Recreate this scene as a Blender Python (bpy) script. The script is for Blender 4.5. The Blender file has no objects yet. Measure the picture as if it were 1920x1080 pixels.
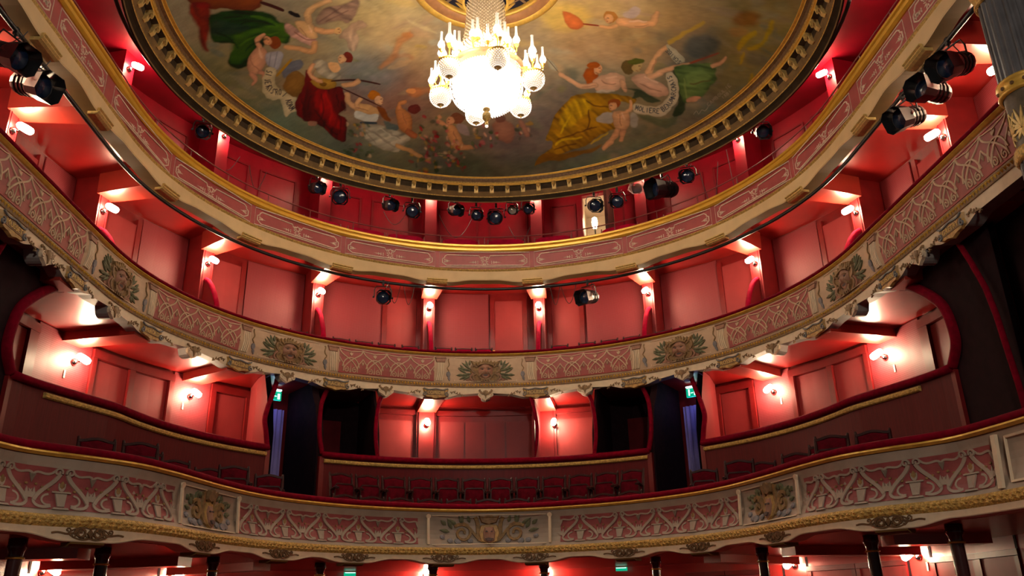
import bpy, math, random
import numpy as np
from mathutils import Matrix, Vector
random.seed(7)
PI = math.pi
sc = bpy.context.scene
COL = sc.collection

# ---------------------------------------------------------------- camera
def camera():
    f_px = 1542.854
    pit, yaw, rol = math.radians(21.38726), math.radians(2.90969), math.radians(-1.16039)
    f = Vector((math.sin(yaw)*math.cos(pit), math.cos(yaw)*math.cos(pit), math.sin(pit)))
    rt = Vector((math.cos(yaw), -math.sin(yaw), 0))
    up = rt.cross(f)
    a = rt*math.cos(rol)+up*math.sin(rol)
    b = up*math.cos(rol)-rt*math.sin(rol)
    cd = bpy.data.cameras.new('camera')
    cd.sensor_width = 36.0
    cd.lens = f_px/1920*36.0
    cd.clip_start = 0.1
    cd.clip_end = 100
    o = bpy.data.objects.new('camera', cd)
    COL.objects.link(o)
    m = Matrix((a, b, -f)).transposed().to_4x4()
    m.translation = Vector((-0.25375, 0, 1.5))
    o.matrix_world = m
    sc.camera = o
camera()

# ---------------------------------------------------------------- world, exposure
w = bpy.data.worlds.new('world')
sc.world = w
w.use_nodes = True
w.node_tree.nodes['Background'].inputs[0].default_value = (1.0, 0.86, 0.74, 1)
w.node_tree.nodes['Background'].inputs[1].default_value = 0.055
sc.view_settings.view_transform = 'Standard'
sc.view_settings.look = 'None'
sc.view_settings.exposure = 0.0
sc.view_settings.gamma = 1.0
sc.view_settings.use_curve_mapping = False
SCONCE = 250.0        # emission strength of the sconce glasses
CHAND = 340.0        # watts in the chandelier
STAGE = 1400.0        # watts of the light added over the stage

def lamp(name, loc, energy, col, size, label):
    ld = bpy.data.lights.new(name, 'POINT'); ld.energy = energy; ld.color = col; ld.shadow_soft_size = size
    o = bpy.data.objects.new(name, ld); COL.objects.link(o); o.location = loc
    o['label'] = label; o['category'] = 'lamp'
    return o
lamp('added_stage_light', (.6, -3.5, 6.5), STAGE, (1, .88, .74), .35, 'unseen lamp added over the stage, behind the viewer, to light the balcony fronts')  # added front light for the lower balcony fronts

# ---------------------------------------------------------------- materials
MATS = {}
def mat(name, col, rough=0.5, metal=0.0, noise=0.0, nscale=8.0, emit=None, es=0.0, bump=0.0, bscale=40.0,
        sheen=0.0, coat=0.0, col2=None, stretch=None, trans=0.0, alpha=1.0, spec=None, sample=True):
    m = bpy.data.materials.new(name)
    m.use_nodes = True
    nt = m.node_tree
    N, L = nt.nodes, nt.links
    p = N['Principled BSDF']
    p.inputs['Base Color'].default_value = (*col, 1)
    p.inputs['Roughness'].default_value = rough
    p.inputs['Metallic'].default_value = metal
    if spec is not None: p.inputs['Specular IOR Level'].default_value = spec
    if sheen: 
        p.inputs['Sheen Weight'].default_value = sheen
        p.inputs['Sheen Tint'].default_value = (1, .25, .3, 1)
    if coat:
        p.inputs['Coat Weight'].default_value = coat
        p.inputs['Coat Roughness'].default_value = .25
    if trans: p.inputs['Transmission Weight'].default_value = trans
    if alpha < 1: p.inputs['Alpha'].default_value = alpha
    tc = N.new('ShaderNodeTexCoord')
    src = tc.outputs['Object']
    if stretch:
        mp = N.new('ShaderNodeMapping'); mp.inputs['Scale'].default_value = stretch
        L.new(src, mp.inputs[0]); src = mp.outputs[0]
    if noise or col2:
        t = N.new('ShaderNodeTexNoise'); t.inputs['Scale'].default_value = nscale
        t.inputs['Detail'].default_value = 4
        L.new(src, t.inputs['Vector'])
        mx = N.new('ShaderNodeMix'); mx.data_type = 'RGBA'
        c2 = col2 or tuple(max(0, c*(1-noise)) for c in col)
        c1 = col if col2 else tuple(min(1, c*(1+noise)) for c in col)
        mx.inputs['A'].default_value = (*c1, 1); mx.inputs['B'].default_value = (*c2, 1)
        rp = N.new('ShaderNodeValToRGB'); rp.color_ramp.elements[0].position = .35; rp.color_ramp.elements[1].position = .65
        L.new(t.outputs['Fac'], rp.inputs[0]); L.new(rp.outputs[0], mx.inputs['Factor'])
        L.new(mx.outputs['Result'], p.inputs['Base Color'])
    if bump:
        t2 = N.new('ShaderNodeTexNoise'); t2.inputs['Scale'].default_value = bscale; t2.inputs['Detail'].default_value = 3
        L.new(src, t2.inputs['Vector'])
        b = N.new('ShaderNodeBump'); b.inputs['Strength'].default_value = bump; b.inputs['Distance'].default_value = .02
        L.new(t2.outputs['Fac'], b.inputs['Height']); L.new(b.outputs[0], p.inputs['Normal'])
    if emit:
        p.inputs['Emission Color'].default_value = (*emit, 1)
        p.inputs['Emission Strength'].default_value = es
        if not sample: m.cycles.emission_sampling = 'NONE'
    MATS[name] = m
    return m

def wallpaper(name, c1, c2, period, rough=.55):
    """fine diagonal lattice woven into a fabric wall covering (uv in metres)"""
    m = mat(name, c1, rough)
    N, L = m.node_tree.nodes, m.node_tree.links
    p = N['Principled BSDF']
    uv = N.new('ShaderNodeUVMap'); sep = N.new('ShaderNodeSeparateXYZ'); L.new(uv.outputs[0], sep.inputs[0])
    def op(o, a, b=None):
        n = N.new('ShaderNodeMath'); n.operation = o
        for i, x in enumerate((a, b)):
            if x is None: continue
            if isinstance(x, (int, float)): n.inputs[i].default_value = x
            else: L.new(x, n.inputs[i])
        return n.outputs[0]
    s = op('ADD', sep.outputs[0], sep.outputs[1]); d = op('SUBTRACT', sep.outputs[0], sep.outputs[1])
    k = 2*PI/period
    a = op('SINE', op('MULTIPLY', s, k)); b = op('SINE', op('MULTIPLY', d, k))
    v = op('MULTIPLY', a, b)
    v = op('GREATER_THAN', v, 0.12)
    mx = N.new('ShaderNodeMix'); mx.data_type = 'RGBA'
    mx.inputs['A'].default_value = (*c1, 1); mx.inputs['B'].default_value = (*c2, 1)
    L.new(v, mx.inputs['Factor']); L.new(mx.outputs['Result'], p.inputs['Base Color'])
    return m

mat('red_gloss', (.26, .009, .008), .32, noise=.10, nscale=2.5, bump=.06, bscale=3, coat=.3)
mat('red_beam', (.33, .024, .013), .36, noise=.10, nscale=3, coat=1.0, spec=1.0)
mat('red_frame', (.16, .005, .006), .4, noise=.12, nscale=5)
mat('red_dark', (.12, .004, .008), .6, spec=.15, noise=.15, nscale=4)
mat('red_gallery', (.165, .001, .007), .45, noise=.12, nscale=3, spec=.2)
mat('red_panelwood', (.12, .010, .012), .42, spec=.14, col2=(.09, .008, .010), nscale=6, stretch=(9, 9, .5))
mat('near_black', (.016, .005, .007), .8, noise=.2, spec=.1)  # also stands in for shade in the stage boxes and unlit centre boxes
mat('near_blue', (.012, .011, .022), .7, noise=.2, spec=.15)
wallpaper('wallpaper', (.185, .011, .017), (.245, .030, .038), .062, .6)
mat('door_pink', (.245, .025, .027), .55, noise=.05, nscale=3, spec=.25)
mat('door_shut', (.19, .016, .019), .5, noise=.08, nscale=2)
mat('velvet', (.17, .0, .011), .9, noise=.2, nscale=14, spec=.08)
mat('velvet_bright', (.36, .0, .026), .85, noise=.15, nscale=14, spec=.1)
mat('cream', (.56, .385, .245), .55, noise=.07, nscale=6)
mat('cream_light', (.72, .57, .39), .55, noise=.06, nscale=9)
mat('cream_grey', (.36, .285, .215), .5, noise=.08, nscale=5, coat=.25)
mat('cream_line', (.72, .54, .40), .55, noise=.12, nscale=20)
mat('rose_panel', (.36, .085, .075), .5, noise=.10, nscale=7)
mat('rose_deep', (.28, .060, .058), .5, noise=.16, nscale=7)
mat('rose_rail', (.40, .070, .066), .45, noise=.08, nscale=5)
mat('beige', (.74, .51, .25), .55, noise=.05, nscale=4)
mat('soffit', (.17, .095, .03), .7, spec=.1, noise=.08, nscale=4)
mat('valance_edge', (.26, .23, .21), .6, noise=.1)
mat('gold', (.72, .42, .07), .38, metal=.35, noise=.12, nscale=12)
mat('gold_rail', (.78, .43, .045), .30, metal=.30, noise=.06, nscale=6)
mat('gold_old', (.52, .32, .08), .45, metal=.3, noise=.3, nscale=30, bump=.6, bscale=60)
mat('gold_pale', (.68, .47, .16), .45, metal=.25, noise=.15, nscale=25)
mat('copper', (.36, .15, .045), .4, metal=.2, noise=.15, nscale=8)
mat('bronze', (.16, .085, .035), .5, metal=.2, noise=.25, nscale=20)
mat('bronze_leaf', (.24, .14, .06), .55, noise=.25, nscale=20)
mat('cart_gold', (.46, .27, .08), .5, noise=.3, nscale=18)
mat('cart_blue', (.17, .17, .17), .6, noise=.15)
mat('leaf_green', (.12, .125, .06), .6, noise=.3, nscale=18)
mat('ochre', (.25, .145, .05), .6, noise=.3, nscale=18)
mat('mask_face', (.32, .155, .095), .6, noise=.15, nscale=14)
mat('mask_grey', (.40, .30, .22), .55, noise=.2, nscale=12)
mat('mask_dark', (.09, .06, .055), .7)
mat('bluegrey', (.20, .19, .20), .6, noise=.2, nscale=12)
mat('wood_dark', (.045, .014, .012), .45, noise=.3, nscale=12, spec=.2)
mat('seat_red', (.11, .001, .008), .85, spec=.1, noise=.2, nscale=16)
mat('column_wood', (.05, .012, .012), .18, noise=.15, nscale=4)
mat('black_metal', (.012, .012, .013), .4, noise=.2)
mat('grey_metal', (.30, .27, .27), .38, metal=.6, noise=.1)
mat('chrome', (.75, .72, .70), .15, metal=1.0)
mat('lens', (.01, .022, .06), .06, coat=1)
mat('lens_clear', (.55, .5, .42), .1, metal=.5)
mat('rust_rail', (.20, .05, .045), .4, noise=.1)
mat('steel_col', (.10, .095, .10), .35, noise=.15, nscale=6)
mat('col_band', (.10, .075, .045), .5, noise=.25, nscale=14)
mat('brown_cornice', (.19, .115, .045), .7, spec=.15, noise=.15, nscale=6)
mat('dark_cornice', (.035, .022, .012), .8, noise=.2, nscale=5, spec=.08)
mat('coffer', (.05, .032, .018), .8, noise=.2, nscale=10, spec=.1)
mat('wire', (.02, .012, .012), .5)
mat('glow', (1, .9, .8), .4, emit=(1, .76, .48), es=SCONCE)
mat('bulb_white', (1, 1, 1), .3, emit=(1, .72, .42), es=60)
mat('flame', (1, .95, .9), .3, emit=(1, .88, .70), es=6.5)
mat('crystal', (1, .97, .92), .08, emit=(1, .95, .88), es=.75, coat=1, sample=False)  # beads glow by themselves to look lit
mat('crystal_core', (1, .97, .92), .3, emit=(1, .93, .84), es=1.8)
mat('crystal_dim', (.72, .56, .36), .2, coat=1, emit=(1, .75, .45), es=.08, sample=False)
mat('glass', (1, 1, 1), .03, trans=1.0)
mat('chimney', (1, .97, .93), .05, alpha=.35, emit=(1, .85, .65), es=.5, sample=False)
mat('exit_green', (.0, .35, .2), .4, emit=(.0, .55, .30), es=.7)
mat('exit_white', (1, 1, 1), .4, emit=(.8, 1, .95), es=1.6)
mat('blue_sign', (.05, .2, .6), .4, emit=(.08, .28, .9), es=.7)
mat('violet_lit_cloth', (.30, .24, .55), .8, noise=.1, nscale=3)  # blue-violet light of the passages put into the cloth colour
mat('white_wall', (.62, .52, .42), .6)
mat('plastic_wrap', (.85, .6, .6), .15, alpha=.45, coat=1)
mat('switch_white', (.75, .70, .55), .4)
mat('signature', (.55, .47, .36), .6)

# ---------------------------------------------------------------- plan curves (metres)
CY = 11.0            # centre of the horseshoe
def us(phi, R):
    """station (arc length at radius R) of the bay angle phi, degrees from the back centre"""
    a = abs(phi)
    s = R*math.radians(a) if a <= 90 else R*PI/2+math.radians(a-90)*6.7
    return math.copysign(s, phi)
def U(R):
    """horseshoe: s along it, d towards the audience, z"""
    h = R*PI/2
    def f(s, d, z):
        r = R-d
        if abs(s) <= h:
            a = s/R
            return (r*math.sin(a), CY+r*math.cos(a), z)
        return (math.copysign(r, s), CY-(abs(s)-h), z)
    return f
def upt(phi, r, z):
    a = abs(phi)
    if a <= 90:
        t = math.radians(phi)
        return Vector((r*math.sin(t), CY+r*math.cos(t), z))
    return Vector((math.copysign(r, phi), CY-math.radians(a-90)*6.7, z))
def uframe(phi, r, z):
    """x along the wall (to the right seen from the stage), y away from the stage, z up"""
    t = math.radians(max(-90, min(90, phi)))
    m = Matrix.Rotation(-t, 4, 'Z')
    m.translation = upt(phi, r, z)
    return m
# first tier front: an S curve that swells out at the stage end
_half = [(0, 13.92), (.66, 13.82), (1.32, 13.56), (1.95, 13.2), (2.48, 12.74), (2.95, 12.15), (3.25, 11.55), (3.45, 10.9), (3.58, 10.3),
         (3.70, 9.7), (3.88, 9.12), (4.17, 8.68), (4.45, 8.36), (4.63, 8.05), (4.72, 7.6), (4.78, 7.1), (4.84, 6.4), (4.88, 5.6), (4.9, 4.8)]
def _cr(P, n=8):
    out = []
    for i in range(len(P)-1):
        p0 = P[max(i-1, 0)] if i else (-P[1][0], P[1][1]); p1 = P[i]; p2 = P[i+1]; p3 = P[min(i+2, len(P)-1)]
        for k in range(n):
            t = k/n
            out.append(tuple(.5*((2*b)+(-a+c)*t+(2*a-5*b+4*c-d)*t*t+(-a+3*b-3*c+d)*t**3) for a, b, c, d in zip(p0, p1, p2, p3)))
    out.append(P[-1])
    return out
_c = np.array(_cr(_half))
_c = np.vstack([_c[::-1]*[-1, 1], _c[1:]])
_l = np.concatenate([[0], np.cumsum(np.hypot(*np.diff(_c, axis=0).T))])
_l -= _l[len(_l)//2]
_t = np.gradient(_c, axis=0); _t /= np.hypot(_t[:, 0], _t[:, 1])[:, None]
C1MAX = float(_l[-1])
def C1(s, d, z):
    x = np.interp(s, _l, _c[:, 0]); y = np.interp(s, _l, _c[:, 1])
    tx = np.interp(s, _l, _t[:, 0]); ty = np.interp(s, _l, _t[:, 1])
    return (float(x+ty*d), float(y-tx*d), z)
def c1frame(s, d, z):
    tx = float(np.interp(s, _l, _t[:, 0])); ty = float(np.interp(s, _l, _t[:, 1]))
    m = Matrix.Rotation(math.atan2(ty, tx), 4, 'Z'); m.translation = Vector(C1(s, d, z))
    return m
def c1near(x, y):
    i = int(np.argmin((_c[:, 0]-x)**2+(_c[:, 1]-y)**2))
    return float(_l[i])

# ---------------------------------------------------------------- mesh builder
ID = lambda s, d, z: (s, -d, z)
class MB:
    def __init__(s): s.v = []; s.f = []; s.uv = {}; s.sm = False
    def add(s, vs, fs):
        o = len(s.v); s.v += [tuple(p) for p in vs]; s.f += [tuple(i+o for i in f) for f in fs]
        return s
    def box(s, c, size, m=None):
        x, y, z = (k/2 for k in size)
        vs = [Vector((c[0]+i*x, c[1]+j*y, c[2]+k*z)) for i in (-1, 1) for j in (-1, 1) for k in (-1, 1)]
        if m is not None: vs = [m @ p for p in vs]
        return s.add(vs, [(0, 1, 3, 2), (4, 6, 7, 5), (0, 4, 5, 1), (2, 3, 7, 6), (0, 2, 6, 4), (1, 5, 7, 3)])
    def tube(s, P, r, n=6, closed=False, flat=1.0, cap=True):
        P = [Vector(p) for p in P]; k = len(P)
        rs = r if isinstance(r, (list, tuple)) else [r]*k
        vs = []; ref = None
        for i, p in enumerate(P):
            a = P[i-1] if (i or closed) else p; b = P[(i+1) % k] if (i < k-1 or closed) else p
            t = (b-a)
            t = t.normalized() if t.length > 1e-9 else Vector((0, 0, 1))
            if ref is None:
                ref = Vector((0, 0, 1)) if abs(t.z) < .9 else Vector((0, 1, 0))
            e1 = (ref-t*ref.dot(t)).normalized(); e2 = t.cross(e1); ref = e1
            for j in range(n):
                q = 2*PI*(j+.5)/n
                vs.append(p+e1*(math.cos(q)*rs[i]*flat)+e2*(math.sin(q)*rs[i]))
        fs = []
        for i in range(k if closed else k-1):
            for j in range(n):
                a = i*n+j; b = i*n+(j+1) % n; c = ((i+1) % k)*n+(j+1) % n; d = ((i+1) % k)*n+j
                fs.append((a, d, c, b))
        if not closed and cap:
            fs.append(tuple(range(n))); fs.append(tuple(range((k-1)*n, k*n))[::-1])
        return s.add(vs, fs)
    def lathe(s, prof, n=16, m=None, arc=2*PI, cap=True):
        vs = []; k = len(prof); full = arc > 6.28
        for i in range(n if full else n+1):
            a = arc*i/n
            for r, z in prof: 
                p = Vector((r*math.cos(a), r*math.sin(a), z))
                vs.append(m @ p if m is not None else p)
        fs = []
        for i in range(n):
            for j in range(k-1):
                a = i*k+j; b = ((i+1) % n if full else i+1)*k+j
                fs.append((a, b, b+1, a+1))
        return s.add(vs, fs)
    def ball(s, c, r, n=8, m=6, mtx=None):
        r = r if isinstance(r, (list, tuple)) else (r, r, r)
        vs = []; fs = []
        for j in range(1, m):
            t = PI*j/m
            for i in range(n):
                q = 2*PI*i/n
                vs.append(Vector((c[0]+r[0]*math.sin(t)*math.cos(q), c[1]+r[1]*math.sin(t)*math.sin(q), c[2]+r[2]*math.cos(t))))
        vs += [Vector((c[0], c[1], c[2]+r[2])), Vector((c[0], c[1], c[2]-r[2]))]
        T, B = len(vs)-2, len(vs)-1
        for j in range(m-2):
            for i in range(n):
                a = j*n+i; b = j*n+(i+1) % n
                fs.append((a, a+n, b+n, b))
        for i in range(n):
            fs.append((T, i, (i+1) % n)); o = (m-2)*n; fs.append((B, o+(i+1) % n, o+i))
        if mtx is not None: vs = [mtx @ p for p in vs]
        return s.add(vs, fs)
    def rib(s, mp, P, w, d0=0.0, d1=.012, closed=False):
        """raised flat ribbon along 2D points (s,z) on a surface map"""
        k = len(P); vs = []
        ws = w if isinstance(w, (list, tuple)) else [w]*k
        for i in range(k):
            a = P[i-1] if (i or closed) else P[i]; b = P[(i+1) % k] if (i < k-1 or closed) else P[i]
            tx, tz = b[0]-a[0], b[1]-a[1]; l = math.hypot(tx, tz) or 1
            nx, nz = -tz/l*ws[i]/2, tx/l*ws[i]/2
            x, z = P[i]
            vs += [mp(x+nx, d0, z+nz), mp(x+nx*.8, d1, z+nz*.8), mp(x-nx*.8, d1, z-nz*.8), mp(x-nx, d0, z-nz)]
        fs = []
        for i in range(k if closed else k-1):
            a = i*4; b = ((i+1) % k)*4
            for j in range(3): fs.append((a+j, a+j+1, b+j+1, b+j))
        if not closed: fs += [(0, 3, 2, 1), ((k-1)*4, (k-1)*4+1, (k-1)*4+2, (k-1)*4+3)]
        return s.add(vs, fs)
    def plate(s, mp, P, d0=0.0, d1=.012, dome=None):
        """raised flat shape with a polygon outline; dome lifts its middle"""
        k = len(P); vs = [mp(x, d0, z) for x, z in P]
        cx = sum(p[0] for p in P)/k; cz = sum(p[1] for p in P)/k
        fs = []
        vs += [mp(cx+(x-cx)*.92, d1, cz+(z-cz)*.92) for x, z in P]
        for i in range(k): j = (i+1) % k; fs.append((i, j, k+j, k+i))
        vs.append(mp(cx, dome if dome else d1, cz))
        for i in range(k): fs.append((k+i, k+(i+1) % k, 2*k))
        return s.add(vs, fs)
    def sweep(s, mp, prof, s0, s1, n, uv=False, caps=True, closed=False):
        k = len(prof); vs = []; o = len(s.v)
        for i in range(n+1):
            t = s0+(s1-s0)*i/n
            for d, z in prof: 
                if uv: s.uv[o+len(vs)] = (t, z)
                vs.append(mp(t, d, z))
        fs = []
        for i in range(n):
            for j in range(k if closed else k-1):
                a = i*k+j; b = i*k+(j+1) % k
                fs.append((a, b, b+k, a+k))
        if caps and k > 2:
            fs.append(tuple(range(k))[::-1]); fs.append(tuple(range(n*k, n*k+k)))
        return s.add(vs, fs)
    def obj(s, name, m, parent=None, smooth=None, loc=None, label=None):
        me = bpy.data.meshes.new(name)
        me.from_pydata(s.v, [], s.f)
        if s.uv:
            ul = me.uv_layers.new(name='UVMap')
            for lp in me.loops:
                ul.data[lp.index].uv = s.uv.get(lp.vertex_index, (0, 0))
        me.materials.append(MATS[m] if isinstance(m, str) else m)
        if smooth is None: smooth = s.sm
        if smooth: me.polygons.foreach_set('use_smooth', [True]*len(me.polygons))
        me.update()
        o = bpy.data.objects.new(name, me)
        COL.objects.link(o)
        if parent is not None: adopt(o, parent)
        if label: o['label'] = label
        return o
def adopt(o, parent):
    o.parent = parent
    if parent.get('_w'):                       # the parent's parts are modelled in room coordinates
        o.matrix_parent_inverse = Matrix.Translation(-Vector(parent.location))
def thing(name, label, cat, loc=(0, 0, 0), group=None, world=True, rot=None):
    o = bpy.data.objects.new(name, None)
    o.empty_display_size = .1
    COL.objects.link(o)
    o.location = loc
    if rot is not None: o.rotation_euler = rot
    o['label'] = label; o['category'] = cat
    if group: o['group'] = group
    if world: o['_w'] = 1
    return o
def tag(o, label, cat, group=None):
    o['label'] = label; o['category'] = cat
    if group: o['group'] = group
    return o
def struct(o, label=None):
    o['kind'] = 'structure'
    if label: o['label'] = label
    return o
def copy_tree(o, parent=None):
    c = o.copy(); COL.objects.link(c)
    if parent is not None: c.parent = parent
    for ch in list(o.children): copy_tree(ch, c)
    return c
def arc(cx, cz, r, a0, a1, n=10, rz=None):
    rz = rz or r
    return [(cx+r*math.cos(math.radians(a0+(a1-a0)*i/n)), cz+rz*math.sin(math.radians(a0+(a1-a0)*i/n))) for i in range(n+1)]
def bez(p0, p1, p2, p3, n=10):
    return [tuple((1-t)**3*a+3*(1-t)**2*t*b+3*(1-t)*t*t*c+t**3*d for a, b, c, d in zip(p0, p1, p2, p3)) for t in (i/n for i in range(n+1))]
def spiral(cx, cz, r0, turns, a0, n=14, sgn=1):
    return [(cx+r0*(1-.8*i/n)*math.cos(math.radians(a0)+sgn*2*PI*turns*i/n), cz+r0*(1-.8*i/n)*math.sin(math.radians(a0)+sgn*2*PI*turns*i/n)) for i in range(n+1)]
def leafp(x, z, ang, l, w, n=5):
    """pointed leaf outline from (x,z) in direction ang"""
    c, q = math.cos(math.radians(ang)), math.sin(math.radians(ang)); P = []
    for i in range(n+1):
        t = i/n; P.append((t*l, w*math.sin(PI*t**.8)))
    for i in range(n-1, 0, -1):
        t = i/n; P.append((t*l, -w*math.sin(PI*t**.8)))
    return [(x+a*c-b*q, z+a*q+b*c) for a, b in P]
PIL = [10.75, 32.25, 53.75, 75.25, 96.75, 110.4]      # pilaster angles, both sides
# ================================================================ the room shell
def ann(r0, r1, z, p0, p1, n=60, thick=.1):
    """flat horseshoe slab between two radii"""
    b = MB(); vs = []
    for i in range(n+1):
        p = p0+(p1-p0)*i/n
        for r, zz in ((r0, z), (r1, z), (r1, z+thick), (r0, z+thick)): vs.append(upt(p, r, zz))
    fs = [(i*4+j, i*4+(j+1) % 4, i*4+4+(j+1) % 4, i*4+4+j) for i in range(n) for j in range(4)]
    fs += [(0, 1, 2, 3), (n*4, n*4+3, n*4+2, n*4+1)]
    return b.add(vs, fs)
def wall(name, R, z0, z1, p0, p1, m, label, n=90, thick=.15):
    b = MB(); b.sweep(U(R), [(0, z0), (0, z1), (-thick, z1), (-thick, z0)], us(p0, R), us(p1, R), n, closed=True)
    return struct(b.obj(name, m), label)
def panel(parent, name, R, p0, p1, z0, z1, m, proud=.012, n=None, uv=True):
    f = U(R); s0, s1 = us(p0, R), us(p1, R); n = n or max(2, int(abs(p1-p0)/2.5))
    b = MB(); b.sweep(f, [(0, z0), (proud, z0+.004), (proud, z1-.004), (0, z1)], s0, s1, n, uv=uv)
    return b.obj(name, m, parent)
def bar(parent, name, R, p0, p1, z0, z1, m, proud=.03):
    return panel(parent, name, R, p0, p1, z0, z1, m, proud, uv=False)

# floor of the stalls and the outer shell
b = MB(); b.box((0, 10, -.05), (18, 22, .1)); struct(b.obj('floor', 'red_dark'), 'dark red floor of the stalls under the first tier')
# ---- stalls level
wst = wall('wall_stalls', 6.5, 0, 2.45, -118, 118, 'red_gloss', 'glossy red curved wall at the back of the stalls')
b = ann(6.3, 6.62, 2.28, -118, 118)
vs = []; n = 110
for i in range(n+1):
    t = -C1MAX+.1+(2*C1MAX-.2)*i/n
    x, y, z = C1(t, -.12, 2.26); k = i/n
    ph = -122+244*k
    q = upt(ph, 6.55, 2.26)
    vs += [(x, y, 2.26), q, (q.x, q.y, 2.36), (x, y, 2.36)]
bb = MB(); bb.add(vs, [(i*4+j, i*4+(j+1) % 4, i*4+4+(j+1) % 4, i*4+4+j) for i in range(n) for j in range(4)])
cst = struct(bb.obj('ceiling_stalls', 'red_gloss'), 'glossy red ceiling over the stalls, under the first tier')
for sg in (-1, 1):
    for ph in (54.6, 76.7, 97):
        bar(wst, 'stile', 6.5, sg*(ph+1.9), sg*(ph+2.3), .1, 2.26, 'near_black', .008)
        bar(wst, 'stile', 6.5, sg*(ph-2.3), sg*(ph-1.9), .1, 2.26, 'near_black', .008)
    for p0, p1 in ((57.4, 64.5), (66, 73.6), (79.5, 86.6), (88, 94.4), (36, 41.5), (43, 49.5)):
        bar(wst, 'frame_rail', 6.5, sg*(p0-.7), sg*(p1+.7), 2.02, 2.10, 'red_frame', .03)
        bar(wst, 'frame_stile', 6.5, sg*(p0-.7), sg*p0, .1, 2.02, 'red_frame', .03)
        bar(wst, 'frame_stile', 6.5, sg*p1, sg*(p1+.7), .1, 2.02, 'red_frame', .03)
        panel(wst, 'wall_panel', 6.5, sg*p0, sg*p1, .1, 2.02, 'door_pink')
    # beams under the first tier
    for ph, r0 in ((54.6, 4.2), (76.7, 4.2), (97, 4.9)):
        b = MB(); M_ = uframe(sg*ph, 0, 0); M_.translation = upt(sg*ph, 5.35, 2.2)
        b.box((0, 0, 0), (.34, 2.1 if ph < 90 else 1.2, .12), M_); b.obj('beam', 'red_beam', cst)
# ---- first tier: stepped floor, wall, ceiling
def slab(n, s0, s1, r1, z0, z1, off, p0, p1):
    vs = []
    for i in range(n+1):
        k = i/n; x, y, _ = C1(s0+(s1-s0)*k, -off, 0); q = upt(p0+(p1-p0)*k, r1, 0)
        vs += [(x, y, z0), (q.x, q.y, z0), (q.x, q.y, z1), (x, y, z1)]
    return MB().add(vs, [(i*4+j, i*4+(j+1) % 4, i*4+4+(j+1) % 4, i*4+4+j) for i in range(n) for j in range(4)]+[(0, 1, 2, 3), (n*4, n*4+3, n*4+2, n*4+1)])
fdc = struct(slab(110, -C1MAX+.1, C1MAX-.1, 6.7, 2.36, 2.42, .1, -124, 124).obj('floor_dress_circle', 'red_dark'), 'dark red floor of the first tier')
ann(4.06, 6.8, 2.43, -45.6, 45.6, 40, .45).obj('riser', 'red_dark', fdc)
for sg in (-1, 1):
    ann(4.0, 5.12, 2.43, sg*46.2, sg*104, 30, .24).obj('riser', 'red_dark', fdc)
    ann(5.2, 6.75, 2.43, sg*46.2, sg*112, 30, .85).obj('riser', 'red_dark', fdc)
ann(5.2, 6.75, 2.89, -34, 34, 30, .38).obj('riser', 'red_dark', fdc)
wdc = wall('wall_dress_circle', 6.77, 2.4, 5.66, -112, 112, 'red_frame', 'red panelled wall behind the first tier boxes')
for sg in (-1, 1):
    Z0, Z1 = 3.3, 5.5
    for p0, p1, m in ((43.9, 49.2, 'door_pink'), (57.9, 64.0, 'door_pink'), (65.2, 71.2, 'door_pink'), (84.6, 90.5, 'door_pink')):
        panel(wdc, 'wall_panel', 6.77, sg*p0, sg*p1, Z0, Z1-.07, m, .02)
    for p0, p1 in ((50.3, 56.9), (72.2, 82.6)):
        panel(wdc, 'wallpaper_panel', 6.77, sg*p0, sg*p1, Z0, 5.64, 'wallpaper', .035)
    for p0, p1 in ((43.2, 43.8), (49.3, 50.2), (57.0, 57.8), (64.1, 65.1), (71.3, 72.1), (82.7, 84.5), (90.6, 91.8)):
        bar(wdc, 'door_stile', 6.77, sg*p0, sg*p1, Z0, 5.52, 'red_frame', .07)
    for p0, p1 in ((43.2, 50.2), (57.0, 72.1), (82.7, 91.8)):
        bar(wdc, 'door_head', 6.77, sg*p0, sg*p1, 5.44, 5.58, 'red_frame', .08)
for p0, p1 in ((-22, -13.6), (-8.2, -3.9), (-3.6, -.1), (.2, 3.6), (3.9, 9.2)):
    panel(wdc, 'wall_panel', 6.77, p0, p1, 3.3, 5.33, 'door_shut' if p0 > -9 else 'door_pink', .02)
panel(wdc, 'wall_panel', 6.77, 13.6, 22, 3.3, 5.33, 'door_pink', .02)
for p0, p1 in ((-33, -24), (24, 33)):
    panel(wdc, 'shade_panel', 6.77, p0-1.2, p1+1.2, 3.29, 5.63, 'near_black', .075)  # near-black sheet standing in for the dark of the unlit box
    panel(wdc, 'wall_panel', 6.77, p0+2.5, p1-2.5, 3.3, 5.2, 'red_dark', .09)  # dark red stands in for shade on this panel
for p in (-10.9, 11.4):
    b = MB(); b.box((0, 0, 0), (.42, .1, 2.4), uframe(p, 6.72, 4.45))
    b.obj('pilaster', 'red_frame', wdc)
    b = MB(); b.box((-.16, -.02, 0), (.012, .1, 2.36), uframe(p, 6.70, 4.45)); b.box((.16, -.02, 0), (.012, .1, 2.36), uframe(p, 6.70, 4.45))
    b.obj('pilaster_bead', 'red_dark', wdc)
bar(wdc, 'cornice_rail', 6.77, -22, 22, 5.45, 5.56, 'red_frame', .06)
cdc = struct(ann(5.63, 7.3, 5.65, -116, 116, 80, .13).obj('ceiling_dress_circle', 'red_gloss'), 'glossy red ceiling over the first tier boxes')
for sg in (-1, 1):
    for ph in (10.75, 53.75, 76.3, 97.5):
        p = -10.9 if (sg < 0 and ph == 10.75) else (11.6 if ph == 10.75 else sg*ph)
        b = MB(); b.box((0, 0, 0), (.40, 1.25, .15), uframe(p, 6.12, 5.58)); b.obj('beam', 'red_beam', cdc)
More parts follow.
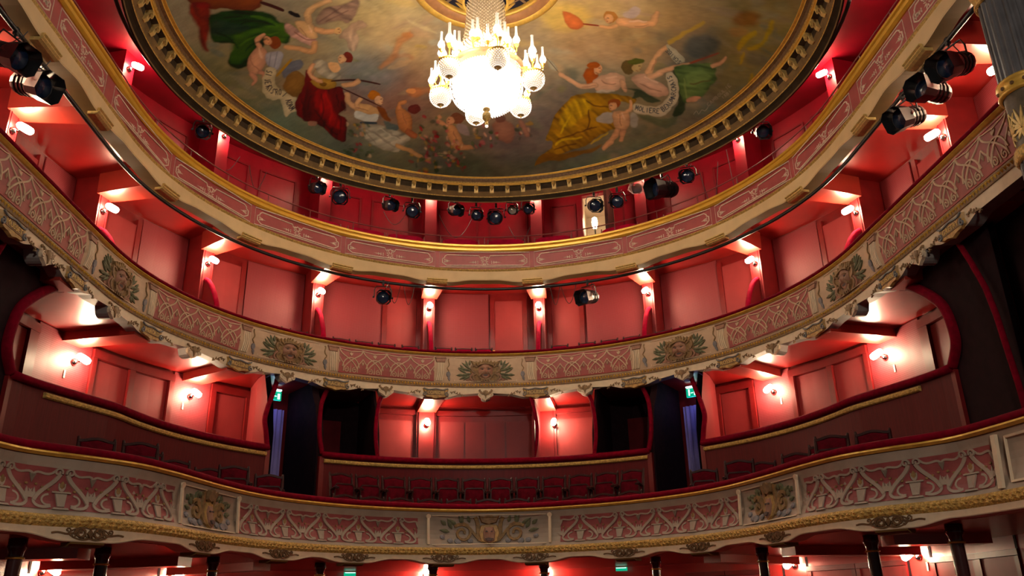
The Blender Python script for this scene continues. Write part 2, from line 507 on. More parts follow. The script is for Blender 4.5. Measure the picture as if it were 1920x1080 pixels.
# radial partitions between the first tier boxes
def partition(R0, R1, ph, z0, z1, m, name, lab, th=.05):
    P = [(R0, z0), (R0, 4.28), (R0+.04, 4.65), (R0+.16, 5.1), (R0+.34, 5.42), (R0+.43, z1), (R1, z1), (R1, z0)]
    b = MB(); m3 = uframe(ph, 0, 0).to_3x3(); k_ = len(P)
    vs = [upt(ph, r, z)+m3 @ Vector((x_, 0, 0)) for x_ in (-th/2, th/2) for r, z in P]
    b.add(vs, [tuple(range(k_)), tuple(range(k_, 2*k_))[::-1]]+[(i, (i+1) % k_, k_+(i+1) % k_, k_+i) for i in range(k_)])
    return struct(b.obj(name, m), lab)
k = 1
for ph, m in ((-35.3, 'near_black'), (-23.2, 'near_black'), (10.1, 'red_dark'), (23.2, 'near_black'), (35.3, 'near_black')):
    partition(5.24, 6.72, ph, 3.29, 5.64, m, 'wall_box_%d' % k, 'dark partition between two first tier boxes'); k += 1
for sg in (-1, 1):
    b = MB(); f = U(6.7)
    P = [upt(sg*47.6, 5.24, 0), upt(sg*45.6, 6.0, 0), upt(sg*43.1, 6.74, 0)]
    for a_, c_ in ((P[0], P[1]), (P[1], P[2])):
        t_ = a_.lerp(c_, .52) if a_ is P[0] else a_
        b.add([(a_.x, a_.y, 3.29), (c_.x, c_.y, 3.29), (c_.x, c_.y, 5.64), (t_.x, t_.y, 5.64), (a_.lerp(t_, .4).x, a_.lerp(t_, .4).y, 5.15), (a_.x, a_.y, 4.5)], [(0, 1, 2, 3, 4, 5)])
    struct(b.obj('wall_box_%d' % k, 'door_pink'), 'pink curved end wall of the %s first tier box beside the passage' % ('left' if sg < 0 else 'right')); k += 1
    b = MB(); Q = [upt(sg*46.0, 5.26, 0), upt(sg*44.6, 6.0, 0), upt(sg*42.3, 6.74, 0)]
    for a_, c_ in ((Q[0], Q[1]), (Q[1], Q[2])):
        t_ = a_.lerp(c_, .52) if a_ is Q[0] else a_
        b.add([(a_.x, a_.y, 2.45), (c_.x, c_.y, 2.45), (c_.x, c_.y, 5.64), (t_.x, t_.y, 5.64), (a_.lerp(t_, .4).x, a_.lerp(t_, .4).y, 5.15), (a_.x, a_.y, 4.5)], [(0, 1, 2, 3, 4, 5)])
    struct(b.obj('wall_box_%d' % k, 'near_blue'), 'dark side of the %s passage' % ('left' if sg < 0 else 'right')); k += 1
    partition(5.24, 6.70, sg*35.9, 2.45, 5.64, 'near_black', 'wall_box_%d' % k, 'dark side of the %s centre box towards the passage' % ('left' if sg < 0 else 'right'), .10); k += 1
# ---- second tier
struct(ann(5.64, 7.4, 5.79, -124, 124, 90, .11).obj('floor_balcony', 'red_dark'), 'floor of the second tier')
wba = wall('wall_balcony', 7.22, 5.85, 8.55, -124, 124, 'red_frame', 'red panelled wall behind the second tier', 110)
DOORS2 = [(-88.4, -84.2), (-69.8, -64.6), (-50.3, -45.1), (-18, -12.6), (2, 7.2), (12.7, 17.8), (45, 50.2), (64.6, 69.8), (84.2, 88.4), (-110, -105), (105, 110)]
PANELS2 = [(-82.6, -76.6), (-63.4, -55), (-43.9, -33.4), (-30.6, -18.9), (-9.4, .9), (19.1, 30.6), (33.4, 44), (55, 63.4), (76.6, 82.6), (-103.5, -98), (98, 103.5)]
for p0, p1 in PANELS2:
    panel(wba, 'wallpaper_panel', 7.22, p0, p1, 5.95, 8.47, 'wallpaper', .03)
dn = 1
for p0, p1 in DOORS2:
    pm = (p0+p1)/2
    o = struct(panel(None, 'door_%d' % dn, 7.22, p0, p1, 5.92, 8.29, 'door_pink', .045, uv=False),
               'plain pink box door in the second tier, %s' % ('at the back centre' if abs(pm) < 8 else '%d bays %s of the centre' % (round(abs(pm)/21.5), 'left' if pm < 0 else 'right')))
    e = 1 if p0 in (12.7, 45, 64.6, 84.2, 105, -88.4, -69.8, -50.3, -110) else -1
    ph = (p1-.9) if (p0 in (12.7,)) else (p0+.9 if pm > -30 and pm < 10 else (p0+.7 if pm > 0 else p1-.7))
    M_ = uframe(ph, 7.15, 6.98)
    b = MB(); b.box((0, 0, 0), (.05, .03, .16), M_); b.box((.04, -.03, .0), (.11, .03, .03), M_)
    b.obj('door_handle', 'black_metal', o)
    b = MB(); b.box((0, 0, 0), (.05, .02, .03), uframe(ph+(1.1 if p0 == 12.7 or pm < -30 else -1.1), 7.16, 7.06)); b.obj('latch_plate', 'gold', o)
    dn += 1
    for q in (p0-.45, p1+.45):
        bar(wba, 'door_stile', 7.22, q-.42, q+.42, 5.92, 8.40, 'red_frame', .06)
for sg in (-1, 1):
    for ph in PIL:
        b = MB(); b.box((0, 0, 0), (.25, .54, 2.62), uframe(sg*ph, 6.97, 7.2)); b.obj('pilaster', 'red_frame', wba)
        b = MB()
        for x in (-.085, .085): b.box((x, -.272, 0), (.012, .012, 2.6), uframe(sg*ph, 6.97, 7.2))
        b.obj('pilaster_bead', 'red_dark', wba)
cba = struct(ann(5.60, 7.4, 8.5, -124, 124, 90, .1).obj('ceiling_balcony', 'red_gloss'), 'glossy red ceiling over the second tier')
for sg in (-1, 1):
    for ph in PIL:
        b = MB(); M_ = uframe(sg*ph, 6.2, 8.33)
        pr = [(-.29, -.02), (-.24, .17), (.24, .17), (.29, -.02), (.23, -.19), (-.23, -.19)]
        pr = [(-.24, .18), (-.22, -.19), (.22, -.19), (.24, .18)]
        vs = []
        for y, q in ((-.58, 1.1), (.52, .8)):
            for x, z in pr: vs.append(M_ @ Vector((x*q, y, z)))
        b.add(vs, [(0, 1, 2, 3), (4, 7, 6, 5), (0, 4, 5, 1), (1, 5, 6, 2), (2, 6, 7, 3), (3, 7, 4, 0)])
        b.obj('beam', 'red_beam', cba)
# ---- gallery
struct(ann(5.58, 7.5, 8.61, -124, 124, 90, .06).obj('floor_gallery', 'red_dark'), 'floor of the top gallery')
wga = wall('wall_gallery', 7.32, 8.6, 11.15, -124, 19.2, 'red_gallery', 'deep red wall behind the top gallery, left of the open door', 90)
wg2 = wall('wall_gallery_right', 7.32, 8.6, 11.15, 25.3, 124, 'red_gallery', 'deep red wall behind the top gallery, right of the open door', 70)
wall('wall_gallery_lintel', 7.32, 10.95, 11.15, 19.2, 25.3, 'red_gallery', 'deep red strip of wall over the open gallery door', 4)
for sg in (-1, 1):
    for ph in PIL:
        par = wg2 if (sg > 0 and ph > 25) else wga
        b = MB(); b.box((0, 0, 0), (.27, .62, 2.45), uframe(sg*ph, 7.0, 9.86)); b.obj('pilaster', 'red_gallery', par)
    for p0, p1 in ((36, 43), (45, 51), (57, 63.5), (65, 72), (79, 85), (87, 93)):
        par = wg2 if sg > 0 else wga
        for a0, a1, z0, z1 in ((p0, p1, 10.72, 10.76), (p0, p1, 9.1, 9.14), (p0, p0+.35, 9.1, 10.76), (p1-.35, p1, 9.1, 10.76)):
            bar(par, 'moulding', 7.32, sg*a0, sg*a1, z0, z1, 'red_dark', .02)
for p0, p1 in ((-29.5, -23.5), (-21.5, -14), (-8.5, -1), (1, 8.5), (13, 18), (27, 30)):
    par = wg2 if p0 > 25 else wga
    for a0, a1, z0, z1 in ((p0, p1, 10.72, 10.76), (p0, p0+.35, 9.1, 10.76), (p1-.35, p1, 9.1, 10.76)):
        bar(par, 'moulding', 7.32, a0, a1, z0, z1, 'red_dark', .02)
# ceiling of the gallery: from the cornice of the dome out to the wall
RC = (0, 11.43)
def ring(a, b_, z, n, t0=0, t1=2*PI):
    return [(RC[0]+a*math.cos(t0+(t1-t0)*i/n), RC[1]+b_*math.sin(t0+(t1-t0)*i/n), z) for i in range(n+(0 if t1-t0 > 6.28 else 1))]
b = MB(); n = 120; vs = []
for i in range(n+1):
    ph = -124+248*i/n
    q = upt(ph, 7.45, 11.08); t = math.atan2(q.y-RC[1], q.x)
    vs += [(5.62*math.cos(t), RC[1]+5.32*math.sin(t), 11.08), q]
b.add(vs, [(i*2, i*2+1, i*2+3, i*2+2) for i in range(n)])
struct(b.obj('ceiling_gallery', 'red_gallery'), 'dark red ceiling between the dome cornice and the gallery wall')
# lit lobby behind the open gallery door
lob = MB()
a0, a1 = upt(19.2, 7.35, 0), upt(25.3, 7.35, 0); c0, c1_ = upt(18.0, 8.9, 0), upt(27.5, 8.9, 0)
for p, q in ((a0, c0), (c0, c1_), (c1_, a1)):
    lob.add([(p.x, p.y, 8.6), (q.x, q.y, 8.6), (q.x, q.y, 11.1), (p.x, p.y, 11.1)], [(0, 1, 2, 3)])
lob.add([(p.x, p.y, 11.1) for p in (a0, c0, c1_, a1)], [(0, 1, 2, 3)])
struct(lob.obj('wall_lobby', 'white_wall'), 'pale lobby wall seen through the open gallery door')
b = MB(); b.box((0, 0, 0), (.05, .62, 2.25), uframe(25.0, 7.05, 9.75)); b.box((.0, -.30, 0), (.07, .03, 2.25), uframe(25.0, 7.05, 9.75))
od = struct(b.obj('door_%d' % dn, 'wood_dark'), 'dark gallery door standing open onto the lit lobby'); dn += 1
# ---- proscenium side walls beyond the boxes
for sg, nm in ((-1, 'left'), (1, 'right')):
    b = MB(); b.box((sg*5.98, 7.0, 4.1), (.1, 4.2, 3.1)); struct(b.obj('wall_%s' % nm, 'near_black'), 'wall of the %s stage box under the second tier, its shade painted near-black' % nm)  # near-black wall colour stands in for the shade inside the box
    b = MB(); b.box((sg*6.1, 8.62, 4.1), (.5, .12, 3.05)); struct(b.obj('wall_%s_pier' % nm, 'red_dark'), 'dark red pier ending the %s first tier boxes' % nm)
# ================================================================ balcony fronts
# ---- top gallery front (R 5.5): gold rail, rose panels with painted line work, beige fascia
G = thing('gallery_balcony', 'top gallery balcony front with gold rail, rose panels and beige fascia', 'balcony', (0, 16.5, 8.08))
f = U(5.5); S1 = us(122, 5.5); NS = 150
b = MB(); b.sweep(f, [(-.10, 8.98), (.03, 8.985), (.075, 8.955), (.07, 8.92), (.045, 8.905), (.06, 8.875), (.055, 8.83), (.02, 8.80), (-.10, 8.80)], -S1, S1, NS, closed=True)
b.obj('gold_rail', 'gold_rail', G)
b = MB(); b.sweep(f, [(-.10, 8.80), (.0, 8.80), (.0, 8.40), (-.10, 8.40)], -S1, S1, NS, closed=True)
b.obj('parapet', 'rose_rail', G)
b = MB(); b.sweep(f, [(-.1, 8.40), (.03, 8.40), (.038, 8.375), (.02, 8.345), (-.1, 8.32)], -S1, S1, NS, closed=True)
b.obj('gold_bead', 'gold_old', G)
# beige fascia with shallow arches between the bracket heads
def scal(s, R, lo, hi, pts, w0, pw=2):
    d = min(abs(s-p) for p in pts)
    t = max(0, min(1, (d-w0)/.55))
    return lo+(hi-lo)*(t*t*(3-2*t))
pst = [us(sg*p, 5.5) for sg in (-1, 1) for p in PIL]
n = 300; vs = []
for i in range(n+1):
    s = -S1+2*S1*i/n
    z = scal(s, 5.5, 8.075, 8.14, pst, .24)
    vs += [f(s, .02, 8.345), f(s, .03, z+.02), f(s, .02, z), f(s, -.20, z), f(s, -.20, 8.345)]
b = MB(); b.add(vs, [(i*5+j, i*5+(j+1) % 5, i*5+5+(j+1) % 5, i*5+5+j) for i in range(n) for j in range(5) if j in (0, 1, 4)]); b.obj('fascia', 'beige', G)
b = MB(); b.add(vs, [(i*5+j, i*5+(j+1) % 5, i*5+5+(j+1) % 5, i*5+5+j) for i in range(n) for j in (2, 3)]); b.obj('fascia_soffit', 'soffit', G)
for sg in (-1, 1):
    for p in PIL:
        c = us(sg*p, 5.5); b = MB()
        b.sweep(f, [(-.10, 8.13), (.075, 8.13), (.08, 8.11), (.055, 8.095), (.06, 8.075), (.035, 8.055), (.04, 8.045), (.0, 8.025), (-.10, 8.025)], c-.22, c+.22, 4, closed=True)
        b.obj('bracket_head', 'gold_pale', G)
# line work on each panel
def gallery_panel(c, w=.98):
    g = lambda s, d, z: f(c+s, d, z)
    b = MB(); zt, zb = 8.775, 8.425; zm = .5*(zt+zb)
    b.rib(g, [(-w, zb), (-w, zt), (w, zt), (w, zb)], .02, 0, .008, closed=True)
    k = w-.06; t = zt-.05; q = zb+.05
    O = [(-k, q+.06), (-k, t-.10), (-k+.05, t-.07), (-k+.05, t-.04), (-k+.10, t), (-.12, t), (-.10, t-.05), (-.04, t-.05), (0, t-.02), (.04, t-.05), (.10, t-.05), (.12, t),
         (k-.10, t), (k-.05, t-.04), (k-.05, t-.07), (k, t-.10), (k, q+.06), (k-.06, q+.02), (k-.10, q), (-k+.10, q), (-k+.06, q+.02)]
    b.rib(g, O, .024, 0, .009, closed=True)
    for a in range(0, 360, 45):
        b.plate(g, leafp(.02*math.cos(math.radians(a)), zm-.03+.02*math.sin(math.radians(a)), a+22, .085 if a % 90 else .065, .012, 3), 0, .007)
    b.rib(g, spiral(-.05, t-.07, .04, 1.1, 60), .012, 0, .007); b.rib(g, spiral(.05, t-.07, .04, 1.1, 120, sgn=-1), .012, 0, .007)
    for x in (-1, 1):
        for i, l in ((0, .05), (1, .045), (2, .035)):
            b.plate(g, leafp(x*(.15+i*.05), zm-.03, 90 if x else 90, l*.8, .012, 3), 0, .007)
            b.plate(g, leafp(x*(.15+i*.05), zm-.03, -90, l*.8, .012, 3), 0, .007)
        b.plate(g, leafp(x*.16, zm-.03, 0 if x > 0 else 180, .20, .009, 3), 0, .007)
        for i in range(3):
            b.plate(g, leafp(x*(k-.05-i*.03), zm-.02, 90, .05-.01*i, .012, 3), 0, .007); b.plate(g, leafp(x*(k-.05-i*.03), zm-.02, -90, .05-.01*i, .012, 3), 0, .007)
        b.plate(g, leafp(x*(k-.05), zm-.02, 180 if x > 0 else 0, .14, .010, 3), 0, .007)
    b.obj('panel_line_work', 'cream_line', G)
for i in range(-4, 5): gallery_panel(us(i*21.5, 5.5))
for sg in (-1, 1): gallery_panel(us(sg*103.5, 5.5), .70); gallery_panel(us(sg*114.5, 5.5), .40)

# ---- second tier front (R 5.47)
B2 = thing('second_tier_balcony', 'second tier balcony front, cream and rose lattice with painted masks', 'balcony', (0, 16.4, 5.5))
R2 = 5.47; f2 = U(R2); S2 = us(127, R2)
b = MB(); b.sweep(f2, [(-.16, 6.545), (-.02, 6.55), (.05, 6.53), (.07, 6.50), (.05, 6.475), (-.16, 6.475)], -S2, S2, NS, closed=True); b.obj('velvet_rail', 'velvet', B2, smooth=True)
b = MB(); b.sweep(f2, [(-.1, 6.48), (.045, 6.475), (.055, 6.455), (.03, 6.43), (-.1, 6.43)], -S2, S2, NS, closed=True); b.obj('gold_fillet', 'gold', B2)
def bul(z):                                   # gentle belly of the parapet
    t = (z-5.85)/.58
    return .035*math.sin(PI*max(0, min(1, t)))
zz = [5.85+.58*i/6 for i in range(7)]
b = MB(); b.sweep(f2, [(-.08, 5.85)]+[(bul(z), z) for z in zz]+[(-.08, 6.43)], -S2, S2, NS, closed=True); b.obj('parapet', 'cream', B2, smooth=False)
b = MB(); b.sweep(f2, [(-.05, 5.85), (.03, 5.85), (.035, 5.838), (.035, 5.772), (.03, 5.76), (-.05, 5.76)], -S2, S2, NS, closed=True); b.obj('gold_band', 'bronze_leaf', B2)
# egg and bead gilding along the band (too fine to count singly)
b = MB(); n = int(2*S2/.06)
for i in range(n):
    s = -S2+2*S2*(i+.5)/n
    h = .030 if i % 3 else .022; w_ = .021 if i % 3 else .026; zc = 5.805
    x = [f2(s-w_, .036, zc), f2(s-w_*.6, .036, zc+h), f2(s+w_*.6, .036, zc+h), f2(s+w_, .036, zc), f2(s, .036, zc-h), f2(s, .066, zc+.004)]
    b.add(x, [(0, 1, 5), (1, 2, 5), (2, 3, 5), (3, 4, 5), (4, 0, 5)])
o = b.obj('gilt_beading', 'gold', B2); o['kind'] = 'stuff'
# valance: scalloped board below the band
LB = [us(21.5*i, R2) for i in range(-4, 5)]+[us(sg*103.6, R2) for sg in (-1, 1)]
CB = [us(sg*p, R2) for sg in (-1, 1) for p in PIL]
def val(s):
    dl = min(abs(s-p) for p in LB); dc = min(abs(s-p) for p in CB)
    if dl < .115: return 5.50+.05*(dl/.115)**2
    z = 5.645-.035*((dl-.115)/.4 if dl < .5 else 1)
    t = max(0, min(1, (.52-dc)/.30)); t = t*t*(3-2*t)
    return z*(1-t)+5.545*t
n = 640; vs = []
for i in range(n+1):
    s = -S2+2*S2*i/n; z = val(s)
    vs += [f2(s, .015, 5.765), f2(s, .017, z), f2(s, -.17, z), f2(s, -.17, 5.765)]
b = MB(); b.add(vs, [(i*4, i*4+1, i*4+5, i*4+4) for i in range(n)]); b.obj('valance', 'cream_light', B2)
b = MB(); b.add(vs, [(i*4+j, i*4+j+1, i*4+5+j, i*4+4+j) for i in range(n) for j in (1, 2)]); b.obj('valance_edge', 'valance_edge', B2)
def leaf_bracket(c):
    g = lambda s, d, z: f2(c+s, d, z)
    b = MB()
    b.plate(g, [(-.13, 5.64), (-.15, 5.60), (-.13, 5.555), (-.07, 5.53), (0, 5.485), (.07, 5.53), (.13, 5.555), (.15, 5.60), (.13, 5.64), (.06, 5.62), (0, 5.65), (-.06, 5.62)], .012, .055)
    for x in (-1, 1): b.rib(g, spiral(x*.115, 5.595, .042, 1.2, 90, sgn=-x), .02, .05, .07)
    o = b.obj('scroll_bracket', 'cream_light', B2)
    b = MB(); b.plate(g, [(0, 5.51), (-.02, 5.58), (-.055, 5.63), (-.05, 5.68), (0, 5.70), (.05, 5.68), (.055, 5.63), (.02, 5.58)], .05, .075, .085)
    for x in (-1, 1): b.plate(g, leafp(x*.03, 5.60, 90-x*52, .15, .025, 4), .05, .07); b.plate(g, [(x*.12+.022*math.cos(q), 5.70+.022*math.sin(q)) for q in (0, 1, 2, 3, 4, 5)], .015, .04)
    b.obj('bracket_leaf', 'bronze_leaf', o)
for c in LB: leaf_bracket(c)
def text_mesh(body, size, name, m, parent, mp, z, ext=.004, width=None):
    cu = bpy.data.curves.new('lettering', 'FONT'); cu.body = body; cu.size = size; cu.align_x = 'CENTER'; cu.extrude = ext; cu.resolution_u = 2
    t = bpy.data.objects.new('lettering', cu); COL.objects.link(t)
    dg = bpy.context.evaluated_depsgraph_get()
    me = bpy.data.meshes.new_from_object(t.evaluated_get(dg))
    vs = [v.co.copy() for v in me.vertices]; fs = [tuple(p.vertices) for p in me.polygons]
    bpy.data.objects.remove(t); bpy.data.curves.remove(cu); bpy.data.meshes.remove(me)
    if width and vs:
        xs = [v.x for v in vs]; k = width/max(1e-6, max(xs)-min(xs))
        for v in vs: v.x *= k
    b = MB(); b.add([mp(v.x, .0+v.z+ext, z+v.y) for v in vs], fs)
    return b.obj(name, m, parent)
NAMES = {-110.4: 'MUSSET', -96.75: 'AUBER', -75.25: 'HEROLD', -53.75: 'ROSSINI', -32.25: 'RACINE', -10.75: 'COMEDIE', 10.75: 'MOLIERE', 32.25: 'V. HUGO', 53.75: 'ROSSINI', 75.25: 'HALEVY', 96.75: 'BOIELDIEU', 110.4: 'GRETRY'}
def cartouche(ph):
    c = us(ph, R2); g = lambda s, d, z: f2(c+s, d, z)
    w = .27
    b = MB(); b.plate(g, [(-w, 5.72), (-w+.04, 5.735), (-.14, 5.70), (-.05, 5.72), (0, 5.735), (.05, 5.72), (.14, 5.70), (w-.04, 5.735), (w, 5.72), (w-.02, 5.65), (w, 5.57), (w-.08, 5.535), (.10, 5.53), (0, 5.50), (-.10, 5.53), (-w+.08, 5.535), (-w, 5.57), (-w+.02, 5.65)], .012, .05)
    o = b.obj('cartouche', 'cart_gold', B2)
    b = MB(); b.plate(g, [(-.20, 5.69), (.20, 5.69), (.215, 5.63), (.20, 5.58), (-.20, 5.58), (-.215, 5.63)], .045, .056); b.obj('name_plate', 'bronze_leaf', o)
    b = MB()
    for x in (-1, 1):
        b.rib(g, spiral(x*.235, 5.60, .045, 1.1, 90, sgn=x), .02, .05, .07); b.rib(g, bez((x*.25, 5.72), (x*.16, 5.66), (x*.10, 5.70), (0, 5.71), 6), .025, .05, .07)
    b.obj('cartouche_scrolls', 'cart_blue', o)
    text_mesh(NAMES[ph], .095, 'lettering', 'gold_pale', o, lambda s, d, z: g(s, .056+d, z), 5.60, .003, .34)
    b = MB()
    for x in (-1, 1):
        for i in range(5):
            t = .33+.055*i; zc = 5.66-.012*abs(i-1)+.012*(i % 2)-.008*i
            for a in (30, 150, 270): b.plate(g, leafp(x*t, zc, a+20*i, .035, .012, 3), .012, .03)
    b.obj('rose_sprays', 'bronze_leaf', o)
for ph in NAMES: cartouche(ph)
# lattice panels between the masks
def on2(c, extra=0.0): return lambda s, d, z: f2(c+s, bul(z)+d+extra, z)
def lattice(c, w, nu):
    g = on2(c)
    zb, zt = 5.895, 6.375
    b = MB(); P = []
    for i in range(nu+1): pass
    n_ = 16
    b.add([g(-w+2*w*i/n_, .004, z) for i in range(n_+1) for z in [zb+(zt-zb)*k/4 for k in range(5)]], [(i*5+k, i*5+k+1, i*5+6+k, i*5+5+k) for i in range(n_) for k in range(4)])
    o = b.obj('lattice_ground', 'rose_panel', B2)
    p = 2*w/nu
    for i in range(nu):
        x0 = -w+p*(i+.5); b = MB(); H = zt-zb
        hh = lambda x, z: (x0+x*p, zb+z*H)
        for sg in (-1, 1):
            b.rib(g, [hh(*q) for q in bez((sg*-.5, 1.0), (sg*-.42, .62), (sg*.0, .72), (sg*.30, .16), 8)], .026, .004, .016)
            b.rib(g, [hh(*q) for q in bez((sg*.5, .62), (sg*.40, .40), (sg*.24, .42), (sg*.30, .05), 6)], .02, .004, .014)
            b.rib(g, [(x0+sg*.17*p+(a-x0)*1, z) for a, z in spiral(x0, zb+.13*H, .055, 1.3, 90, sgn=sg)], .02, .004, .015)
            b.rib(g, [hh(*q) for q in bez((sg*.5, 1.0), (sg*.36, .93), (sg*.2, .95), (0, .90), 5)], .02, .004, .014)
        b.rib(g, [(x, z) for x, z in arc(x0, zb+.16*H, .36*p, 8, 172, 9, .48*H)], .024, .004, .018)
        b.rib(g, [hh(-.02, .02), hh(0, .42), hh(.02, .02)], .018, .004, .014)
        for a in (55, 90, 125): b.plate(g, leafp(*hh(0, .74), a, .07, .016, 3), .004, .016)
        b.plate(g, [hh(0, .70), hh(.05, .76), hh(0, .82), hh(-.05, .76)], .004, .02)
        for sg in (-1, 1): b.plate(g, [hh(sg*.5, .52), hh(sg*.5-.05, .44), hh(sg*.5, .34), hh(sg*.5+.05, .44)], .004, .014)
        b.obj('lattice_tracery', 'cream', o)
    b = MB()
    b.rib(g, [(-w, zb-.006), (w, zb-.006)], .02, 0, .012); b.rib(g, [(-w+2*w*i/12, zt+.012) for i in range(13)], .022, 0, .012)
    b.obj('lattice_border', 'rose_rail', o)
def colonnette(c, side):
    g = on2(c); b = MB()
    for k in range(4):
        x = -.055+.036*k
        b.rib(g, [(x, 6.27), (x, 6.07), (x+side*.012, 5.97), (x+side*.03, 5.89)], .026, 0, .03)
    o = b.obj('fluted_colonnette', 'cream_light', B2)
    b = MB(); b.plate(g, [(-.09, 6.28), (.09, 6.28), (.11, 6.36), (-.11, 6.36)], 0, .035); b.plate(g, [(-.12, 6.36), (.12, 6.36), (.12, 6.39), (-.12, 6.39)], 0, .045); b.obj('capital', 'mask_face', o)
    b = MB(); b.plate(g, [(side*-.16+.045*math.cos(q*.8), 6.03+.06*math.sin(q*.8)) for q in range(8)], 0, .02); b.plate(g, leafp(side*-.16, 6.0, -75, .12, .025), 0, .02); b.obj('pendant_fruit', 'bluegrey', o)
    b = MB(); b.rib(g, bez((side*-.17, 6.36), (side*-.13, 6.30), (side*-.22, 6.25), (side*-.15, 6.18), 6), .02, 0, .015); b.rib(g, bez((side*-.15, 6.18), (side*-.10, 6.14), (side*-.20, 6.10), (side*-.16, 6.07), 6), .02, 0, .015); b.obj('scroll', 'ochre', o)
def mask(c):
    g = on2(c)
    b = MB()
    b.rib(g, [(-.62, 6.39), (.62, 6.39)], .012, 0, .008); b.rib(g, [(-.62, 5.885), (.62, 5.885)], .012, 0, .008)
    for x in (-.64, .64): b.rib(g, [(x, 6.39), (x, 5.885)], .012, 0, .008)
    root = b.obj('mask_panel_border', 'cream_light', B2)
    # the carved shield behind the face
    b = MB(); b.plate(g, [(-.20, 5.875), (-.30, 5.98), (-.33, 6.12), (-.27, 6.22), (-.31, 6.33), (-.20, 6.29), (-.12, 6.31), (0, 6.30), (.12, 6.31), (.20, 6.29), (.31, 6.33), (.27, 6.22), (.33, 6.12), (.30, 5.98), (.20, 5.875)], 0, .03)
    b.obj('mask_shield', 'ochre', root)
    face = MB(); NF = 17
    for j in range(NF):
        for i in range(NF):
            u, v = (i-8)/8, (j-8)/8
            wv = .150*math.sqrt(max(.02, 1-.55*v*v-(.25*v*v if v < 0 else 0))); x = u*wv; z = 6.095+v*.165
            r = max(0, 1-u*u*.95-v*v*.6)
            h = .022+.06*math.sqrt(r)
            h += .034*math.exp(-(u/.16)**2-((v+.02)/.22)**2)                                  # nose
            h -= .030*(math.exp(-((abs(u)-.42)/.20)**2-((v-.20)/.13)**2))                      # eye sockets
            h += .022*math.exp(-((v-.42-.12*abs(u))/.09)**2)*(1-abs(u)*.6)                    # brow
            h += .018*math.exp(-((abs(u)-.5)/.2)**2-((v+.15)/.18)**2)                         # cheeks
            h -= .034*math.exp(-(u/.36)**2-((v+.52+.25*u*u)/.11)**2)                          # open mouth
            face.v.append(g(x, h, z))
    face.f += [(j*NF+i, j*NF+i+1, j*NF+i+NF+1, j*NF+i+NF) for j in range(NF-1) for i in range(NF-1)]
    fo = face.obj('mask_face', 'mask_face', root, smooth=True)
    for x in (-.060, .060):
        b = MB(); b.plate(g, [(x+.030*math.cos(q*PI/4), 6.128+.014*math.sin(q*PI/4)) for q in range(8)], .03, .066); b.obj('eye', 'mask_dark', fo)
        b = MB(); b.rib(g, bez((x*.4, 6.150), (x*.9, 6.172), (x*1.4, 6.168), (x*1.9, 6.140), 5), .016, .05, .078); b.obj('brow', 'bronze_leaf', fo)
    b = MB(); b.plate(g, [(-.062, 6.020), (-.03, 6.030), (0, 6.026), (.03, 6.030), (.062, 6.020), (.045, 5.990), (0, 5.980), (-.045, 5.990)], .03, .064)
    b.obj('mouth', 'mask_dark', fo)
    b = MB()
    for x in (-1, 1): b.rib(g, bez((x*.015, 6.05), (x*.06, 6.06), (x*.10, 6.03), (x*.13, 5.98), 6), .02, .05, .084)
    b.rib(g, bez((-.14, 6.02), (-.12, 5.89), (.12, 5.89), (.14, 6.02), 8), .045, .02, .06)
    for x in (-.08, -.03, .03, .08): b.plate(g, leafp(x, 5.95, 270, .08, .02, 3), .02, .06)
    b.obj('mask_beard', 'bronze_leaf', root)
    b = MB()
    for x, a, l in ((-.19, 118, .11), (-.12, 104, .12), (-.05, 95, .14), (.05, 85, .14), (.12, 76, .12), (.19, 62, .11), (-.26, 140, .10), (.26, 40, .10), (0, 90, .15)): b.plate(g, leafp(x*.8, 6.215, a, l, .03, 4), .02, .062, .07)
    b.rib(g, bez((-.17, 6.20), (-.10, 6.27), (.10, 6.27), (.17, 6.20), 8), .035, .04, .08)
    b.obj('mask_crown', 'ochre', root)
    for x in (-1, 1):
        b = MB(); b.rib(g, bez((x*.17, 6.18), (x*.30, 6.30), (x*.34, 6.10), (x*.22, 6.06), 8), .045, .02, .05); b.rib(g, bez((x*.19, 6.04), (x*.30, 6.02), (x*.28, 5.92), (x*.18, 5.90), 8), .04, .02, .05); b.obj('mask_hair', 'bronze_leaf', root)
    for sg in (-1, 1):
        for x, z, a, l in ((.28, 6.10, 14, .30), (.28, 6.05, -10, .28), (.30, 6.13, 38, .25), (.30, 6.02, -34, .2), (.36, 6.18, 70, .17), (.44, 6.12, 52, .15), (.40, 6.06, 28, .20), (.46, 6.02, -4, .15), (.38, 6.00, -24, .18), (.33, 6.22, 92, .13)):
            b = MB(); b.plate(g, leafp(sg*x, z, a if sg > 0 else 180-a, l, .026, 4), 0, .02, .028); b.obj('laurel_leaf', 'leaf_green', root)
        b = MB(); b.rib(g, bez((sg*.25, 6.05), (sg*.36, 5.98), (sg*.32, 5.90), (sg*.22, 5.90), 7), .04, 0, .04); b.plate(g, leafp(sg*.36, 5.99, 270, .11, .06), 0, .012); b.obj('mask_scroll', 'mask_face', root)
for i in range(-2, 3): mask(us(43*i, R2))
LW = us(21.5, R2)
for i in (-3, -1, 1, 3):
    if abs(i) == 3:
        c = us(math.copysign(64.5, i), R2)
    else: c = us(i*21.5, R2)
    lattice(c, .99, 4)
for sg in (-1, 1):
    lattice(sg*(us(86, R2)+1.05+1.55), 1.5, 6)
for i in range(-2, 3):
    c = us(43*i, R2)
    colonnette(c-.93, -1); colonnette(c+.93, 1)

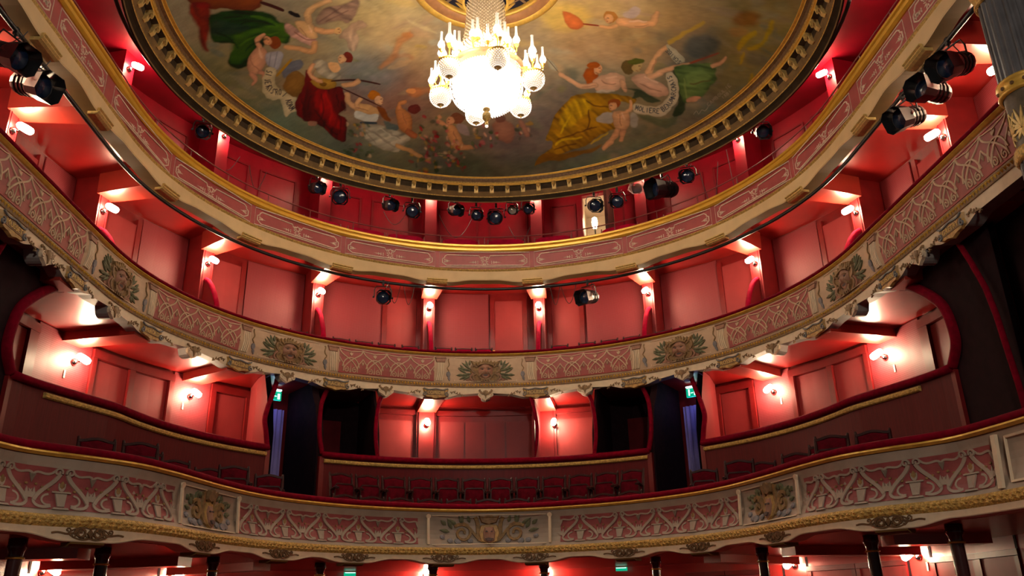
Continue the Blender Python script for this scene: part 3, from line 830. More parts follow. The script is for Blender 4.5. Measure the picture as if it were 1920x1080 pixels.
# ---- first tier front (S curve)
B1 = thing('first_tier_balcony', 'first tier balcony front, greyish cream arabesques on deep rose with bronze mounts', 'balcony', (0, 13.9, 2.2))
N1 = 170; L1 = C1MAX-.15
b = MB(); b.sweep(C1, [(-.2, 3.13), (-.04, 3.145), (.04, 3.125), (.07, 3.09), (.05, 3.05), (-.2, 3.05)], -L1, L1, N1, closed=True); b.obj('velvet_rail', 'velvet', B1, smooth=True)
b = MB(); b.sweep(C1, [(-.1, 3.05), (.05, 3.05), (.06, 3.03), (.03, 3.005), (-.1, 3.005)], -L1, L1, N1, closed=True); b.obj('gold_fillet', 'gold', B1)
def bul1(z):
    t = max(0, min(1, (3.0-z)/.55))
    return .01-.045*math.sin(PI*t*.9)+.06*t*t*t
zz = [2.45+.55*i/8 for i in range(9)]
b = MB(); b.sweep(C1, [(-.1, 2.45)]+[(bul1(z), z) for z in zz]+[(-.1, 3.0)], -L1, L1, N1, closed=True); b.obj('parapet', 'cream_grey', B1, smooth=False)
b = MB(); b.sweep(C1, [(-.1, 2.45), (.075, 2.45), (.095, 2.42), (.098, 2.37), (.085, 2.335), (-.1, 2.335)], -L1, L1, N1, closed=True); b.obj('gold_leaf_band', 'gold_old', B1)
b = MB(); n = int(2*L1/.075)
for i in range(n):                             # carved leaves of the band
    s = -L1+2*L1*(i+.5)/n
    for a, z in ((random.uniform(-.01, .01), 2.405+random.uniform(-.01, .01)), (.037+random.uniform(-.012, .012), 2.37+random.uniform(-.01, .01))):
        x = [C1(s+a-.03, .094, z), C1(s+a, .094, z+.026), C1(s+a+.034, .094, z-.01), C1(s+a, .094, z-.026), C1(s+a+.006, .112, z)]
        b.add(x, [(0, 1, 4), (1, 2, 4), (2, 3, 4), (3, 0, 4)])
o = b.obj('carved_leaves', 'gold_old', B1); o['kind'] = 'stuff'
ORN = sorted([c1near(x, y) for x, y in ((.74, 13.9), (2.2, 13.2), (3.12, 12.1), (3.65, 10.45), (4.2, 8.8))])
ORN = [-x for x in ORN[::-1]]+ORN
def val1(s):
    d = min(abs(s-p) for p in ORN)
    t = max(0, min(1, (d-.22)/.42)); t = t*t*(3-2*t)
    return 2.205+.06*t
n = 360; vs = []
for i in range(n+1):
    s = -L1+2*L1*i/n; z = val1(s)
    vs += [C1(s, .088, 2.335), C1(s, .082, z+.012), C1(s, .094, z+.01), C1(s, .088, z), C1(s, -.12, z), C1(s, -.12, 2.335)]
b = MB(); b.add(vs, [(i*6+j, i*6+j+1, i*6+7+j, i*6+6+j) for i in range(n) for j in range(5)]); b.obj('fascia', 'cream_light', B1)
for s in ORN:
    g = lambda a, d, z: C1(s+a, .084+d, z); b = MB()
    for x in (-1, 1):
        b.rib(g, spiral(x*.09, 2.285, .06, 1.4, 0 if x > 0 else 180, sgn=x), .022, 0, .02); b.rib(g, arc(x*.09, 2.285, .045, 0, 360, 10, .034), .010, 0, .022)
        b.rib(g, bez((x*.15, 2.29), (x*.24, 2.25), (x*.26, 2.31), (x*.36, 2.28), 8), .018, 0, .014)
        for k_ in range(4): b.rib(g, spiral(x*(.045+.055*k_), 2.285+(.026 if k_ % 2 else -.026), .03, 1.1, 90*k_, 8, 1 if k_ % 2 else -1), .011, 0, .018)
        b.rib(g, bez((0, 2.33), (x*.08, 2.36), (x*.16, 2.33), (x*.2, 2.29), 6), .012, 0, .016); b.rib(g, bez((0, 2.24), (x*.08, 2.21), (x*.16, 2.24), (x*.2, 2.28), 6), .012, 0, .016)
    b.plate(g, [(-.03, 2.285), (0, 2.33), (.03, 2.285), (0, 2.24)], 0, .03)
    b.obj('bronze_mount', 'bronze', B1)
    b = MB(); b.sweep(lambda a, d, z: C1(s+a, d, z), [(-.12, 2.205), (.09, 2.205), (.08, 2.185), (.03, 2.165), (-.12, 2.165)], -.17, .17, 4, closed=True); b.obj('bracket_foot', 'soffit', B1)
def on1(c): return lambda s, d, z: C1(c+s, bul1(z)+d, z)
CR = c1near(3.3, 10.55)
CRW = 1.05
def rose_ground(c, w):
    g = on1(c); n_ = max(4, int(w*8)); b = MB(); zs = [2.50+.40*k/5 for k in range(6)]
    b.add([g(-w+2*w*i/n_, .005, z) for i in range(n_+1) for z in zs], [(i*6+k, i*6+k+1, i*6+7+k, i*6+6+k) for i in range(n_) for k in range(5)])
    return b.obj('arabesque_ground', 'rose_deep', B1)
def arabesque(parent, c, p):
    g = on1(c); b = MB(); zb, H = 2.50, .40
    h = lambda x, z: (x*p, zb+z*H)
    for sg in (-1, 1):
        b.rib(g, [h(*q) for q in bez((sg*.06, .86), (sg*.12, .60), (sg*.34, .50), (sg*.44, .20), 8)], .045, .005, .022)
        b.rib(g, [h(*q) for q in bez((sg*.44, .22), (sg*.47, .06), (sg*.30, .0), (sg*.16, .08), 6)], .034, .005, .018)
        b.rib(g, spiral(sg*.10*p, zb+.90*H, .042, 1.2, 200 if sg > 0 else -20, sgn=-sg), .022, .005, .026)
        b.rib(g, [h(*q) for q in bez((sg*.14, .93), (sg*.28, .70), (sg*.42, .98), (sg*.5, .80), 8)], .026, .005, .016)
        b.plate(g, [h(sg*.5-.06, .82), h(sg*.5+.06, .82), h(sg*.5, .60)], .005, .016)
        b.rib(g, [h(*q) for q in bez((sg*.16, .10), (sg*.34, .06), (sg*.36, .34), (sg*.20, .36), 8)], .024, .005, .016)
        for a in (60, 90, 30): b.plate(g, leafp(*h(sg*.44, .24), a if sg > 0 else 180-a, .11, .016, 4), .005, .018)
    # vase with reeds
    b.plate(g, [h(-.10, .40), h(.10, .40), h(.06, .06), h(-.06, .06)], .005, .02); b.rib(g, [h(-.15, .42), h(.15, .42)], .02, .005, .026)
    b.plate(g, [h(-.12, .05), h(.12, .05), h(.14, .0), h(-.14, .0)], .005, .022)
    for a in (70, 90, 110): b.plate(g, leafp(*h(0, .42), a, .10, .018, 4), .005, .018)
    b.obj('arabesque', 'cream_grey', parent)
    b = MB()
    for i in range(9):
        x = -.42+.105*i; z = .58-.16*math.sin(PI*i/8)
        q = h(x, z); b.plate(g, [(q[0]+.016*math.cos(k*PI/3), q[1]+.014*math.sin(k*PI/3)) for k in range(6)], .005, .02)
    b.plate(g, leafp(*h(0, .50), 90, .08, .028), .005, .02)
    b.obj('garland', 'ochre', parent)['kind'] = 'stuff'
def arab_panel(c, w, nu):
    o = rose_ground(c, w); p = 2*w/nu
    for i in range(nu): arabesque(o, c-w+p*(i+.5), p)
g_ = CR-.72-1.15
arab_panel(0+(1.18+CR-.72)/2, (CR-.72-1.18)/2, 5); arab_panel(-(1.18+CR-.72)/2, (CR-.72-1.18)/2, 5)
e0, e1 = CR+.80, c1near(4.70, 7.72)
for sg in (-1, 1): arab_panel(sg*(e0+e1)/2, (e1-e0)/2, 4)
def crest(c, w):
    g = on1(c); b = MB()
    for x in (-w-.06, w+.06):
        b.rib(g, [(x, 2.96), (x, 2.50)], .05, 0, .02)
        b.plate(g, [(x+.045*math.cos(k*PI/4), 2.93+.04*math.sin(k*PI/4)) for k in range(8)], .02, .035)
    b.rib(g, [(-w, 2.945), (w, 2.945)], .014, 0, .012); b.rib(g, [(-w, 2.495), (w, 2.495)], .014, 0, .012)
    root = b.obj('crest_border', 'cream_light', B1)
    q = w/.92
    b = MB()
    for sg in (-1, 1):
        b.rib(g, spiral(sg*.42*q, 2.68, .15*q, 1.3, 90, sgn=sg), .05, 0, .03); b.rib(g, bez((sg*.55*q, 2.78), (sg*.30*q, 2.92), (sg*.26*q, 2.60), (sg*.10*q, 2.55), 10), .055, 0, .03)
        b.rib(g, bez((sg*.22*q, 2.93), (sg*.14*q, 2.80), (sg*.20*q, 2.70), (sg*.15*q, 2.56), 8), .07, 0, .028)
    b.obj('crest_scrolls', 'ochre', root)
    for sg in (-1, 1):
        for x, z, a, l in ((.40, 2.80, 60, .17), (.44, 2.84, 100, .13), (.50, 2.80, 30, .20), (.58, 2.74, 60, .16), (.62, 2.70, 10, .17), (.30, 2.84, 70, .12), (.68, 2.80, 40, .12)):
            b = MB(); b.plate(g, leafp(sg*x*q, z, a if sg > 0 else 180-a, l*q, .034, 4), 0, .02, .028); b.obj('crest_leaf', 'leaf_green', root)
        for x, z, r in ((.62, 2.56, .05), (.50, 2.55, .06), (.74, 2.62, .045), (.30, 2.56, .05)):
            b = MB(); b.plate(g, [(sg*x*q+r*math.cos(k*PI/4), z+r*.8*math.sin(k*PI/4)) for k in range(8)], 0, .02, .03); b.obj('crest_fruit', 'bluegrey', root)
    b = MB(); b.plate(g, [(-.13*q, 2.54), (-.17*q, 2.68), (-.13*q, 2.80), (0, 2.83), (.13*q, 2.80), (.17*q, 2.68), (.13*q, 2.54), (0, 2.49)], .0, .04); b.obj('crest_shield', 'cart_gold', root)
    b = MB(); b.plate(g, [(-.085*q, 2.56), (-.10*q, 2.68), (-.07*q, 2.77), (.07*q, 2.77), (.10*q, 2.68), (.085*q, 2.56), (0, 2.51)], .04, .06, .085); fo = b.obj('crest_mask', 'mask_face', root)
    b = MB(); b.plate(g, [(-.07*q, 2.59), (0, 2.605), (.07*q, 2.59), (.04*q, 2.55), (-.04*q, 2.55)], .06, .088); b.obj('mouth', 'mask_dark', fo)
    for x in (-1, 1): b = MB(); b.plate(g, [(x*.042*q+.022*math.cos(k*PI/3), 2.70+.012*math.sin(k*PI/3)) for k in range(6)], .06, .085); b.obj('eye', 'mask_dark', fo)
    b = MB(); b.plate(g, [(-.12*q, 2.84), (-.17*q, 2.95), (-.09*q, 2.93), (-.04*q, 2.965), (.04*q, 2.965), (.09*q, 2.93), (.17*q, 2.95), (.12*q, 2.84), (0, 2.81)], .02, .06); b.obj('crest_crown', 'bronze_leaf', root)
crest(0, .95); crest(CR, .62); crest(-CR, .62)
for sg in (-1, 1):
    for c in (sg*1.12, sg*(CR-.68), sg*(CR+.72)):
        pass
# plain end panel next to the stage
ce = c1near(4.78, 7.1)
for sg in (-1, 1):
    g = on1(sg*ce); b = MB(); b.rib(g, [(-.40, 2.52), (-.40, 2.93), (.5, 2.93), (.5, 2.52)], .03, 0, .018, closed=True); b.rib(g, [(sg*-.52, 2.97), (sg*-.52, 2.47)], .07, 0, .03)
    o = b.obj('end_panel_moulding', 'cream_light', B1)
    for a in (20, 70, 120, 170, 230, 290): 
        b = MB(); b.plate(g, leafp(.1, 2.74, a, .16, .03, 4), 0, .02); b.obj('end_panel_leaf', 'leaf_green', o)
# ================================================================ first tier boxes: fronts with velvet
def side(p): return 'left' if p < 0 else 'right'
R1 = 5.17
def rbox(p):
    t = max(0, min(1, (abs(p)-84)/18)); t = t*t*(3-2*t)
    return R1+.53*t
def box_front(p0, p1, name, label, velvet_paths, end_turn=0):
    t = thing(name, label, 'box', upt((p0+p1)/2, R1, 2.7))
    f = lambda p, d, z: tuple(upt(p, rbox(p)-d, z)); n = max(8, int(abs(p1-p0)/2)); s0, s1 = p0, p1
    b = MB(); b.sweep(f, [(0, 2.68 if abs(p0) > 36 else 2.89), (0, 4.20), (-.06, 4.20), (-.06, 2.68 if abs(p0) > 36 else 2.89)], s0, s1, n, closed=True); b.obj('wood_panelling', 'red_panelwood', t)
    b = MB(); b.sweep(f, [(-.02, 4.13), (.03, 4.13), (.045, 4.105), (.04, 4.075), (.02, 4.06), (-.02, 4.06)], s0+.4*(1 if s1 > s0 else -1), s1-(.4 if abs(s1) < 50 else 5)*(1 if s1 > s0 else -1), n, closed=True); b.obj('gold_moulding', 'gold_old', t)
    b = MB(); b.sweep(f, [(-.10, 4.26), (0, 4.27), (.06, 4.24), (.075, 4.20), (.05, 4.16), (-.10, 4.16)], s0, s1, n, closed=True); b.obj('velvet_rail', 'velvet', t, smooth=True)
    for P, r in velvet_paths:
        b = MB(); b.tube([upt(a, rr, z) for a, rr, z in P], r, 8); b.obj('velvet_edging', 'velvet', t, smooth=True)
    for q in (p0, p1):
        b = MB(); b.box((0, 0, 0), (.09, .10, 1.45), uframe(q, rbox(q)+.04, 3.45)); b.obj('corner_post', 'red_frame', t)
    return t
def sm(P, n=6):
    """smooth a (phi,r,z) polyline"""
    out = []
    for i in range(len(P)-1):
        a, b_, c, d = P[max(0, i-1)], P[i], P[i+1], P[min(len(P)-1, i+2)]
        for k in range(n):
            t = k/n
            out.append(tuple(.5*(2*q+(-p+r)*t+(2*p-5*q+4*r-s)*t*t+(-p+3*q-3*r+s)*t**3) for p, q, r, s in zip(a, b_, c, d)))
    return out+[P[-1]]
for sg in (-1, 1):
    v1 = sm([(sg*47.6, 5.19, 4.22), (sg*48.1, 5.21, 4.5), (sg*48.2, 5.26, 4.71), (sg*47.1, 5.35, 4.97), (sg*45.7, 5.46, 5.22), (sg*44.2, 5.60, 5.48), (sg*43.6, 5.68, 5.60)])
    v2 = sm([(sg*101.4, 5.72, 4.22), (sg*102.8, 5.72, 4.42), (sg*103.1, 5.72, 4.62), (sg*102.4, 5.72, 4.95), (sg*100.5, 5.72, 5.2), (sg*97, 5.72, 5.5), (sg*94.5, 5.74, 5.62)])
    box_front(sg*47.6, sg*101.6, 'theatre_box', 'long %s first tier box front of dark red wood with velvet edge' % side(sg), [(v1, .045), (v2, .07)])
    # spandrel closing the opening towards the stage
    b = MB(); P = [upt(a, r+.02, z) for a, r, z in v2]; vs = []
    for q in P: vs += [(q.x, q.y, q.z), (q.x+sg*.02, 8.3, min(5.66, q.z+.05)) if q.z < 5.3 else (q.x, q.y-.0, 5.66)]
    vs = [(q.x, q.y, q.z) for q in P]+[(P[-1].x, P[-1].y, 5.66), (P[-1].x, 8.45, 5.66), (P[-1].x, 8.45, 2.7), (P[0].x, P[0].y, 2.7)]
    b.add(vs, [tuple(range(len(vs)))])
    b.add([(x+sg*.08, y, z) for x, y, z in vs], [tuple(range(len(vs)))])
    struct(b.obj('wall_spandrel_%s' % side(sg), 'near_black'), 'dark arched spandrel at the stage end of the %s first tier boxes' % side(sg))  # shade under the tier is put into the near-black colour
    # velvet border of the stage box opening
    P = [(5.66, 8.92, 5.62), (5.66, 8.75, 5.25), (5.66, 8.60, 4.86), (5.66, 8.53, 4.5), (5.66, 8.50, 4.18), (5.66, 8.45, 3.7), (5.66, 8.42, 3.1)]
    b = MB(); b.tube([(sg*x, y, z) for x, y, z in P], .035, 8)
    tag(b.obj('curtain_edging', 'velvet', smooth=True), 'red velvet edging of the dark %s stage box' % side(sg), 'edging')
cv = []
for p, bow in ((-35, 1), (-23.6, -1), (23.6, 1), (35, -1)):
    q = 1 if p > 0 else -1
    if abs(p) > 30: cv.append((sm([(p+q*.4, 5.19, 4.22), (p+q*.8, 5.24, 4.45), (p+q*.9, 5.30, 4.74), (p+q*.2, 5.43, 5.15), (p-q*1.1, 5.58, 5.42), (p-q*2.2, 5.66, 5.6)]), .045))
    else: cv.append((sm([(p-q*.2, 5.19, 4.24), (p+q*.2, 5.25, 4.6), (p-q*.1, 5.35, 4.97), (p-q*1.0, 5.5, 5.36), (p-q*2.2, 5.66, 5.6)]), .04))
cv.append((sm([(10.0, 5.3, 4.24), (10.6, 5.35, 4.5), (10.9, 5.4, 4.9), (10.3, 5.45, 5.3), (9.4, 5.5, 5.6)]), .035))
box_front(-35.6, 35.6, 'theatre_box', 'centre first tier box front with velvet rail behind the two seat rows', cv)
# passages with exit signs
for sg in (-1, 1):
    b = MB(); n = 22; vs = []
    for i in range(n+1):
        p = sg*(36.9+(42.2-36.9)*i/n); q = upt(p, 6.70+.03*math.sin(i*1.9), 0)
        vs += [(q.x, q.y, 2.9), (q.x, q.y, 5.30)]
    b.add(vs, [(2*i, 2*i+1, 2*i+3, 2*i+2) for i in range(n)])
    tag(b.obj('passage_curtain', 'violet_lit_cloth', smooth=True), 'curtain at the end of the %s first tier passage, violet light painted in' % side(sg), 'curtain')  # violet here is passage light painted into the cloth
    t = thing('exit_sign', 'green glowing exit sign over the %s first tier passage' % side(sg), 'sign', upt(sg*40.3, 6.35, 5.42))
    M_ = uframe(sg*40.3, 6.35, 5.47)
    b = MB(); b.box((0, 0, 0), (.25, .05, .17), M_); b.obj('housing', 'exit_green', t)
    b = MB(); b.box((0, -.02, .11), (.22, .09, .03), M_); b.obj('lamp', 'exit_white', t)
    b = MB()
    for x, z, w_, h_ in ((-.06, .0, .03, .10), (-.06, .06, .03, .03), (.0, 0, .05, .015), (.07, 0, .05, .11)): b.box((x, -.028, z-.01), (w_, .004, h_), M_)
    b.obj('pictogram', 'exit_white', t)
    b = MB(); b.box((0, 0, 0), (.012, .2, .26), uframe(sg*35.4, 5.95, 4.86)); tag(b.obj('notice', 'blue_sign'), 'small blue notice on the dark passage side of the %s centre box' % side(sg), 'sign')
    # bluish light added in the passage, standing in for corridor daylight
    ld = bpy.data.lights.new('added_passage_light', 'POINT'); ld.energy = 2.5; ld.color = (.42, .42, 1); ld.shadow_soft_size = .06
    o = bpy.data.objects.new('added_passage_light', ld); COL.objects.link(o); o.location = upt(sg*40.2, 6.35, 5.3)
    o['label'] = 'bluish light added in the %s passage for corridor daylight' % side(sg); o['category'] = 'lamp'
    # stalls exit sign
    t = thing('exit_sign', 'green exit sign at the %s rear of the stalls' % side(sg), 'sign', upt(sg*24.5, 6.3, 2.2))
    M_ = uframe(sg*24.5, 6.3, 2.205)
    b = MB(); b.box((0, 0, 0), (.22, .05, .07), M_); b.obj('housing', 'exit_green', t)
    b = MB(); b.box((0, 0, .02), (.2, .06, .012), M_); b.obj('lamp', 'exit_white', t)

# ================================================================ sconces
def make_sconce(name):
    t = thing(name, 'x', 'wall lamp', world=False)
    b = MB(); b.lathe([(0, 0), (.05, 0), (.058, .012), (.035, .022), (.03, .05), (.0, .055)], 14, Matrix.Rotation(PI/2, 4, 'X')); b.obj('back_plate', 'chrome', t, smooth=True)
    b = MB(); b.tube([(0, -.05, 0), (0, -.09, .0), (0, -.12, .03), (0, -.13, .05)], .012, 6); b.obj('arm', 'chrome', t)
    b = MB(); b.lathe([(.0, -.04), (.04, -.035), (.052, -.01), (.056, .06), (.056, .14), (.05, .19), (.028, .212), (0, .216)], 12, Matrix.Translation((0, -.10, .085)) @ Matrix.Rotation(PI/2+.55, 4, 'X')); b.obj('glass_tube', 'glow', t, smooth=True)
    return t
SC0 = make_sconce('wall_sconce'); used = [False]
def sconce(ph, r, z, label, group):
    t = SC0 if not used[0] else copy_tree(SC0); used[0] = True
    m = uframe(ph, r, z); t.location = m.translation; t.rotation_euler = m.to_euler()
    t['label'] = label; t['group'] = group
    return t
ordn = {10.75: 'first', 32.25: 'second', 53.75: 'third', 75.25: 'fourth', 96.75: 'fifth', 110.4: 'sixth'}
for sg in (-1, 1):
    for p in PIL:
        sconce(sg*p, 6.695, 7.88, 'lit tubular lamp on the %s second tier pilaster %s of the centre' % (ordn[p], side(sg)), 'second tier lamps')
        sconce(sg*p, 6.685, 10.74, 'lit tubular lamp on the %s gallery pilaster %s of the centre' % (ordn[p], side(sg)), 'gallery lamps')
    for p in (53.75, 75.25):
        sconce(sg*p, 6.73, 5.25, 'lamp on the %s first tier box wall, %s' % (side(sg), {53.75: 'next to the passage', 75.25: 'between double door and stage end', 97.6: 'nearest the stage'}[p]), 'first tier lamps')
    for p in (54.6, 76.7):
        sconce(sg*p, 6.49, 2.12, 'lit lamp under the first tier on the %s stalls wall, %s' % (side(sg), {54.6: 'farther one', 76.7: 'nearer one', 97.0: 'nearest the stage'}[p]), 'stalls lamps')
    sconce(sg*10.75, 6.49, 2.18, 'lit lamp at the back of the stalls, just %s of the centre' % side(sg), 'stalls lamps')
sconce(-10.9, 6.66, 5.22, 'lit lamp on the pilaster in the centre first tier box', 'first tier lamps')
sconce(13.0, 6.64, 5.18, 'lit lamp glaring beside the partition in the centre right box', 'first tier lamps')
for sg in (-1, 1):
    for p, r, z in ((54.9, 6.73, 5.05), (76.6, 6.73, 5.02), (78.0, 6.49, 1.98)):
        b = MB(); b.box((0, 0, 0), (.03, .02, .12), uframe(sg*p, r, z)); tag(b.obj('light_switch', 'switch_white'), 'small ivory switch under the %s lamp on the %s %s wall' % ('stage end' if p > 70 else 'passage end', side(sg), 'first tier' if z > 3 else 'stalls'), 'switch')

# ================================================================ second tier: box dividers, chairs
for sg in (-1, 1):
    for p in PIL:
        t = thing('box_divider', 'curved velvet topped divider at the %s second tier pilaster %s of the centre' % (ordn[p], side(sg)), 'divider', upt(sg*p, 6.1, 5.9), 'second tier dividers')
        P = [(6.70, 7.55), (6.60, 7.49), (6.48, 7.36), (6.37, 7.18), (6.28, 6.98), (6.22, 6.78), (6.20, 6.5)]
        b = MB(); vs = []
        for x in (-.025, .025):
            m = uframe(sg*p, 0, 0); o_ = upt(sg*p, 0, 0)
            for r, z in P+[(6.20, 5.91), (6.70, 5.91)]:
                vs.append(Matrix.Translation(upt(sg*p, r, z)) @ (m.to_3x3() @ Vector((x, 0, 0))))
        k = len(P)+2
        b.add(vs, [tuple(range(k)), tuple(range(k, 2*k))[::-1]]+[(i, (i+1) % k, k+(i+1) % k, k+i) for i in range(k)]); b.obj('panel', 'red_frame', t)
        b = MB(); b.tube([upt(sg*p, r, z) for r, z in P], .05, 8); b.obj('velvet_edging', 'velvet_bright', t, smooth=True)

def make_chair(kind):
    t = thing({'box': 'box_chair', 'seat': 'red_armchair', 'bench': 'gallery_bench'}[kind], 'x', 'chair', world=False)
    if kind == 'box':
        for x in (-.17, .17):
            b = MB(); b.tube([(x, .19, 0), (x, .20, .45), (x*1.05, .24, .97)], .018, 6); b.obj('leg', 'wood_dark', t)
            b = MB(); b.tube([(x, -.19, 0), (x, -.19, .44)], [.013, .02], 6); b.obj('leg', 'wood_dark', t)
        b = MB(); b.sweep(lambda s, d, z: (s, -d, z), [(-.20, .43), (.21, .43), (.22, .47), (.19, .5), (-.20, .5)], -.2, .2, 4, closed=True); b.obj('seat', 'seat_red', t)
        b = MB(); b.box((0, .222, .80), (.30, .035, .24)); b.obj('back_cushion', 'velvet_bright', t)
        b = MB(); b.rib(lambda s, d, z: (s, .245-d, z), [(-.19, .925), (-.1, .93), (0, .935), (.1, .93), (.19, .925)], .035, 0, .03); b.obj('crest_rail', 'wood_dark', t)
        b = MB(); b.rib(lambda s, d, z: (s, .24-d, z), [(-.18, .66), (.18, .66)], .03, 0, .03); b.obj('back_rail', 'wood_dark', t)
    elif kind == 'seat':
        for x in (-.205, .205):
            b = MB(); b.tube([(x, .12, 0), (x, .12, .45), (x, .17, .72), (x, .205, .88), (x*1.02, .215, .915)], [.03, .026, .026, .022, .014], 6); b.obj('standard', 'wood_dark', t)
            b = MB(); b.tube([(x, -.16, .60), (x, -.05, .63), (x, .14, .60)], [.022, .026, .018], 6); b.obj('armrest', 'wood_dark', t)
        b = MB(); b.rib(lambda s, d, z: (s, .205-d, z), [(-.21, .862), (-.18, .862), (-.14, .868), (-.07, .888), (0, .896), (.07, .888), (.14, .868), (.18, .862), (.21, .862)], .04, 0, .035); b.obj('crest_rail', 'wood_dark', t)
        b = MB(); b.plate(lambda s, d, z: (s, .19-d, z), [(-.19, .52), (.19, .52), (.19, .845), (.12, .855), (0, .88), (-.12, .855), (-.19, .845)], 0, .03, .05); b.obj('back_cushion', 'seat_red', t)
        b = MB(); b.plate(lambda s, d, z: (s, .08-d, z), [(-.185, .40), (.185, .40), (.18, .66), (.15, .70), (-.15, .70), (-.18, .66)], 0, .05, .06); b.obj('tip_up_seat', 'seat_red', t)
        b = MB(); b.rib(lambda s, d, z: (s, .06-d, z), [(-.18, .42), (-.175, .66), (-.14, .70), (.14, .70), (.175, .66), (.18, .42)], .028, .02, .04); b.obj('seat_rim', 'wood_dark', t)
    else:
        b = MB(); b.box((0, .02, .42), (.86, .42, .09)); b.obj('seat', 'seat_red', t)
        b = MB(); b.plate(lambda s, d, z: (s, .24-d, z), [(-.41, .46), (.41, .46), (.41, .86), (.3, .90), (-.3, .90), (-.41, .86)], 0, .05, .06); b.obj('back_cushion', 'velvet_bright', t)
        for x in (-.43, .43):
            b = MB(); b.tube([(x, .23, 0), (x, .25, .92)], .014, 6); b.obj('standard', 'rust_rail', t)
            b = MB(); b.tube([(x, -.15, 0), (x, -.15, .40)], .014, 6); b.obj('standard', 'rust_rail', t)
    return t
PROTO = {}
def chair(kind, m, label, group):
    if kind not in PROTO: PROTO[kind] = t = make_chair(kind)
    else: t = copy_tree(PROTO[kind])
    t.location = m.translation; t.rotation_euler = m.to_euler(); t['label'] = label; t['group'] = group
    return t
BAYN = {0: 'back centre bay'}
for i, phs in enumerate(((-28.5, -24, -19.5, -14.8), (-8.2, -4.2, -.2), (15, 20.5, 25, 29.5), (36, 41, 46), (-48, -42, -37), (-68, -62), (62, 68), (-89, -84), (84, 89))):
    for j, p in enumerate(phs):
        bay = {0: 'bay left of the back centre', 1: 'back centre bay', 2: 'bay right of the back centre', 3: 'second bay right of the centre', 4: 'second bay left of the centre', 5: 'third bay on the left', 6: 'third bay on the right', 7: 'fourth bay on the left', 8: 'fourth bay on the right'}[i]
        chair('box', uframe(p, 6.05, 5.9), 'red chair %s from the left in the second tier %s' % (('one', 'two', 'three', 'four')[j], bay), 'second tier chairs')
nw = ['first', 'second', 'third', 'fourth', 'fifth', 'sixth', 'seventh', 'eighth', 'ninth', 'tenth', 'eleventh', 'twelfth']
for i in range(12):
    p = -34.9+6.35*i
    chair('seat', uframe(p, 4.28, 2.88), 'dark framed red tip-up seat, %s from the left in the back row' % nw[i], 'first tier row seats')
for i in range(11):
    p = -38.5+7.7*i
    chair('seat', uframe(p, 3.60, 2.42), 'dark framed red tip-up seat, %s from the left in the front row' % nw[i], 'first tier row seats')
SIDE = [(-4.78, 10.20, 60), (-4.36, 10.50, 60), (-4.5, 11.1, 62), (-4.38, 11.8, 58), (-4.12, 12.55, 54), (-3.72, 12.35, 50), (-3.42, 13.2, 44)]
for sg in (-1, 1):
    for i, (x, y, a) in enumerate(SIDE):
        m = Matrix.Rotation(math.radians(-sg*(a-25)), 4, 'Z'); m.translation = Vector((-sg*x if sg > 0 else x, y, 2.67))
        chair('seat', m, 'red seat inside the %s first tier curve, %s from the stage' % (side(sg), nw[i]), 'first tier side seats')
for i, p in enumerate((-66, -33, -24, -16, -4.8, 4.6, 14.2, 28, 41, 66)):
    chair('bench', uframe(p, 6.28, 8.67), 'red velvet gallery bench behind the gold rail, %s from the left' % nw[i], 'gallery benches')
# gallery handrail
t = thing('gallery_handrail', 'thin rust red safety handrail above the gold gallery rail', 'handrail', (0, 16.5, 8.98))
f = U(5.58); S_ = us(118, 5.58)
b = MB(); b.tube([f(-S_+2*S_*i/110, 0, 9.21) for i in range(111)], .013, 6); b.obj('rail', 'rust_rail', t)
for i in range(-12, 13):
    s = S_*i/12.4
    b = MB(); b.tube([f(s, 0, 8.97), f(s, 0, 9.21)], .010, 6); b.obj('post', 'rust_rail', t)

# ================================================================ columns
CI = 1
for sg in (-1, 1):
    for i, (x, y) in enumerate(((.93, 14.55), (2.67, 13.8), (3.80, 11.97), (4.47, 10.02), (4.78, 8.75))):
        t = thing('iron_column', 'dark polished column under the first tier, %s %s of the centre' % (nw[i], side(sg)), 'column', (sg*x, y, 0), 'stalls columns')
        M_ = Matrix.Translation((sg*x, y, 0))
        b = MB(); b.lathe([(.12, 0), (.12, .1), (.085, .16), (.076, .3), (.068, 2.06)], 14, M_); b.obj('shaft', 'column_wood', t, smooth=True)
        b = MB(); b.lathe([(.068, 2.06), (.084, 2.063), (.086, 2.075), (.075, 2.083), (.068, 2.083)], 14, M_); b.obj('gold_ring', 'gold', t, smooth=True)
        b = MB(); b.lathe([(.068, 2.083), (.07, 2.13), (.085, 2.16), (.092, 2.18), (.086, 2.195), (.086, 2.255), (0, 2.255)], 14, M_); b.obj('capital', 'column_wood', t, smooth=True)
# the fluted proscenium column at the right edge
x, y = 5.30, 6.72
t = thing('proscenium_column', 'fluted dark grey column with gold rings at the right edge', 'column', (x, y, 3.1))
def flutes(z0, z1, r0, r1, n=18):
    b = MB(); vs = []
    for z, r in ((z0, r0), (z0+.03, r0), (z1-.03, r1), (z1, r1)):
        for i in range(n*4):
            a = 2*PI*i/(n*4); rr = r*(1-.075*(1 if i % 4 in (1, 2) and z0 < z < z1 else 0))
            vs.append((x+rr*math.cos(a), y+rr*math.sin(a), z))
    k = n*4
    b.add(vs, [(j*k+i, j*k+(i+1) % k, (j+1)*k+(i+1) % k, (j+1)*k+i) for j in range(3) for i in range(k)])
    return b
M_ = Matrix.Translation((x, y, 0))
flutes(3.0, 5.48, .235, .235).obj('lower_shaft', 'steel_col', t)
b = MB(); b.lathe([(.235, 5.46), (.26, 5.47), (.275, 5.50), (.265, 5.53), (.27, 5.56), (.255, 5.60), (.235, 5.61)], 28, M_); o = b.obj('lower_ring', 'gold_old', t, smooth=True)
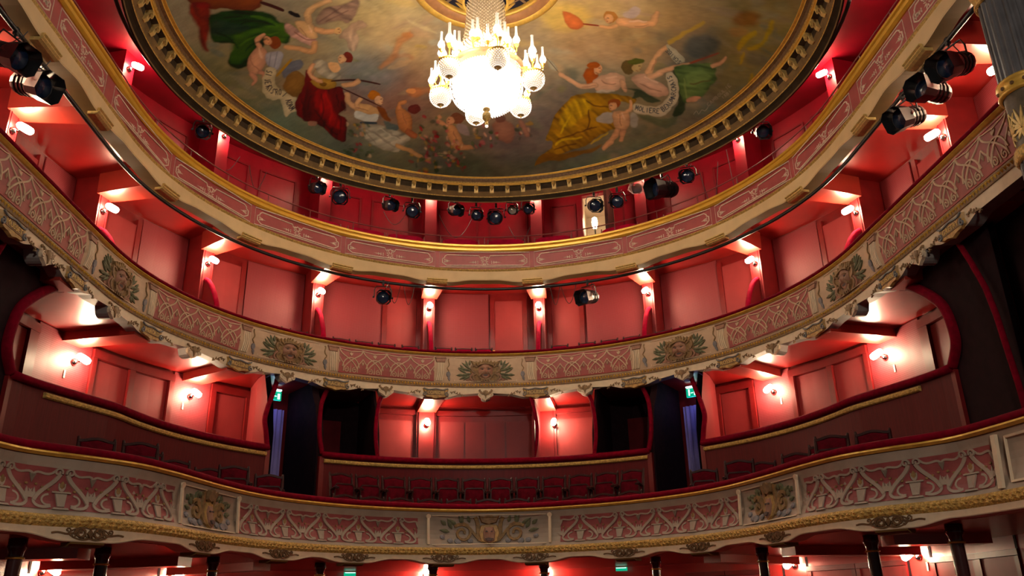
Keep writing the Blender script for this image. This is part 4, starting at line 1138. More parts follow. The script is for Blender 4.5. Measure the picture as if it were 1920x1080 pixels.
b = MB(); b.lathe([(.235, 5.60), (.225, 5.62), (.222, 6.17), (.235, 6.19)], 28, M_); bo = b.obj('ornate_band', 'col_band', t, smooth=True)
for i in range(8):
    a = 2*PI*i/8+.3; g = lambda s, d, z: (x+(.223+d)*math.cos(a+s/.223), y+(.223+d)*math.sin(a+s/.223), z)
    b = MB()
    for an in range(20, 161, 20): b.plate(g, leafp(0, 5.78, an, .24 if 50 < an < 130 else .15, .014, 4), 0, .012)
    for an in (200, 235, 270, 305, 340): b.plate(g, leafp(0, 5.78, an, .12, .016, 4), 0, .012)
    b.obj('palm_spray', 'gold_pale', bo)
b = MB(); b.lathe([(.235, 6.18), (.265, 6.19), (.27, 6.21), (.255, 6.22), (.255, 6.31), (.27, 6.32), (.265, 6.345), (.235, 6.35)], 28, M_); ro = b.obj('upper_ring', 'gold', t, smooth=True)
b = MB()
for i in range(14):
    a = 2*PI*i/14; b.ball((x+.256*math.cos(a), y+.256*math.sin(a), 6.265), .022, 6, 4)
b.obj('ring_studs', 'bronze', ro)
flutes(6.34, 7.35, .232, .228).obj('upper_shaft', 'steel_col', t)
b = MB(); b.lathe([(.228, 7.33), (.255, 7.34), (.26, 7.37), (.24, 7.39), (.25, 7.45), (.31, 7.62), (.33, 7.66), (.33, 7.75), (0, 7.75)], 28, M_); b.obj('capital', 'gold_old', t, smooth=True)

# ================================================================ dome: cornice, rosette
CO = thing('dome_cornice', 'round gilded cornice with brackets framing the ceiling painting', 'cornice', (0, 11.43, 10.2))
PR = lambda lst: lst
def cring(name, prof, m, n=160, smooth=False):
    """prof: (a, b, z) semi-axes along the section"""
    b = MB(); k = len(prof); vs = []
    for i in range(n):
        t_ = 2*PI*i/n
        for a, bb_, z in prof: vs.append((a*math.cos(t_), RC[1]+bb_*math.sin(t_), z))
    b.add(vs, [(i*k+j, i*k+j+1, ((i+1) % n)*k+j+1, ((i+1) % n)*k+j) for i in range(n) for j in range(k-1)])
    return b.obj(name, m, CO, smooth=smooth)
def ab(t, z):      # section position 0 = lip, 1 = painting edge
    return (5.66+(5.235-5.66)*t, 5.335+(5.235-5.335)*t, z)
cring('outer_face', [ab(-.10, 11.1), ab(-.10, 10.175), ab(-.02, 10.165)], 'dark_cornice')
cring('lip', [ab(-.02, 10.165), ab(.0, 10.172), ab(.01, 10.19)], 'brown_cornice')
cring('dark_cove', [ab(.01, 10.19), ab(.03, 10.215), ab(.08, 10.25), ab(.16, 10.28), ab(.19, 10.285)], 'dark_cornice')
cring('gold_edge', [ab(.19, 10.285), ab(.185, 10.295), ab(.20, 10.308), ab(.22, 10.31)], 'gold_old')
cring('brown_fillet', [ab(.22, 10.31), ab(.24, 10.34), ab(.33, 10.43)], 'brown_cornice')
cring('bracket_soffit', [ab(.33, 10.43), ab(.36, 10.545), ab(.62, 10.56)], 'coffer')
cring('gold_bead', [ab(.62, 10.56), ab(.60, 10.575), ab(.62, 10.60), ab(.68, 10.61), ab(.68, 10.62)], 'gold')
cring('gold_moulding', [ab(.68, 10.62), ab(.67, 10.632), ab(.69, 10.645), ab(.72, 10.65)], 'gold_old')
cring('carved_frieze', [ab(.72, 10.65), ab(.76, 10.715), ab(.88, 10.738)], 'bronze')
cring('inner_gold_line', [ab(.88, 10.738), ab(.90, 10.758), ab(1.0, 10.765), ab(1.02, 10.775)], 'gold')
NBK = 96
for i in range(NBK):
    t_ = 2*PI*(i+.5)/NBK
    if math.sin(t_) < -.25: continue
    A = Vector((5.47*math.cos(t_), RC[1]+5.29*math.sin(t_), 10.5)); rad = Vector((math.cos(t_), math.sin(t_), 0))
    m = Matrix.Rotation(t_-PI/2, 4, 'Z'); m.translation = A
    if i == 0 or 'BK' not in globals():
        b = MB(); vs = []
        pr = [(-.05, .07), (.10, .07), (.10, -.10), (.05, -.135), (.0, -.10), (-.03, -.02), (-.06, .0)]
        for xx in (-.045, .045): vs += [Vector((xx, yy, zz_)) for yy, zz_ in pr]
        k = len(pr)
        b.add(vs, [tuple(range(k)), tuple(range(k, 2*k))[::-1]]+[(j, (j+1) % k, k+(j+1) % k, k+j) for j in range(k)])
        BK = b.v, b.f
        me_ = bpy.data.meshes.new('bracket'); me_.from_pydata([tuple(v) for v in b.v], [], b.f); me_.materials.append(MATS['gold_pale'])
        b = MB(); b.plate(lambda s, d, z: (s, -.05-d, z), [(-.05, .06), (.05, .06), (.035, -.02), (0, -.09), (-.035, -.02)], 0, .03, .05)
        me2 = bpy.data.meshes.new('bracket_leaf'); me2.from_pydata([tuple(v) for v in b.v], [], b.f); me2.materials.append(MATS['gold_old'])
    o = bpy.data.objects.new('bracket', me_); COL.objects.link(o); o.parent = CO; o.matrix_parent_inverse = Matrix.Translation(-Vector(CO.location)); o.matrix_world = m
    o.matrix_basis = m
    o2 = bpy.data.objects.new('bracket_leaf', me2); COL.objects.link(o2); o2.parent = o
# rosette with grille
DZ = lambda r: 10.775+1.16*(1-(r/5.235)**2)
RO = thing('ceiling_rosette', 'gilded ring rosette with dark grille above the chandelier', 'rosette', (0, 11.43, 11.86))
M_ = Matrix.Translation((0, 11.43, 0))
zr = DZ(1.4)
b = MB(); b.lathe([(1.42, zr+.01), (1.40, zr-.05), (1.33, zr-.075), (1.27, zr-.04)], 72, M_); b.obj('outer_gold_ring', 'gold', RO, smooth=True)
b = MB(); b.lathe([(1.27, zr-.04), (1.22, zr-.03), (1.12, zr+.02)], 72, M_); b.obj('copper_ring', 'copper', RO, smooth=True)
b = MB(); b.lathe([(1.12, zr+.02), (1.09, zr-.02), (1.04, zr-.01), (1.03, zr+.06)], 72, M_); b.obj('inner_gold_ring', 'gold', RO, smooth=True)
b = MB(); b.lathe([(1.03, zr+.06), (.0, zr+.10)], 48, M_); b.obj('dark_well', 'near_blue', RO)
b = MB()
for r in (.62, .70, .86): b.lathe([(r, zr+.05), (r+.03, zr+.05)], 48, M_)
b.obj('grille_rings', 'bronze_leaf', RO)
for i in range(16):
    a = 2*PI*i/16; b = MB(); b.box((.82, 0, zr+.045), (.40, .05, .012), M_ @ Matrix.Rotation(a, 4, 'Z')); b.obj('grille_spoke', 'bronze_leaf', RO)

# ================================================================ chandelier
CX_, CY_ = -.03, 11.43
CH = thing('chandelier', 'great lit crystal chandelier with glass chimneys and bead globes', 'chandelier', (CX_, CY_, 8.75))
M_ = Matrix.Translation((CX_, CY_, 0))
b = MB(); b.lathe([(.0, 8.80), (.022, 8.80), (.03, 8.835), (.022, 8.86), (.03, 8.88), (.068, 8.94), (.07, 9.0), (.062, 9.03), (.035, 9.05), (.03, 9.07), (.06, 9.10), (.055, 9.12), (0, 9.12)], 16, M_); b.obj('finial', 'gold_old', CH, smooth=True)
b = MB(); b.ball((CX_, CY_, 8.79), .028, 10, 8); b.obj('finial_drop', 'crystal', CH, smooth=True)
def basket(parent, c, prof, nseg, m, size, name, rows):
    """strings of cut beads hung in rows on a surface of revolution"""
    b = MB()
    L_ = [0]
    for (r0, z0), (r1, z1) in zip(prof, prof[1:]): L_.append(L_[-1]+math.hypot(r1-r0, z1-z0))
    for k in range(rows):
        t_ = L_[-1]*(k+.5)/rows
        r = float(np.interp(t_, L_, [p[0] for p in prof])); z = float(np.interp(t_, L_, [p[1] for p in prof]))
        nn = max(6, int(2*PI*r/(size*2.0))) if nseg is None else nseg
        for i in range(nn):
            a = 2*PI*(i+.5*(k % 2))/nn
            x, y = c[0]+r*math.cos(a), c[1]+r*math.sin(a); s_ = size*.85
            vs = [(x+s_*.8*math.cos(a+PI/2), y+s_*.8*math.sin(a+PI/2), z), (x, y, z+s_), (x-s_*.8*math.cos(a+PI/2), y-s_*.8*math.sin(a+PI/2), z), (x, y, z-s_), (x+s_*.6*math.cos(a), y+s_*.6*math.sin(a), z)]
            b.add(vs, [(0, 1, 4), (1, 2, 4), (2, 3, 4), (3, 0, 4)])
    o = b.obj(name, m, parent); o['kind'] = 'stuff'
    return o
bp = [(.04, 9.12), (.25, 9.15), (.42, 9.22), (.54, 9.33), (.60, 9.46), (.60, 9.60), (.54, 9.74), (.50, 9.80)]
b = MB(); b.lathe([(r*.93, z+.01) for r, z in bp], 24, M_); b.obj('light_bowl', 'crystal_core', CH, smooth=True)
basket(CH, (CX_, CY_), bp, None, 'crystal', .022, 'bowl_crystals', 20)
cp = [(.60, 9.86), (.50, 10.05), (.42, 10.3), (.36, 10.6), (.33, 10.9), (.32, 11.22)]
b = MB(); b.lathe([(r*.9, z) for r, z in cp], 20, M_); b.obj('bead_sleeve_core', 'crystal_dim', CH, smooth=True)
basket(CH, (CX_, CY_), cp[2:], 34, 'crystal_dim', .028, 'bead_strings', 26)
basket(CH, (CX_, CY_), cp[:3], 40, 'crystal', .03, 'canopy_crystals', 10)  # whiter glowing beads stand in for lamplight on the lower strings
b = MB(); b.lathe([(.36, 11.26), (.40, 11.24), (.41, 11.28), (.37, 11.31)], 32, M_); b.obj('crown_ring', 'gold', CH, smooth=True)
for i in range(16):
    a = 2*PI*i/16
    g = lambda s, d, z: (CX_+(.40+(z-11.28)*.9+d)*math.cos(a)-s*math.sin(a), CY_+(.40+(z-11.28)*.9+d)*math.sin(a)+s*math.cos(a), z)
    b = MB(); b.plate(g, [(-.05, 11.27), (.05, 11.27), (.075, 11.36), (.05, 11.40), (.0, 11.46), (-.05, 11.40), (-.075, 11.36)], 0, .02, .03); b.obj('crown_leaf', 'gold', CH)
b = MB(); b.tube([(CX_, CY_, 11.2), (CX_, CY_, 11.95)], .05, 8); b.obj('suspension_rod', 'gold_old', CH)
b = MB(); b.lathe([(.60, 9.80), (.64, 9.80), (.66, 9.85), (.62, 9.88), (.58, 9.87)], 36, M_); b.obj('gilt_hoop', 'bronze_leaf', CH, smooth=True)
def lampset(par, x, y, z, s=1.0):
    """one oil-lamp style light: cup, glowing globe, clear chimney"""
    b = MB(); Mx = Matrix.Translation((x, y, z)) @ Matrix.Scale(s, 4)
    b.lathe([(0, -.05), (.02, -.04), (.035, 0), (.012, .01), (.0, .01)], 8, Mx); lp = b.obj('lamp_cup', 'gold', par)
    b = MB(); b.lathe([(.0, .01), (.028, .02), (.044, .06), (.04, .09), (.02, .12), (.0, .13)], 10, Mx); b.obj('lamp_globe', 'flame', lp, smooth=True)
    b = MB(); b.lathe([(.028, .015), (.05, .06), (.045, .09), (.022, .14), (.017, .2), (.016, .26), (.02, .275)], 10, Mx); b.obj('glass_chimney', 'chimney', lp, smooth=True)
for i in range(6):
    a = math.radians(90+12+60*i)
    gx, gy = CX_+.80*math.cos(a), CY_+.80*math.sin(a)
    b = MB(); b.tube([(CX_+.60*math.cos(a), CY_+.60*math.sin(a), 9.82), (CX_+.70*math.cos(a), CY_+.70*math.sin(a), 9.72), (gx, gy, 9.74), (gx, gy, 9.66)], .016, 6); br_ = b.obj('branch', 'gold', CH)
    b = MB(); b.lathe([(.155, 9.60), (.175, 9.60), (.18, 9.63), (.16, 9.645)], 18, Matrix.Translation((gx, gy, 0))); b.obj('globe_hoop', 'gold', br_, smooth=True)
    gp = [(.17, 9.60), (.185, 9.53), (.17, 9.45), (.13, 9.39), (.06, 9.35)]
    b = MB(); b.lathe([(r*.86, z) for r, z in gp], 14, Matrix.Translation((gx, gy, 0))); b.obj('globe_light', 'crystal_dim', br_, smooth=True)
    basket(br_, (gx, gy), gp, 26, 'crystal', .018, 'globe_crystals', 11)
    b = MB(); b.lathe([(0, 9.30), (.012, 9.31), (.018, 9.33), (.008, 9.345), (.06, 9.36), (.055, 9.37), (0, 9.37)], 10, Matrix.Translation((gx, gy, 0))); b.obj('globe_finial', 'gold_old', br_, smooth=True)
    lampset(br_, gx, gy, 9.98, 1.5)
    b = MB(); b.tube([(gx, gy, 9.66), (gx, gy, 9.93)], .012, 6); b.obj('lamp_stem', 'gold', br_)
    for k in (-1, 0, 1, 2):
        q = a+k*1.35 if k < 2 else a+PI
        r_ = .17 if k < 2 else .12
        lx, ly = gx+r_*math.cos(q), gy+r_*math.sin(q)
        b = MB(); b.tube([(gx, gy, 9.70), (gx+.6*r_*math.cos(q), gy+.6*r_*math.sin(q), 9.66), (lx, ly, 9.69), (lx, ly, 9.75)], .009, 5); b.obj('lamp_arm', 'gold', br_)
        lampset(br_, lx, ly, 9.79, 1.2)
    q = a+math.radians(30); lx, ly = CX_+.46*math.cos(q), CY_+.46*math.sin(q)
    b = MB(); b.tube([(CX_+.60*math.cos(q), CY_+.60*math.sin(q), 9.84), (CX_+.66*math.cos(q), CY_+.66*math.sin(q), 9.95), (CX_+.52*math.cos(q), CY_+.52*math.sin(q), 10.1), (lx, ly, 10.14)], .012, 6); u_ = b.obj('upper_arm', 'gold', CH)
    lampset(u_, lx, ly, 10.18, 1.45)
    lx, ly = CX_+.72*math.cos(q), CY_+.72*math.sin(q)
    b = MB(); b.tube([(CX_+.60*math.cos(q), CY_+.60*math.sin(q), 9.84), (lx, ly, 9.86), (lx, ly, 9.95)], .012, 6); u_ = b.obj('upper_arm', 'gold', CH)
    lampset(u_, lx, ly, 9.99, 1.25)
for i in range(6):
    a = math.radians(90+12+60*i+20)
    ld = bpy.data.lights.new('chandelier_light', 'POINT'); ld.energy = CHAND/6; ld.color = (1, .87, .70); ld.shadow_soft_size = .10
    o = bpy.data.objects.new('chandelier_light', ld); COL.objects.link(o); o.parent = CH; o.matrix_parent_inverse = Matrix.Translation(-Vector(CH.location)); o.location = (CX_+.96*math.cos(a), CY_+.96*math.sin(a), 9.72)

# ================================================================ stage lighting
def pipe(name, pts, r, label):
    b = MB(); b.tube(pts, r, 8)
    return tag(b.obj(name, 'black_metal', smooth=True), label, 'pipe')
f = U(5.65); S_ = us(120, 5.65)
pipe('lighting_pipe', [f(-S_+2*S_*i/120, 0, 8.0) for i in range(121)], .032, 'long black lighting pipe following the curve under the gallery front')
P = []
for i in range(81):
    t_ = math.radians(-12+204*i/80)
    P.append((5.86*math.cos(t_), RC[1]+5.62*math.sin(t_), 10.42))
pipe('lighting_pipe', P, .03, 'black lighting pipe hung round the outside of the dome cornice')
def spot(clamp, aim, size, label, body='black_metal', hood='black_metal', lens='lens', drop=.2, group='gallery spotlights', wrap=False):
    """hanging theatre spotlight: clamp, yoke, barrel, hood, lens, cable"""
    t = thing('spotlight', label, 'spotlight', clamp, group)
    c = Vector(clamp); z = size
    ax = Vector(aim).normalized()
    ctr = c+Vector((0, 0, -drop-.1*z))
    sidev = ax.cross(Vector((0, 0, 1))).normalized()
    b = MB(); b.box((0, 0, .03), (.05, .05, .10), Matrix.Translation(c)); b.tube([c, c+Vector((0, 0, -.06))], .014, 6); b.obj('clamp', 'black_metal', t)
    h = .17*z; yz = -.06
    b = MB(); b.tube([ctr+sidev*h, ctr+sidev*h+Vector((0, 0, drop*.8)), c+Vector((0, 0, yz))+sidev*h*.8, c+Vector((0, 0, yz))-sidev*h*.8, ctr-sidev*h+Vector((0, 0, drop*.8)), ctr-sidev*h], .012, 5); b.obj('yoke', 'black_metal', t)
    up = sidev.cross(ax).normalized()
    m = Matrix((sidev, up, ax)).transposed().to_4x4(); m.translation = ctr
    b = MB(); b.lathe([(0, -.24*z), (.09*z, -.24*z), (.115*z, -.20*z), (.115*z, -.02*z), (.125*z, 0), (.125*z, .10*z)], 14, m); bo = b.obj('body', body, t, smooth=False)
    b = MB()
    for k in (-.16, -.10, -.04): b.lathe([(.117*z, k*z), (.127*z, k*z), (.127*z, (k+.02)*z), (.117*z, (k+.02)*z)], 14, m)
    b.obj('cooling_rings', 'black_metal', bo)
    b = MB(); k = .145*z
    vs = [m @ Vector((sx*k*q, sy*k*q, zz_)) for zz_, q in ((.04*z, .85), (.24*z, 1.0)) for sx, sy in ((-1, -.6), (-.6, -1), (.6, -1), (1, -.6), (1, .6), (.6, 1), (-.6, 1), (-1, .6))]
    b.add(vs, [(i, (i+1) % 8, 8+(i+1) % 8, 8+i) for i in range(8)]); b.obj('hood', hood, t)
    b = MB(); b.lathe([(0, .13*z), (.06*z, .125*z), (.115*z, .10*z)], 14, m); b.obj('lens', lens, t, smooth=True)
    for s_ in (-1, 1):
        b = MB(); b.lathe([(0, 0), (.022, 0), (.022, .035), (0, .035)], 8, Matrix.Translation(ctr+sidev*h*s_) @ sidev.to_track_quat('Z', 'Y').to_matrix().to_4x4() @ Matrix.Scale(s_, 4, (0, 0, 1)))
        b.obj('tilt_knob', 'black_metal', t)
    b = MB(); e = ctr-ax*.22*z
    b.tube([e, e+Vector((0, 0, -.12)), e-ax*.1+Vector((0, 0, -.05)), c+Vector((.08, .02, -.02)), c+Vector((.12, .02, .05))], .007, 5); b.obj('cable', 'wire', t)
    if wrap:
        b = MB(); b.lathe([(.10, .02), (.13, -.06), (.20, -.18), (.22, -.25), (.14, -.33), (.04, -.36), (0, -.36)], 9, Matrix.Translation(c)); b.obj('plastic_bag', 'plastic_wrap', t, smooth=True)
    return t
SP = [(-35.6, 10.23, .95), (-30.5, 10.2, 1.2), (-20, 10.22, .95), (-15.2, 10.17, 1.1), (-6.1, 10.27, .95), (-1.6, 10.16, .9), (2.6, 10.12, 1.15), (6.0, 10.27, .8), (9.4, 10.29, .9), (23.6, 10.17, 1.1), (28.6, 10.15, 1.05), (33.0, 10.32, .75), (38.5, 10.19, 1.5), (44.1, 10.25, 1.1), (-60.9, 10.36, 1.0), (61.5, 10.42, 1.05)]
order = sorted(SP)
for p, z, k in SP:
    i = order.index((p, z, k))
    c = upt(p, 6.32, z+.22)
    tgt = Vector((random.uniform(-2.5, 2.5)+c.x*.35, 3, 3.5))
    if k == 1.5: tgt = Vector((-9, 9, 7))
    if k == .95 and p < 0: tgt = Vector((6, 4, 4))
    spot(c, tgt-c, k, 'black spotlight under the dome cornice, %s of sixteen from the left' % (nw+['thirteenth', 'fourteenth', 'fifteenth', 'sixteenth'])[i], lens='lens_clear' if k == .8 else 'lens', drop=.17, wrap=(k == .75))
for p, z, k, d, lab in ((-113.9, 7.71, 1.2, (3, -1.0, -1.4), 'black spotlight at the left edge, upper of the left pair'), (-109.1, 7.70, 1.25, (3, -1.1, -1.2), 'silver bodied spotlight on the left side pipe, lower of the pair'),
                        (104.2, 7.78, 1.15, (-3, -.9, -1.2), 'silver bodied spotlight on the right side pipe, lowest of three'), (109.5, 7.77, 1.15, (-3.2, -1.2, -.2), 'silver bodied spotlight on the right side pipe, middle of three'), (114.2, 7.73, 1.2, (-3, -1.0, -1.2), 'silver bodied spotlight on the right side pipe, uppermost of three'),
                        (-22.3, 7.66, 1.05, (.6, -3, -1), 'black spotlight on the curved pipe left of the back centre'), (22.7, 7.65, 1.15, (-2.2, -2.4, -1), 'grey spotlight on the curved pipe right of the back centre')):
    c = upt(p, 5.65, 7.96)
    spot(c, d, k, lab, 'black_metal' if p in (-22.3, -113.9) else 'grey_metal', drop=.2, group='second tier spotlights')
# loose cables in the gallery
for i, (p0, p1, z0, sag) in enumerate(((-54, -49, 10.6, .45), (-47, -43.5, 10.5, .5), (-20, -15.5, 10.3, .3), (-9, -2, 10.4, .6), (5, 9.5, 10.1, .4), (44, 48, 10.6, 1.0), (50, 52, 10.8, 1.2))):
    b = MB(); b.tube([upt(p0+(p1-p0)*k/12, 6.9, z0-sag*math.sin(PI*k/12)) for k in range(13)], .008, 5)
    tag(b.obj('cable', 'wire'), 'thin dark cable looping along the gallery wall, %s from the left' % nw[i], 'cable', 'gallery cables')
for i, (p0, p1) in enumerate(((-21, -18.5), (-17.8, -15.5), (14.4, 16.6), (16.8, 20.2))):
    b = MB(); b.tube([upt(p0+(p1-p0)*k/12, 5.65, 7.98-.42*math.sin(PI*k/12)) for k in range(13)], .007, 5)
    tag(b.obj('cable', 'wire'), 'thin cable looping below the curved lighting pipe, %s from the left' % nw[i], 'cable', 'pipe cables')
# lobby lamp seen through the open gallery door
t = thing('lobby_lamp', 'bright bulb glowing in the lobby behind the open gallery door', 'lamp', upt(20.8, 7.75, 8.6))
b = MB(); q = upt(20.8, 7.75, 10.38); b.lathe([(0, -.16), (.05, -.14), (.075, 0), (.06, .12), (0, .17)], 10, Matrix.Translation(q)); b.obj('bulb', 'bulb_white', t, smooth=True)
b = MB(); b.tube([q+Vector((0, 0, -.15)), Vector((q.x, q.y, 8.62))], .02, 6); b.obj('stem', 'black_metal', t)
# ================================================================ the ceiling painting (brushwork stored on the dome itself)
PAINT_GAIN = np.array([1.08, 1.20, 1.45])
def srgb(c): return [((v/255+.055)/1.055)**2.4 if v > 10 else v/255/12.92 for v in c]
def paint_dome():
    nr, nt, nf = 290, 1440, 60
    th = np.concatenate([np.linspace(-.20, PI+.20, nt+1), np.linspace(PI+.20, 2*PI-.20, nf+2)[1:-1]])
    rr = np.linspace(1.36, 5.25, nr+1)
    T, R_ = np.meshgrid(th, rr, indexing='ij')
    X = (R_*np.cos(T)).ravel(); Y = (R_*np.sin(T)).ravel(); Z = (10.775+1.16*(1-(R_/5.235)**2)).ravel()
    rng = np.random.RandomState(5)
    def vnoise(x, y, cell):
        g = rng.rand(96, 96); x = (x+20)/cell; y = (y+20)/cell
        xi = np.floor(x).astype(int); yi = np.floor(y).astype(int); fx = x-xi; fy = y-yi
        fx = fx*fx*(3-2*fx); fy = fy*fy*(3-2*fy)
        a = g[xi % 96, yi % 96]; b = g[(xi+1) % 96, yi % 96]; c = g[xi % 96, (yi+1) % 96]; d = g[(xi+1) % 96, (yi+1) % 96]
        return (a*(1-fx)+b*fx)*(1-fy)+(c*(1-fx)+d*fx)*fy
    base = np.array(srgb((132, 114, 82)))
    C = np.tile(base, (len(X), 1))
    wob = [(vnoise(X, Y, .10)-.5)*.035+(vnoise(X, Y, .35)-.5)*.05 for _ in range(2)]
    XW, YW = X+wob[0], Y+wob[1]
    for ln in PAINT.strip().split('\n'):
        p, c, a, so, sh, sm_, *st = ln.split('|')
        P = np.array(p.split(','), float).reshape(-1, 2)/1000
        if sm_ != '0':
            k_ = int(sm_); t_ = (np.arange(k_)/k_)[None, :, None]
            p0, p1, p2, p3 = (np.roll(P, j, 0)[:, None, :] for j in (1, 0, -1, -2))
            P = (.5*(2*p1+(p2-p0)*t_+(2*p0-5*p1+4*p2-p3)*t_**2+(3*p1-p0-3*p2+p3)*t_**3)).reshape(-1, 2)
        col = np.array(srgb([int(v) for v in c.split(',')])); a = float(a); so = float(so)*.008; sh = float(sh)
        ux, uy = (X, Y) if so < .012 else (XW, YW)
        m = so
        i = np.where((ux > P[:, 0].min()-m) & (ux < P[:, 0].max()+m) & (uy > P[:, 1].min()-m) & (uy < P[:, 1].max()+m))[0]
        if not len(i): continue
        x, y = ux[i], uy[i]
        ins = np.zeros(len(i), bool); d2 = np.full(len(i), 1e9)
        n = len(P)
        for k in range(n):
            x0, y0 = P[k]; x1, y1 = P[(k+1) % n]
            dx, dy = x1-x0, y1-y0
            if abs(dy) > 1e-9:
                cr = ((y0 > y) != (y1 > y)) & (x < dx*(y-y0)/dy+x0); ins ^= cr
            t = np.clip(((x-x0)*dx+(y-y0)*dy)/(dx*dx+dy*dy+1e-12), 0, 1)
            d2 = np.minimum(d2, (x-x0-t*dx)**2+(y-y0-t*dy)**2)
        sd = np.where(ins, 1, -1)*np.sqrt(d2)
        al = np.clip(.5+sd/(2*so), 0, 1); al = al*al*(3-2*al)*a
        cc = np.tile(col, (len(i), 1))
        if sh:                                       # modelling of the painted form
            w = max(.02, float(np.max(sd))); k = np.clip(sd/w, 0, 1)
            cc *= (1-sh*1.0+sh*1.35*np.sqrt(k))[:, None]
        if st:                                       # folds of painted cloth
            an = math.radians(float(st[0])); u_ = x*math.cos(an)+y*math.sin(an); v_ = y*math.cos(an)-x*math.sin(an)
            cc *= (.55+.9*vnoise(u_*.16, v_, .06))[:, None]
        C[i] = C[i]*(1-al[:, None])+cc*al[:, None]
    f = .62+.34*vnoise(X, Y, .45)+.20*vnoise(X, Y, .12)+.12*vnoise(X*.35+Y*.2, Y, .04)+.12*vnoise(X*.5+Y*.86, (Y*.5-X*.86)*.3, .03)
    C *= f[:, None]
    tint = (vnoise(X, Y, .6)-.5)[:, None]*np.array([.10, .0, -.10]); C *= 1+tint
    g_ = C.mean(1, keepdims=True); C = g_+(C-g_)*1.18; C = np.clip(C.mean(0)+(C-C.mean(0))*1.10, .004, 1)
    C = np.clip(C*PAINT_GAIN, 0, 1)
    n1 = nr+1; N = len(th)
    me = bpy.data.meshes.new('ceiling_painting')
    co = np.stack([X, Y+11.43, Z], 1).astype(np.float32)
    a = (np.arange(N)[:, None]*n1+np.arange(nr)[None, :]).ravel(); b_ = ((np.arange(N)[:, None]+1) % N*n1+np.arange(nr)[None, :]).ravel()
    q = np.stack([a, a+1, b_+1, b_], 1).astype(np.int32)
    me.vertices.add(len(co)); me.vertices.foreach_set('co', co.ravel())
    me.loops.add(q.size); me.loops.foreach_set('vertex_index', q.ravel())
    me.polygons.add(len(q)); me.polygons.foreach_set('loop_start', np.arange(0, q.size, 4, dtype=np.int32))
    me.update(calc_edges=True)
    me.polygons.foreach_set('use_smooth', np.ones(len(q), bool))
    at = me.color_attributes.new('paint', 'FLOAT_COLOR', 'POINT')
    at.data.foreach_set('color', np.concatenate([C, np.ones((len(C), 1))], 1).astype(np.float32).ravel())
    m = mat('oil_paint', (.4, .3, .2), .55, bump=.15, bscale=30, spec=.3)
    nd = m.node_tree.nodes.new('ShaderNodeVertexColor'); nd.layer_name = 'paint'
    m.node_tree.links.new(nd.outputs[0], m.node_tree.nodes['Principled BSDF'].inputs['Base Color'])
    me.materials.append(m); me.validate()
    o = bpy.data.objects.new('ceiling_painting', me); COL.objects.link(o)
    tag(o, 'round allegorical ceiling painting of muses and cherubs among clouds', 'painting')
